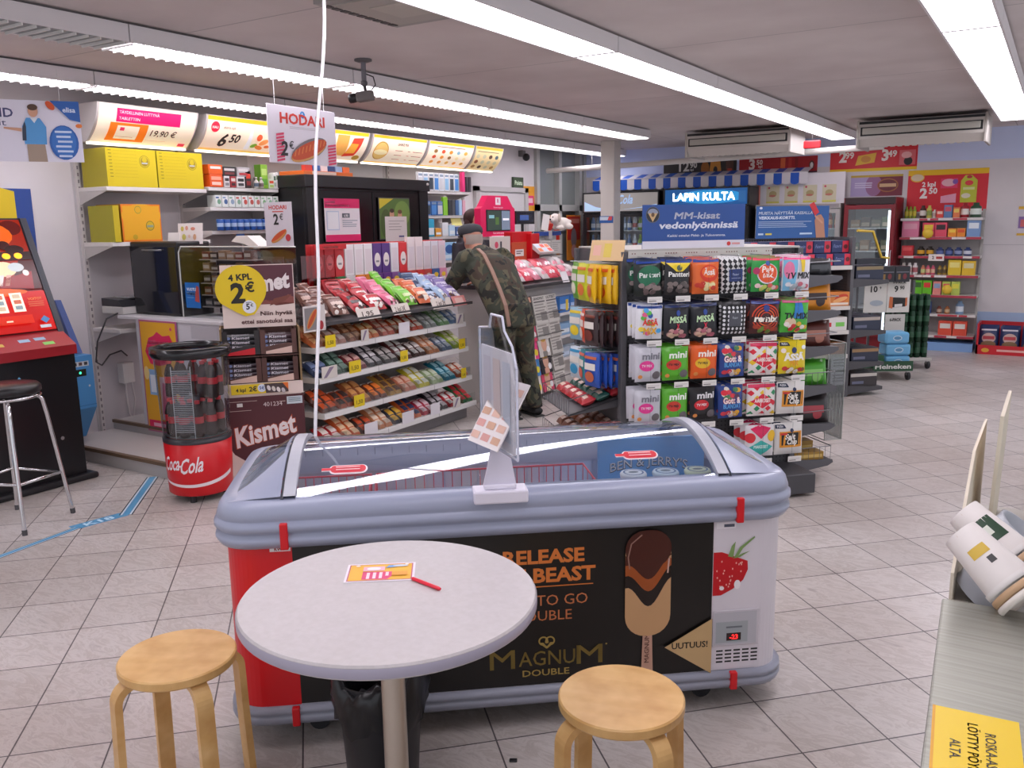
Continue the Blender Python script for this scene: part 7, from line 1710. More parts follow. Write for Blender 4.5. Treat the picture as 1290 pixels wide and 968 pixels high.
bposter(-3.845, -2.80, 2.215, 2.43, 'red drinks price banner with a white 3 on the back wall', '#a8141c', lambda f, w, h: (f.text(w * .17, h * .35, '3', .13, '#e8d8d0', 'C', .04), f.text(w * .27, h * .62, '50', .06, '#e8d8d0', 'C', .03), f.text(w * .28, h * .42, 'kpl', .035, '#e8d8d0', 'C', .02), f.rect(w * .54, h * .3, w * .60, h * .95, '#e06a3a'), f.rect(w * .64, h * .3, w * .68, h * .95, '#c03028'), f.rect(w * .72, h * .3, w * .76, h * .95, '#8a1418'), f.disc(w * .93, h * .45, .035, .06, '#5a2a28'), f.disc(w * .93, h * .45, .02, .035, '#d8d0cc'), f.rect(w * .82, h * .12, w * .88, h * .3, '#d8b0a0'), f.rect(0, 0, w, h * .09, '#3a1a30')))
bposter(-2.64, -1.60, 2.20, 2.50, 'red and yellow price banner with two prices at the top of the back wall', '#d8202c', lambda f, w, h: (f.rect(0, h * .86, w * .35, h, '#f0c81c'), f.rect(0, 0, w, h * .12, '#f0c81c'), f.text(w * .15, h * .42, '2', .13, '#f4e8e0', 'C', .04), f.text(w * .23, h * .56, '99', .075, '#f4e8e0', 'C', .03), f.quad([(w * .30, h * .25), (w * .52, h * .35), (w * .54, h * .75), (w * .33, h * .65)], '#e8b83a'), f.disc(w * .42, h * .5, .06, .04, '#d8903a'), f.text(w * .64, h * .42, '3', .13, '#f4e8e0', 'C', .04), f.text(w * .72, h * .56, '49', .075, '#f4e8e0', 'C', .03), f.rect(w * .8, h * .2, w * .98, h * .8, '#e06a70'), f.disc(w * .9, h * .35, .05, .05, '#2a2426'), f.disc(w * .88, h * .6, .06, .04, '#f0b0b0')))
bposter(-2.37, -1.75, 1.885, 2.15, 'purple and maroon picture sign above the red fridge', '#7a2038', lambda f, w, h: (f.rect(0, 0, w * .46, h, '#b4a4d0'), f.disc(w * .45, h * .5, w * .16, h * .5, '#9a6a94'), f.disc(w * .72, h * .5, w * .2, h * .32, '#a8683a'), f.disc(w * .72, h * .5, w * .18, h * .27, '#6a2030'), f.rect(w * .56, h * .42, w * .88, h * .58, '#d8b48a'), f.rect(0, h * .9, w, h, '#c8a83a'), f.lines(w * .08, h * .35, w * .42, h * .65, 3, M('#d8d0e8'), 2)))
bposter(-1.69, -.80, 1.68, 2.185, 'large red price poster reading 2,50 above the grocery rack', '#dc1c2e', lambda f, w, h: (f.rect(0, h * .87, w, h, '#f0c014'), f.disc(w * .12, h * .82, .08, .055, '#e8b830'), f.disc(w * .12, h * .82, .07, .042, '#e6d0b0'), f.text(w * .27, h * .60, '2 kpl', .055, '#f6ece8', 'C', .035), f.text(w * .21, h * .33, '2', .115, '#f6ece8', 'C', .045), f.text(w * .33, h * .43, '50', .068, '#f6ece8', 'C', .035), f.rect(w * .42, h * .55, w * .63, h * .78, '#e8386a'), f.disc(w * .52, h * .68, .08, .045, '#f2b8c4'), f.disc(w * .60, h * .7, .03, .03, '#8a5ab0'), f.quad([(w * .43, h * .2), (w * .62, h * .2), (w * .62, h * .42), (w * .43, h * .36)], '#f0a8c0'), f.poly([(w * .67, h * .2), (w * .87, h * .2), (w * .87, h * .72), (w * .8, h * .84), (w * .72, h * .84), (w * .67, h * .72)], '#c8cc3a'), f.disc(w * .77, h * .66, .045, .03, '#e8404a'), f.disc(w * .77, h * .8, .03, .018, '#c83040'), f.rect(w * .70, h * .5, w * .84, h * .56, '#e0e4a0'), f.disc(w * .74, h * .36, .05, .03, '#e8e0c8')))
bposter(-.46, -.20, 1.38, 1.72, 'small yellow edged notice at the right edge of the back wall', '#d8d0da', lambda f, w, h: (f.rect(0, h * .9, w, h, '#e8b83a'), f.rect(0, 0, w, h * .08, '#e8b83a'), f.rect(.01, h * .25, w * .8, h * .65, '#8a6aa8'), f.rect(.03, h * .3, w * .7, h * .55, '#d86a6a')))
o = bposter(-3.55, -2.40, 1.80, 2.20, 'white picture board with four small food pictures over the grey cabinet', '#e4dfe4', lambda f, w, h: ([(f.rect(w * (.13 + .21 * k), h * .12, w * (.28 + .21 * k), h * .62, '#d8d0b4'), f.rect(w * (.13 + .21 * k), h * .06, w * (.28 + .21 * k), h * .12, '#e0d86a'), f.disc(w * (.205 + .21 * k), h * .36, .05, .04, '#b8a878'), f.disc(w * (.20 + .21 * k), h * .30, .045, .014, '#c87a6a'), f.disc(w * (.16 + .21 * k), h * .56, .014, .014, '#d0506a')) for k in range(4)], f.poly([(0, .0), (.07, 0), (.07, h * .95), (.05, h * .9), (.02, h * .5)], '#e08478')), y=11.9)
aw = root('awning', 'blue and white striped scalloped awning along the back wall', 'awning', (-5.95, 11.82, 2.055), 0)
m = MB(); n = 28; wst = 3.1 / n
for k in range(n):
    c = M('#1f5cc8', .5) if k % 2 == 0 else M('#e0dce2', .5)
    x0 = k * wst; pts = [(x0, .16)] + [(x0 + wst / 2 + wst / 2 * math.cos(math.radians(a)), .035 + .03 * math.sin(math.radians(a))) for a in range(180, 361, 30)] + [(x0 + wst, .16)]
    m.prism(pts, 0, .006, c, axis='y'); m.add([(x0, 0, .16), (x0 + wst, 0, .16), (x0 + wst, .27, .23), (x0, .27, .23)], [(0, 1, 2, 3)], c)
m.build('striped_cloth', aw)
m = MB(); m.tube([(0, .003, .16), (3.1, .003, .16)], .008, M('#d0ccd0'), 8); m.build('rail', aw)
def fridge(name, label, x0, x1, y, z1, header, body, hc, hdeco, lit, doors=2):
    r = root(name, label, 'fridge', (x0, y, 0), 0)
    w = x1 - x0; d = 12.08 - y
    m = MB(); m.box(0, .03, 0, .04, d, z1, body); m.box(w - .04, .03, 0, w, d, z1, body); m.box(.04, d - .03, 0, w - .04, d, z1, M('#c8d0d8', .5)); m.box(.04, .03, z1 - .03, w - .04, d - .03, z1, body); m.box(.04, .03, 0, w - .04, d - .03, .15, body); m.build('cabinet', r)
    m = MB(); m.box(.0, .0, header, w, .029, z1, body); f = Face(m, (0, 0, 0)); hdeco(f, w, header, z1); m.build('header', r)
    for z in (.5, .85, 1.2, 1.48):
        if z < header - .1: m = MB(); m.box(.045, .06, z, w - .045, d - .04, z + .012, M('#d8dce0', .4)); m.build('shelf', r)
    dw = w / doors
    for k in range(doors):
        m = MB(); a, b = dw * k + .005, dw * (k + 1) - .005
        for q in ((a, .15, a + .05, header - .01), (b - .05, .15, b, header - .01), (a + .05, .15, b - .05, .20), (a + .05, header - .06, b - .05, header - .01)): m.box(q[0], 0, q[1], q[2], .028, q[3], body)
        dr = m.build('door', r); m = MB(); m.box(a + .051, .01, .201, b - .051, .014, header - .061, GLASS); m.build('door_glass', dr)
        m = MB(); m.tube([(b - .025 if k == 0 else a + .025, -.001, .9), (b - .025 if k == 0 else a + .025, -.03, .92), (b - .025 if k == 0 else a + .025, -.03, 1.2), (b - .025 if k == 0 else a + .025, -.001, 1.22)], .007, M('#a8a8ac', .3, .6), 8); m.build('door_handle', dr)
    m = MB(); xl = w / 2 if doors > 1 else w - .075; m.box(xl - .015, .04, .2, xl + .015, .06, header - .08, M('#eef4ff', .4, 0, 2.5 if lit else 0)); m.build('inside_light', r)
    return r
BKF = M('#1b1c20', .35)
def cokeh(f, w, a, b):
    f.rect(.02, a + .02, w - .02, b - .02, M('#a8a4a0', .35, 0, .25)); f.poly([(.03, a + .03), (w * .52, a + .03), (w * .35, a + .05), (w * .18, a + .085), (.03, a + .16)], M('#b8d4f4', .35, 0, .45)); f.poly([(w * .5, a + .04), (w - .03, a + .08), (w - .03, a + .11), (w * .75, a + .07)], M('#b8d4f4', .35, 0, .45))
    f.text(w * .56, (a + b) / 2 - .02, 'Cola', .12, M('#a8c8f0', .35, 0, .4), 'C', .02, .25, w=.24)
fridge('drinks_fridge', 'black drinks fridge with silver header at the back left corner', -5.94, -4.76, 11.48, 2.03, 1.74, BKF, None, cokeh, True)
def laph(f, w, a, b):
    f.rect(.03, a + .02, w - .03, b - .02, M('#1a5a9c', .3, 0, .5)); f.disc(w * .55, (a + b) / 2, w * .40, .09, M('#2a90d0', .3, 0, .7)); f.text(w * .48, (a + b) / 2 - .045, 'LAPIN KULTA', .10, M('#f4f8ff', .4, 0, 1.6), 'C', .035, 0, w=w * .72)
    f.rect(w * .88, a + .05, w * .96, b - .06, M('#2a6aa8', .3, 0, .4))
fridge('drinks_fridge', 'black drinks fridge with a lit blue header behind the blue betting sign', -4.70, -3.50, 11.48, 2.05, 1.80, BKF, None, laph, True)
def plain(f, w, a, b): f.rect(.02, a + .01, w - .02, b - .01, M('#8a8284', .4))
fridge('display_cabinet', 'grey display cabinet with warm lit red bottles under the white picture board', -3.42, -2.36, 11.5, 1.80, 1.74, M('#a4a09e', .4), None, plain, True)
RF = M('#7a1420', .35)
fridge('drinks_fridge', 'dark red fridge with one glass door beside the grocery rack', -2.32, -1.72, 11.5, 1.86, 1.78, RF, None, lambda f, w, a, b: f.rect(.01, a, w - .01, b, M('#2a1214', .4)), True, 1)
def bott(c1, c2, key, h=.22):
    return cached(('bt', key), lambda m: (m.lathe([(.028, 0), (.032, .006), (.032, h * .55), (.014, h * .82), (.013, h), (0, h)], M(c1, .2), 14, caps=False), m.lathe([(.0325, h * .18), (.0325, h * .45)], M(c2, .4), 14, caps=False)), 'bottle')
for si, z in enumerate((1.2, 1.48)):
    for k in range(13):
        me = bott(['#4a78b8', '#3a6aa8', '#8ab83a', '#7a90a8', '#c8d4e0'][k * 3 % 5], ['#c8d8ec', '#e0e4ea', '#b83a3a'][k % 3], ('ck', k * 3 % 5, k % 3))
        o = inst('bottle', me, None, (-5.84 + .083 * k, 11.62, z + .013), 0); tag(o, 'drink bottle in the black fridge with silver header, %s shelf, %s from the left' % (['lower', 'upper'][si], ORD[k]), 'bottle', 'bottles in the corner fridge')
for k in range(11):
    me = bott('#b8301c', '#f0b070', ('rd',), .24)
    o = inst('bottle', me, None, (-3.32 + .09 * k, 11.64, 1.493), 0); tag(o, 'red bottle in the warm lit grey cabinet, %s from the left' % ORD[k], 'bottle', 'red bottles in the grey cabinet')
for si, z in enumerate((.85, 1.2, 1.48)):
    for k in range(4):
        carton('ready_meal', 'dark boxed item in the dark red fridge, %s shelf, %s from the left' % (['lower', 'middle', 'upper'][si], ORD[k]), 'box', (-2.25 + .12 * k, 11.60, z + .013), 0, .11, .15, .10 + .03 * (k % 2), M(['#6a6a58', '#4a5a3a', '#8a6a4a', '#5a4a44'][(k + si) % 4], .4), lambda f, w, h: f.rect(.01, .02, w - .01, h * .5, M('#a89a84')), 'boxed items in the dark red fridge')
# grocery rack
gr = root('grocery_rack', 'white grocery rack with red shelf edges under the large red poster', 'shelf', (-1.69, 11.70, 0), 0)
for x in (0, .86): m = MB(); m.box(x, .33, 0, x + .03, .36, 1.70, M('#b8b4b0')); m.build('upright', gr)
m = MB(); m.box(0.03, .34, 0, .86, .35, 1.66, M('#a8a3a2', .6)); m.build('back_panel', gr)
m = MB(); m.box(0, 0, 0, .89, .33, .10, M('#7fa4d4', .5)); m.build('base', gr)
RS = [1.60, 1.375, 1.15, .92, .68, .44, .19]
for k, z in enumerate(RS):
    m = MB(); m.box(0, .0 + (.1 if k in (5,) else 0), z - .03, .89, .33, z, M('#d2cecb', .45)); f = Face(m, (0, (.1 if k in (5,) else 0), 0))
    f.rect(.0, z - .03, .89, z - .002, M('#d8d4d2' if k in (0, 5) else '#b03a4c', .4))
    g = random.Random(k)
    for q in range(4): x = g.uniform(.02, .75); f.rect(x, z - .028, x + .09, z - .004, M('#e0dcd8' if k not in (0, 5) else '#b83a48'))
    m.build('shelf', gr)
def gput(k, x, w, h, c, label, deco=None, round_=False, d=.12, cat='packet', name='grocery_pack'):
    loc = (-1.69 + x, 11.72 + (.1 if k == 5 else 0), RS[k] + .001)
    if round_:
        m = MB(); m.lathe([(w / 2 * .92, 0), (w / 2, .004), (w / 2, h * .72), (w / 2 * .55, h * .84), (w / 2 * .55, h), (0, h)], M(c, .35), 16, caps=False)
        if deco: m.lathe([(w / 2 + .0006, h * .2), (w / 2 + .0006, h * .6)], M(deco, .4), 16, caps=False)
        return tag(m.build(name, None, (loc[0] + w / 2, loc[1] + .06, loc[2])), label, cat, 'grocery packs on the rack')
    carton(name, label, cat, loc, 0, w, d, h, M(c, .4), deco, 'grocery packs on the rack')
lab2 = lambda a, b=None: (lambda f, w, h: (f.rect(w * .12, h * .5, w * .88, h * .85, M(a)), f.rect(w * .2, h * .12, w * .8, h * .35, M(b)) if b else None))
SN = ['top', 'second', 'third', 'fourth', 'fifth', 'sixth', 'bottom']
ITEMS = {0: [(.03, .042, .14, '#8a9a2c', 'olive bottle', '#c8b83a', 1), (.075, .042, .14, '#8a9a2c', 'olive bottle', '#c8b83a', 1), (.12, .042, .14, '#8a9a2c', 'olive bottle', '#c8b83a', 1), (.20, .07, .15, '#4a2420', 'dark sauce bottle', '#d8d0c8', 1), (.275, .06, .15, '#c8c05a', 'yellow bottle', '#8a9a4a', 1), (.345, .04, .10, '#d8d4cc', 'small white bottle', '#c8a8a0', 1), (.39, .075, .09, '#d84038', 'red packet', '#e8c0b0', 0), (.47, .09, .15, '#5a7aa8', 'blue packet', '#c8566a', 0), (.57, .07, .12, '#e07a4a', 'orange packet', '#e8c860', 0), (.645, .09, .17, '#a82a34', 'red coffee jar', '#e8e0d8', 1), (.745, .12, .17, '#3a5a44', 'green tin', '#d8e0d8', 1)],
         1: [(.02, .19, .19, '#d87a9a', 'large pink packet', '#e0a0b4', 0), (.25, .13, .17, '#d8405a', 'pink red bag', '#e8c83a', 0), (.385, .13, .17, '#d84a60', 'pink red bag with black print', '#3a2a30', 0), (.53, .09, .10, '#e8902a', 'orange pack', '#f0c84a', 0), (.625, .09, .10, '#e0882a', 'orange pack', '#d8502a', 0), (.73, .14, .19, '#7a9ac8', 'blue and white sack', '#e0e6ee', 0)],
         2: [(.03, .13, .12, '#c83038', 'red box', '#e05a5a', 0), (.20, .085, .11, '#2a2420', 'black and yellow tub', '#e0a82a', 1), (.30, .085, .11, '#2a2420', 'black and yellow tub', '#e0a82a', 1), (.41, .085, .10, '#2c3a68', 'navy tub', '#5a6aa0', 1), (.51, .085, .10, '#2c3a68', 'navy tub', '#5a6aa0', 1), (.61, .085, .10, '#2a3a6a', 'navy tub', '#8a94b8', 1), (.71, .085, .10, '#2a3a6a', 'navy tub', '#c8ccd8', 1)],
         3: [(.03, .06, .14, '#d8d2c8', 'white bottle', '#b86a50', 1), (.095, .06, .14, '#e0dcda', 'white bottle', '#c8a8a0', 1), (.16, .06, .14, '#e0dcda', 'white bottle', '#b86a70', 1), (.255, .05, .11, '#c87a5a', 'small pink tin', '#c8d08a', 1), (.31, .05, .11, '#d8607a', 'small pink tin', '#e8c0a0', 1), (.365, .05, .11, '#d8607a', 'small pink tin', '#e8c0a0', 1), (.44, .05, .11, '#a88a3a', 'small gold tin', '#5a4a2a', 1), (.495, .05, .11, '#a88a3a', 'small gold tin', '#5a4a2a', 1), (.56, .14, .18, '#e0c030', 'yellow cereal box', '#e8d880', 0), (.71, .14, .17, '#e0b82c', 'yellow cereal box', '#d8d0a0', 0)],
         4: [(.19, .10, .17, '#6ac02c', 'bright green carton', '#3a6a2a', 0), (.295, .10, .17, '#6ac02c', 'bright green carton', '#d83a34', 0), (.41, .09, .16, '#e08a80', 'salmon carton', '#8aa0c0', 0), (.51, .09, .16, '#b8c85a', 'pale green carton', '#d85a5a', 0), (.61, .09, .16, '#b8c85a', 'pale green carton', '#e0d84a', 0)],
         5: [(.27, .12, .14, '#3a5aa0', 'blue packet', '#d8dce8', 0), (.45, .06, .09, '#8a4a3a', 'small brown jar', '#c8a890', 1), (.54, .06, .09, '#b06a3a', 'small brown jar', '#d8b890', 1), (.66, .09, .16, '#8aa8c8', 'pale blue tin', '#e0e8f0', 1)],
         6: [(.50, .15, .17, '#d8503a', 'orange white packet', '#e0d8d0', 0), (.66, .15, .17, '#d8503a', 'orange white packet', '#e0d8d0', 0)]}
for k in ITEMS:
    for q, (x, w, h, c, nm, c2, rd) in enumerate(ITEMS[k]):
        gput(k, x, w, h, c, '%s on the grocery rack, %s shelf, %s from the left' % (nm, SN[k], ORD[q]), c2 if rd else lab2(c2), bool(rd))
carton('price_card', 'white price card with red print on the third shelf of the grocery rack', 'price card', (-1.35, 11.69, 1.09), 0, .17, .003, .08, M('#e4dcd8', .5), lambda f, w, h: (f.text(w * .3, h * .3, '2', .035, '#3a2a2a', 'C', .03), f.rect(w * .5, h * .3, w * .9, h * .65, M('#b83a3a'))))
m = MB(); m.lathe([(.055, 0), (.055, .004), (0, .004)], M('#e4c03a', .45), 24, caps=False); o = m.build('price_disc', None, (-1.12, 11.69, .75), rot=(PI / 2, 0, 0)); tag(o, 'round yellow price disc on the grocery rack beside the pale green cartons', 'price disc')
m = MB(); m.lathe([(.06, 0), (.06, .004), (0, .004)], M('#e4c03a', .45), 24, caps=False); o = m.build('price_disc', None, (-1.375, 11.69, 1.42), rot=(PI / 2, 0, 0)); tag(o, 'round yellow price disc over the pink bags on the grocery rack', 'price disc')
# red floor bin of snack bags
rb = root('snack_box', 'low red cardboard box of snack bags on the floor below the back wall', 'box', (-.76, 11.62, 0), 0)
m = MB(); m.box(0, 0, 0, 1.3, .012, .11, M('#c8202c', .45)); m.box(0, 0, 0, .02, .4, .36, M('#c8202c', .45)); m.box(0, .388, 0, 1.3, .4, .36, M('#c8202c', .45)); m.box(1.28, 0, 0, 1.3, .4, .36, M('#c8202c', .45)); m.box(.02, .012, 0, 1.28, .388, .01, M('#a81a24')); m.build('box', rb)
m = MB(); f = Face(m, (0, 0, 0)); f.disc(.10, .05, .04, .025, '#e0a83a'); f.rect(.22, .04, .6, .065, '#e8b0a8'); m.build('print', rb)
for k in range(5):
    for q in range(2):
        me = cached(('chips',), lambda m: pillow(m, .2, .30, .08, '#2a3560', lambda f, w, h: (f.disc(0, h * .5, w * .36, h * .2, '#c8a8a0'), f.rect(-w * .3, h * .45, w * .3, h * .58, M('#b83a44')), f.disc(0, h * .25, w * .4, h * .14, '#8a6a4a'), f.rect(-w * .4, h * .8, w * .4, h * .86, M('#d8d0d8')))), 'snack_bag')
        o = inst('snack_bag', me, None, (-.64 + .22 * k, 11.74 + .12 * q, .03), rnd.uniform(-6, 6)); o.rotation_euler.x = math.radians(-8)
        tag(o, 'dark blue snack bag in the low red floor box, %s row, %s from the left' % (['front', 'back'][q], ORD[k]), 'snack bag', 'snack bags in the red floor box')
carton('notice_card', 'blue and white card on the pale column', 'card', (-5.21, 10.545, 1.60), 0, .20, .003, .09, M('#2f62a8', .45), lambda f, w, h: (f.rect(.01, h * .4, w * .75, h - .01, M('#d8e0ec')), f.quad([(w * .6, h * .4), (w * .9, h * .4), (w * .95, h * .95), (w * .7, h * .95)], '#d84a4a')))
# hanging red tag
r = root('hanging_tag', 'small red tag hung under the ceiling left of the right air conditioner', 'tag', (-2.36, 9.9, 2.36), 0)
m = MB(); m.box(-.09, 0, 0, .09, .02, .08, M('#d8202c', .4), b=.01); m.build('tag', r); m = MB(); m.tube([(0, .01, .08), (0, .01, .29)], .003, M('#6a6464'), 6); m.build('cord', r)

# ================================================================== people
def blob_chain(m, pts, mat, sx=1.0, n=14, seg=5):
    # pts: (x, y, z, rx, ry) rings swept along the chain; ellipse axes: rx across, ry fore-aft
    P_ = [Vector(p[:3]) for p in pts]
    rings = []
    for i in range(len(pts) - 1):
        for s_ in range(seg + (1 if i == len(pts) - 2 else 0)):
            t = s_ / seg; tt = t * t * (3 - 2 * t) * .5 + t * .5
            c = P_[i].lerp(P_[i + 1], t)
            rings.append((c, pts[i][3] * (1 - tt) + pts[i + 1][3] * tt, pts[i][4] * (1 - tt) + pts[i + 1][4] * tt))
    vs = []
    for i, (c, rx, ry) in enumerate(rings):
        d = (rings[min(i + 1, len(rings) - 1)][0] - rings[max(i - 1, 0)][0]).normalized()
        x = Vector((1, 0, 0)) if abs(d.x) < .9 else Vector((0, 0, 1))
        x = (x - d * x.dot(d)).normalized(); y = d.cross(x)
        for k in range(n):
            a = 2 * PI * k / n; vs.append(c + x * rx * math.cos(a) + y * ry * math.sin(a))
    fs = [(i * n + k, i * n + (k + 1) % n, (i + 1) * n + (k + 1) % n, (i + 1) * n + k) for i in range(len(rings) - 1) for k in range(n)]
    fs += [tuple(range(n))[::-1], tuple(range((len(rings) - 1) * n, len(rings) * n))]
    m.add(vs, fs, mat, True)
def head_shape(m, c, s, mat, T=None, n=16):
    # skull, jaw, nose, ears; the face looks along -y
    m.ball((c[0], c[1] + .012 * s, c[2] + .025 * s), (.074 * s, .092 * s, .088 * s), mat, n, T)
    m.ball((c[0], c[1] - .018 * s, c[2] - .05 * s), (.056 * s, .070 * s, .066 * s), mat, n, T)
    m.ball((c[0], c[1] - .092 * s, c[2] - .018 * s), (.013 * s, .020 * s, .022 * s), mat, 10, T)
    for sg in (-1, 1): m.ball((c[0] + sg * .076 * s, c[1] + .016 * s, c[2] - .012 * s), (.010 * s, .020 * s, .030 * s), mat, 10, T)
def hand(m, wr, d, up, mat, curl=.5, s=1.0):
    d = Vector(d).normalized(); up = Vector(up); up = (up - d * up.dot(d)).normalized(); sd = d.cross(up); wr = Vector(wr)
    blob_chain(m, [(*(wr), .026 * s, .018 * s), (*(wr + d * .05 * s), .038 * s, .015 * s), (*(wr + d * .095 * s), .038 * s, .013 * s)], mat, n=10, seg=3)
    for k, ln in enumerate((.070, .080, .075, .058)):
        b = wr + d * .088 * s + sd * (.027 - .018 * k) * s
        p1 = b + (d * math.cos(curl * .5) - up * math.sin(curl * .5)) * ln * .5 * s; p2 = p1 + (d * math.cos(curl * 1.4) - up * math.sin(curl * 1.4)) * ln * .5 * s
        m.tube([b, p1, p2], [.010 * s, .009 * s, .007 * s], mat, 8)
    b = wr + d * .025 * s + sd * .03 * s; m.tube([b, b + (d * .6 + sd * .8) * .04 * s, b + (d * .95 + sd * .75) * .065 * s], [.012 * s, .010 * s, .008 * s], mat, 8)
# local frame: person faces -y
def person_man():
    r = root('person', 'person in camouflage jacket and trousers and dark flat cap, leaning on the counter', 'person', (-3.76, 6.16, 0), -116)
    # feet at origin, leaning forward (-y)
    hip = Vector((0, .02, .90)); chest = Vector((-.02, -.28, 1.25)); neck = Vector((-.02, -.43, 1.385)); hd = Vector((-.02, -.515, 1.495))
    body = MB()
    blob_chain(body, [(*hip, .15, .10), (-.01, -.10, 1.08, .145, .095), (*chest, .17, .10), (-.02, -.37, 1.35, .13, .08), (*neck, .058, .058), (-.02, -.47, 1.44, .056, .058)], SKIN)
    head_shape(body, hd, 1.06, SKIN)
    sh = {}
    for sg in (-1, 1):
        S_ = Vector((sg * .19 - .02, -.31, 1.335)); E_ = Vector((sg * .26, -.46, 1.12)); W_ = Vector((sg * .13, -.66, 1.10)); sh[sg] = (S_, E_, W_)
        blob_chain(body, [(*S_, .055, .055), (*E_, .042, .042), (*W_, .028, .028)], SKIN, n=10)
        hand(body, W_, (-sg * .5, -1, .0), (0, 0, 1), SKIN, .5)
        K_ = Vector((sg * .10, -.02, .48)); A_ = Vector((sg * .105, .03, .09))
        blob_chain(body, [(sg * .085, .02, .88, .085, .09), (*K_, .055, .058), (*A_, .038, .04), (sg * .105, -.10, .04, .035, .025)], SKIN, n=12)
    ob = body.build('body', r); rem(ob, .011, 5)
    cl = MB()
    blob_chain(cl, [(0, .03, .76, .195, .145), (0, .0, .90, .20, .145), (-.01, -.13, 1.09, .21, .15), (-.02, -.26, 1.24, .235, .15), (-.02, -.355, 1.335, .165, .10), (-.02, -.42, 1.39, .085, .08)], CAMO)
    for sg in (-1, 1):
        S_, E_, W_ = sh[sg]
        blob_chain(cl, [(*(S_ + Vector((-sg * .05, .02, .0))), .085, .085), (*S_, .085, .082), (*(E_ + Vector((0, 0, .0))), .068, .068), (*W_, .048, .048)], CAMO, n=12)
    o = cl.build('jacket', r); rem(o, .012, 5)
    tr = MB()
    blob_chain(tr, [(0, .03, .98, .15, .11), (0, .03, .86, .165, .125), (0, .03, .78, .16, .12)], CAMO)
    for sg in (-1, 1):
        blob_chain(tr, [(sg * .085, .03, .86, .098, .115), (sg * .10, -.01, .50, .078, .085), (sg * .105, .02, .22, .070, .078), (sg * .105, .03, .075, .068, .075)], CAMO, n=12)
    o = tr.build('trousers', r); rem(o, .012, 5)
    for sg in (-1, 1):
        s_ = MB(); blob_chain(s_, [(sg * .108, .085, .045, .040, .030), (sg * .108, .03, .055, .048, .048), (sg * .110, -.08, .045, .050, .040), (sg * .112, -.165, .035, .044, .028)], M('#1f1f20', .5), n=12); s_.box(sg * .11 - .045, -.19, 0, sg * .11 + .045, .11, .016, M('#2b2b29', .6), b=.007)
        s_.build('shoe', r)
    cp = MB(); T = Matrix.Translation(hd) @ Matrix.Rotation(math.radians(10), 4, 'X')
    CAP = M('#3f4146', .85)
    cp.lathe([(.094, .03), (.104, .045), (.106, .075), (.095, .100), (.055, .118), (0, .122)], CAP, 24, caps=False, sy=1.12, T=T); cp.lathe([(.0, .032), (.093, .03)], CAP, 24, caps=False, sy=1.1, T=T)
    cp.prism([(.085 * math.cos(math.radians(a)), -.075 - .06 * abs(math.sin(math.radians(a)))) for a in range(180, 361, 20)], .026, .034, CAP, axis='z', T=T)
    cp.build('cap', r)
    hr = MB()
    hr.lathe([(.072, -.05), (.080, -.02), (.083, .02), (.083, .035)], M('#b8aaa0', .85), 22, caps=False, sy=1.1, c=(hd.x, hd.y + .022, hd.z)); hr.v = [(x, max(y, hd.y - .02), z) for x, y, z in hr.v]
    hr.build('hair', r)
    ey = MB()
    for sg in (-1, 1): ey.ball((hd.x + sg * .028, hd.y - .078, hd.z + .012), (.011, .007, .008), M('#e8e4de', .3), 8); ey.ball((hd.x + sg * .028, hd.y - .084, hd.z + .012), (.005, .003, .005), M('#3a2c24', .3), 8)
    ey.build('eyes', r)
    mo_ = MB(); mo_.ball((hd.x, hd.y - .083, hd.z - .062), (.022, .006, .005), M('#a8605a', .5), 10); mo_.build('mouth', r)
    st = MB()
    pts = [(.05, -.33, 1.405), (.065, -.215, 1.36), (.085, -.085, 1.235), (.105, .035, 1.09), (.12, .12, .96), (.125, .145, .80)]
    for (a, b) in zip(pts, pts[1:]):
        st.add([(a[0] - .016, a[1] + .022, a[2] + .012), (a[0] + .016, a[1] + .022, a[2] + .012), (b[0] + .016, b[1] + .022, b[2] + .012), (b[0] - .016, b[1] + .022, b[2] + .012), (a[0] - .016, a[1] + .012, a[2]), (a[0] + .016, a[1] + .012, a[2]), (b[0] + .016, b[1] + .012, b[2]), (b[0] - .016, b[1] + .012, b[2])], [(0, 1, 2, 3), (7, 6, 5, 4), (0, 3, 7, 4), (1, 5, 6, 2)], M('#9a7a6a', .6))
    st.build('strap', r)
    for ch in r.children:      # the whole figure leans to its right side as well
        for v in ch.data.vertices: v.co.x += .13 * max(0.0, v.co.z - .06)
    return r
person_man()
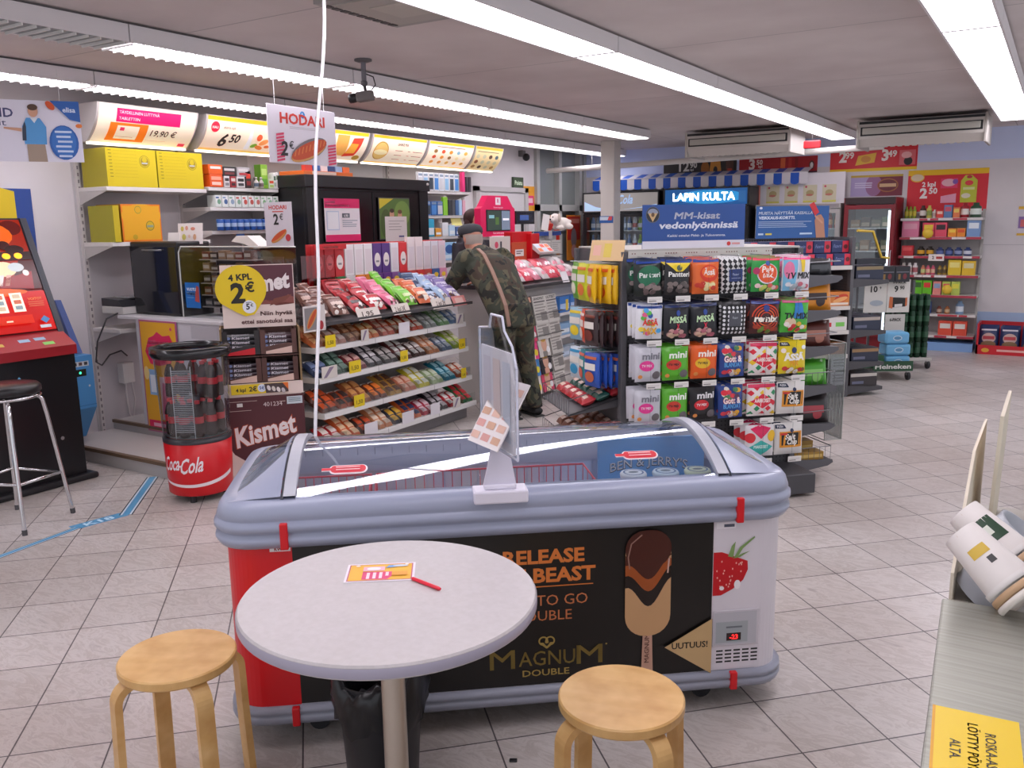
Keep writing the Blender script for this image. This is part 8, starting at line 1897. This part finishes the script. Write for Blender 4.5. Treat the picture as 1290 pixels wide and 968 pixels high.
def person_clerk():
    r = root('person', 'person with dark reddish hair behind the counter, half hidden by the flat cap', 'person', (-5.10, 7.42, 0), 70)
    SH = M('#35323a', .8)
    body = MB(); hd = Vector((0, -.03, 1.56))
    blob_chain(body, [(0, 0, .86, .14, .10), (0, 0, 1.08, .125, .09), (0, -.01, 1.28, .155, .10), (0, 0, 1.39, .10, .07), (0, 0, 1.43, .05, .05), (0, -.01, 1.5, .046, .05)], SKIN)
    head_shape(body, hd, .98, SKIN)
    arms = {}
    for sg in (-1, 1):
        S_ = Vector((sg * .17, 0, 1.35)); E_ = Vector((sg * .22, -.03, 1.10)); W_ = Vector((sg * .15, -.24, 1.16)); arms[sg] = (S_, E_, W_)
        blob_chain(body, [(*S_, .045, .045), (*E_, .036, .036), (*W_, .025, .025)], SKIN, n=10); hand(body, W_, (-sg * .3, -1, .1), (0, 0, 1), SKIN, .4, .92)
        blob_chain(body, [(sg * .08, 0, .86, .085, .085), (sg * .085, -.01, .47, .055, .055), (sg * .09, .02, .08, .036, .038), (sg * .09, -.10, .035, .034, .024)], SKIN, n=12)
    rem(body.build('body', r), .011, 5)
    c = MB(); blob_chain(c, [(0, 0, .82, .165, .12), (0, 0, 1.06, .145, .11), (0, -.01, 1.27, .178, .122), (0, 0, 1.385, .12, .085), (0, 0, 1.43, .07, .065)], SH)
    for sg in (-1, 1):
        S_, E_, W_ = arms[sg]; blob_chain(c, [(*(S_ + Vector((-sg * .05, 0, 0))), .07, .07), (*S_, .066, .066), (*E_, .052, .052)], SH, n=12)
    rem(c.build('shirt', r), .012, 5)
    t = MB(); blob_chain(t, [(0, 0, .95, .15, .115), (0, 0, .80, .16, .12)], M('#26262c', .8))
    for sg in (-1, 1): blob_chain(t, [(sg * .082, 0, .85, .098, .10), (sg * .085, -.01, .47, .072, .075), (sg * .09, .02, .06, .062, .065)], M('#26262c', .8), n=12)
    rem(t.build('trousers', r), .012, 5)
    for sg in (-1, 1):
        s_ = MB(); blob_chain(s_, [(sg * .09, .06, .04, .036, .03), (sg * .09, 0, .05, .042, .042), (sg * .09, -.16, .03, .040, .026)], M('#222226', .5), n=12); s_.build('shoe', r)
    h = MB(); HR = M('#3a1c1a', .7)
    h.ball((hd.x, hd.y + .025, hd.z + .035), (.088, .100, .092), HR, 18); h.ball((hd.x, hd.y + .06, hd.z - .05), (.07, .05, .07), HR, 14)
    for sg in (-1, 1): h.ball((hd.x + sg * .07, hd.y + .02, hd.z - .03), (.024, .045, .07), HR, 12)
    h.v = [(x, max(y, hd.y - .055), z) for x, y, z in h.v]; h.build('hair', r)
    ey = MB()
    for sg in (-1, 1): ey.ball((hd.x + sg * .027, hd.y - .074, hd.z + .01), (.010, .006, .007), M('#e8e4de', .3), 8); ey.ball((hd.x + sg * .027, hd.y - .079, hd.z + .01), (.005, .003, .005), M('#3a2c24', .3), 8)
    r.scale = (1.04, 1.04, 1.05)
    ey.build('eyes', r); q = MB(); q.ball((hd.x, hd.y - .078, hd.z - .058), (.02, .006, .006), M('#a8504e', .5), 10); q.build('mouth', r)
person_clerk()
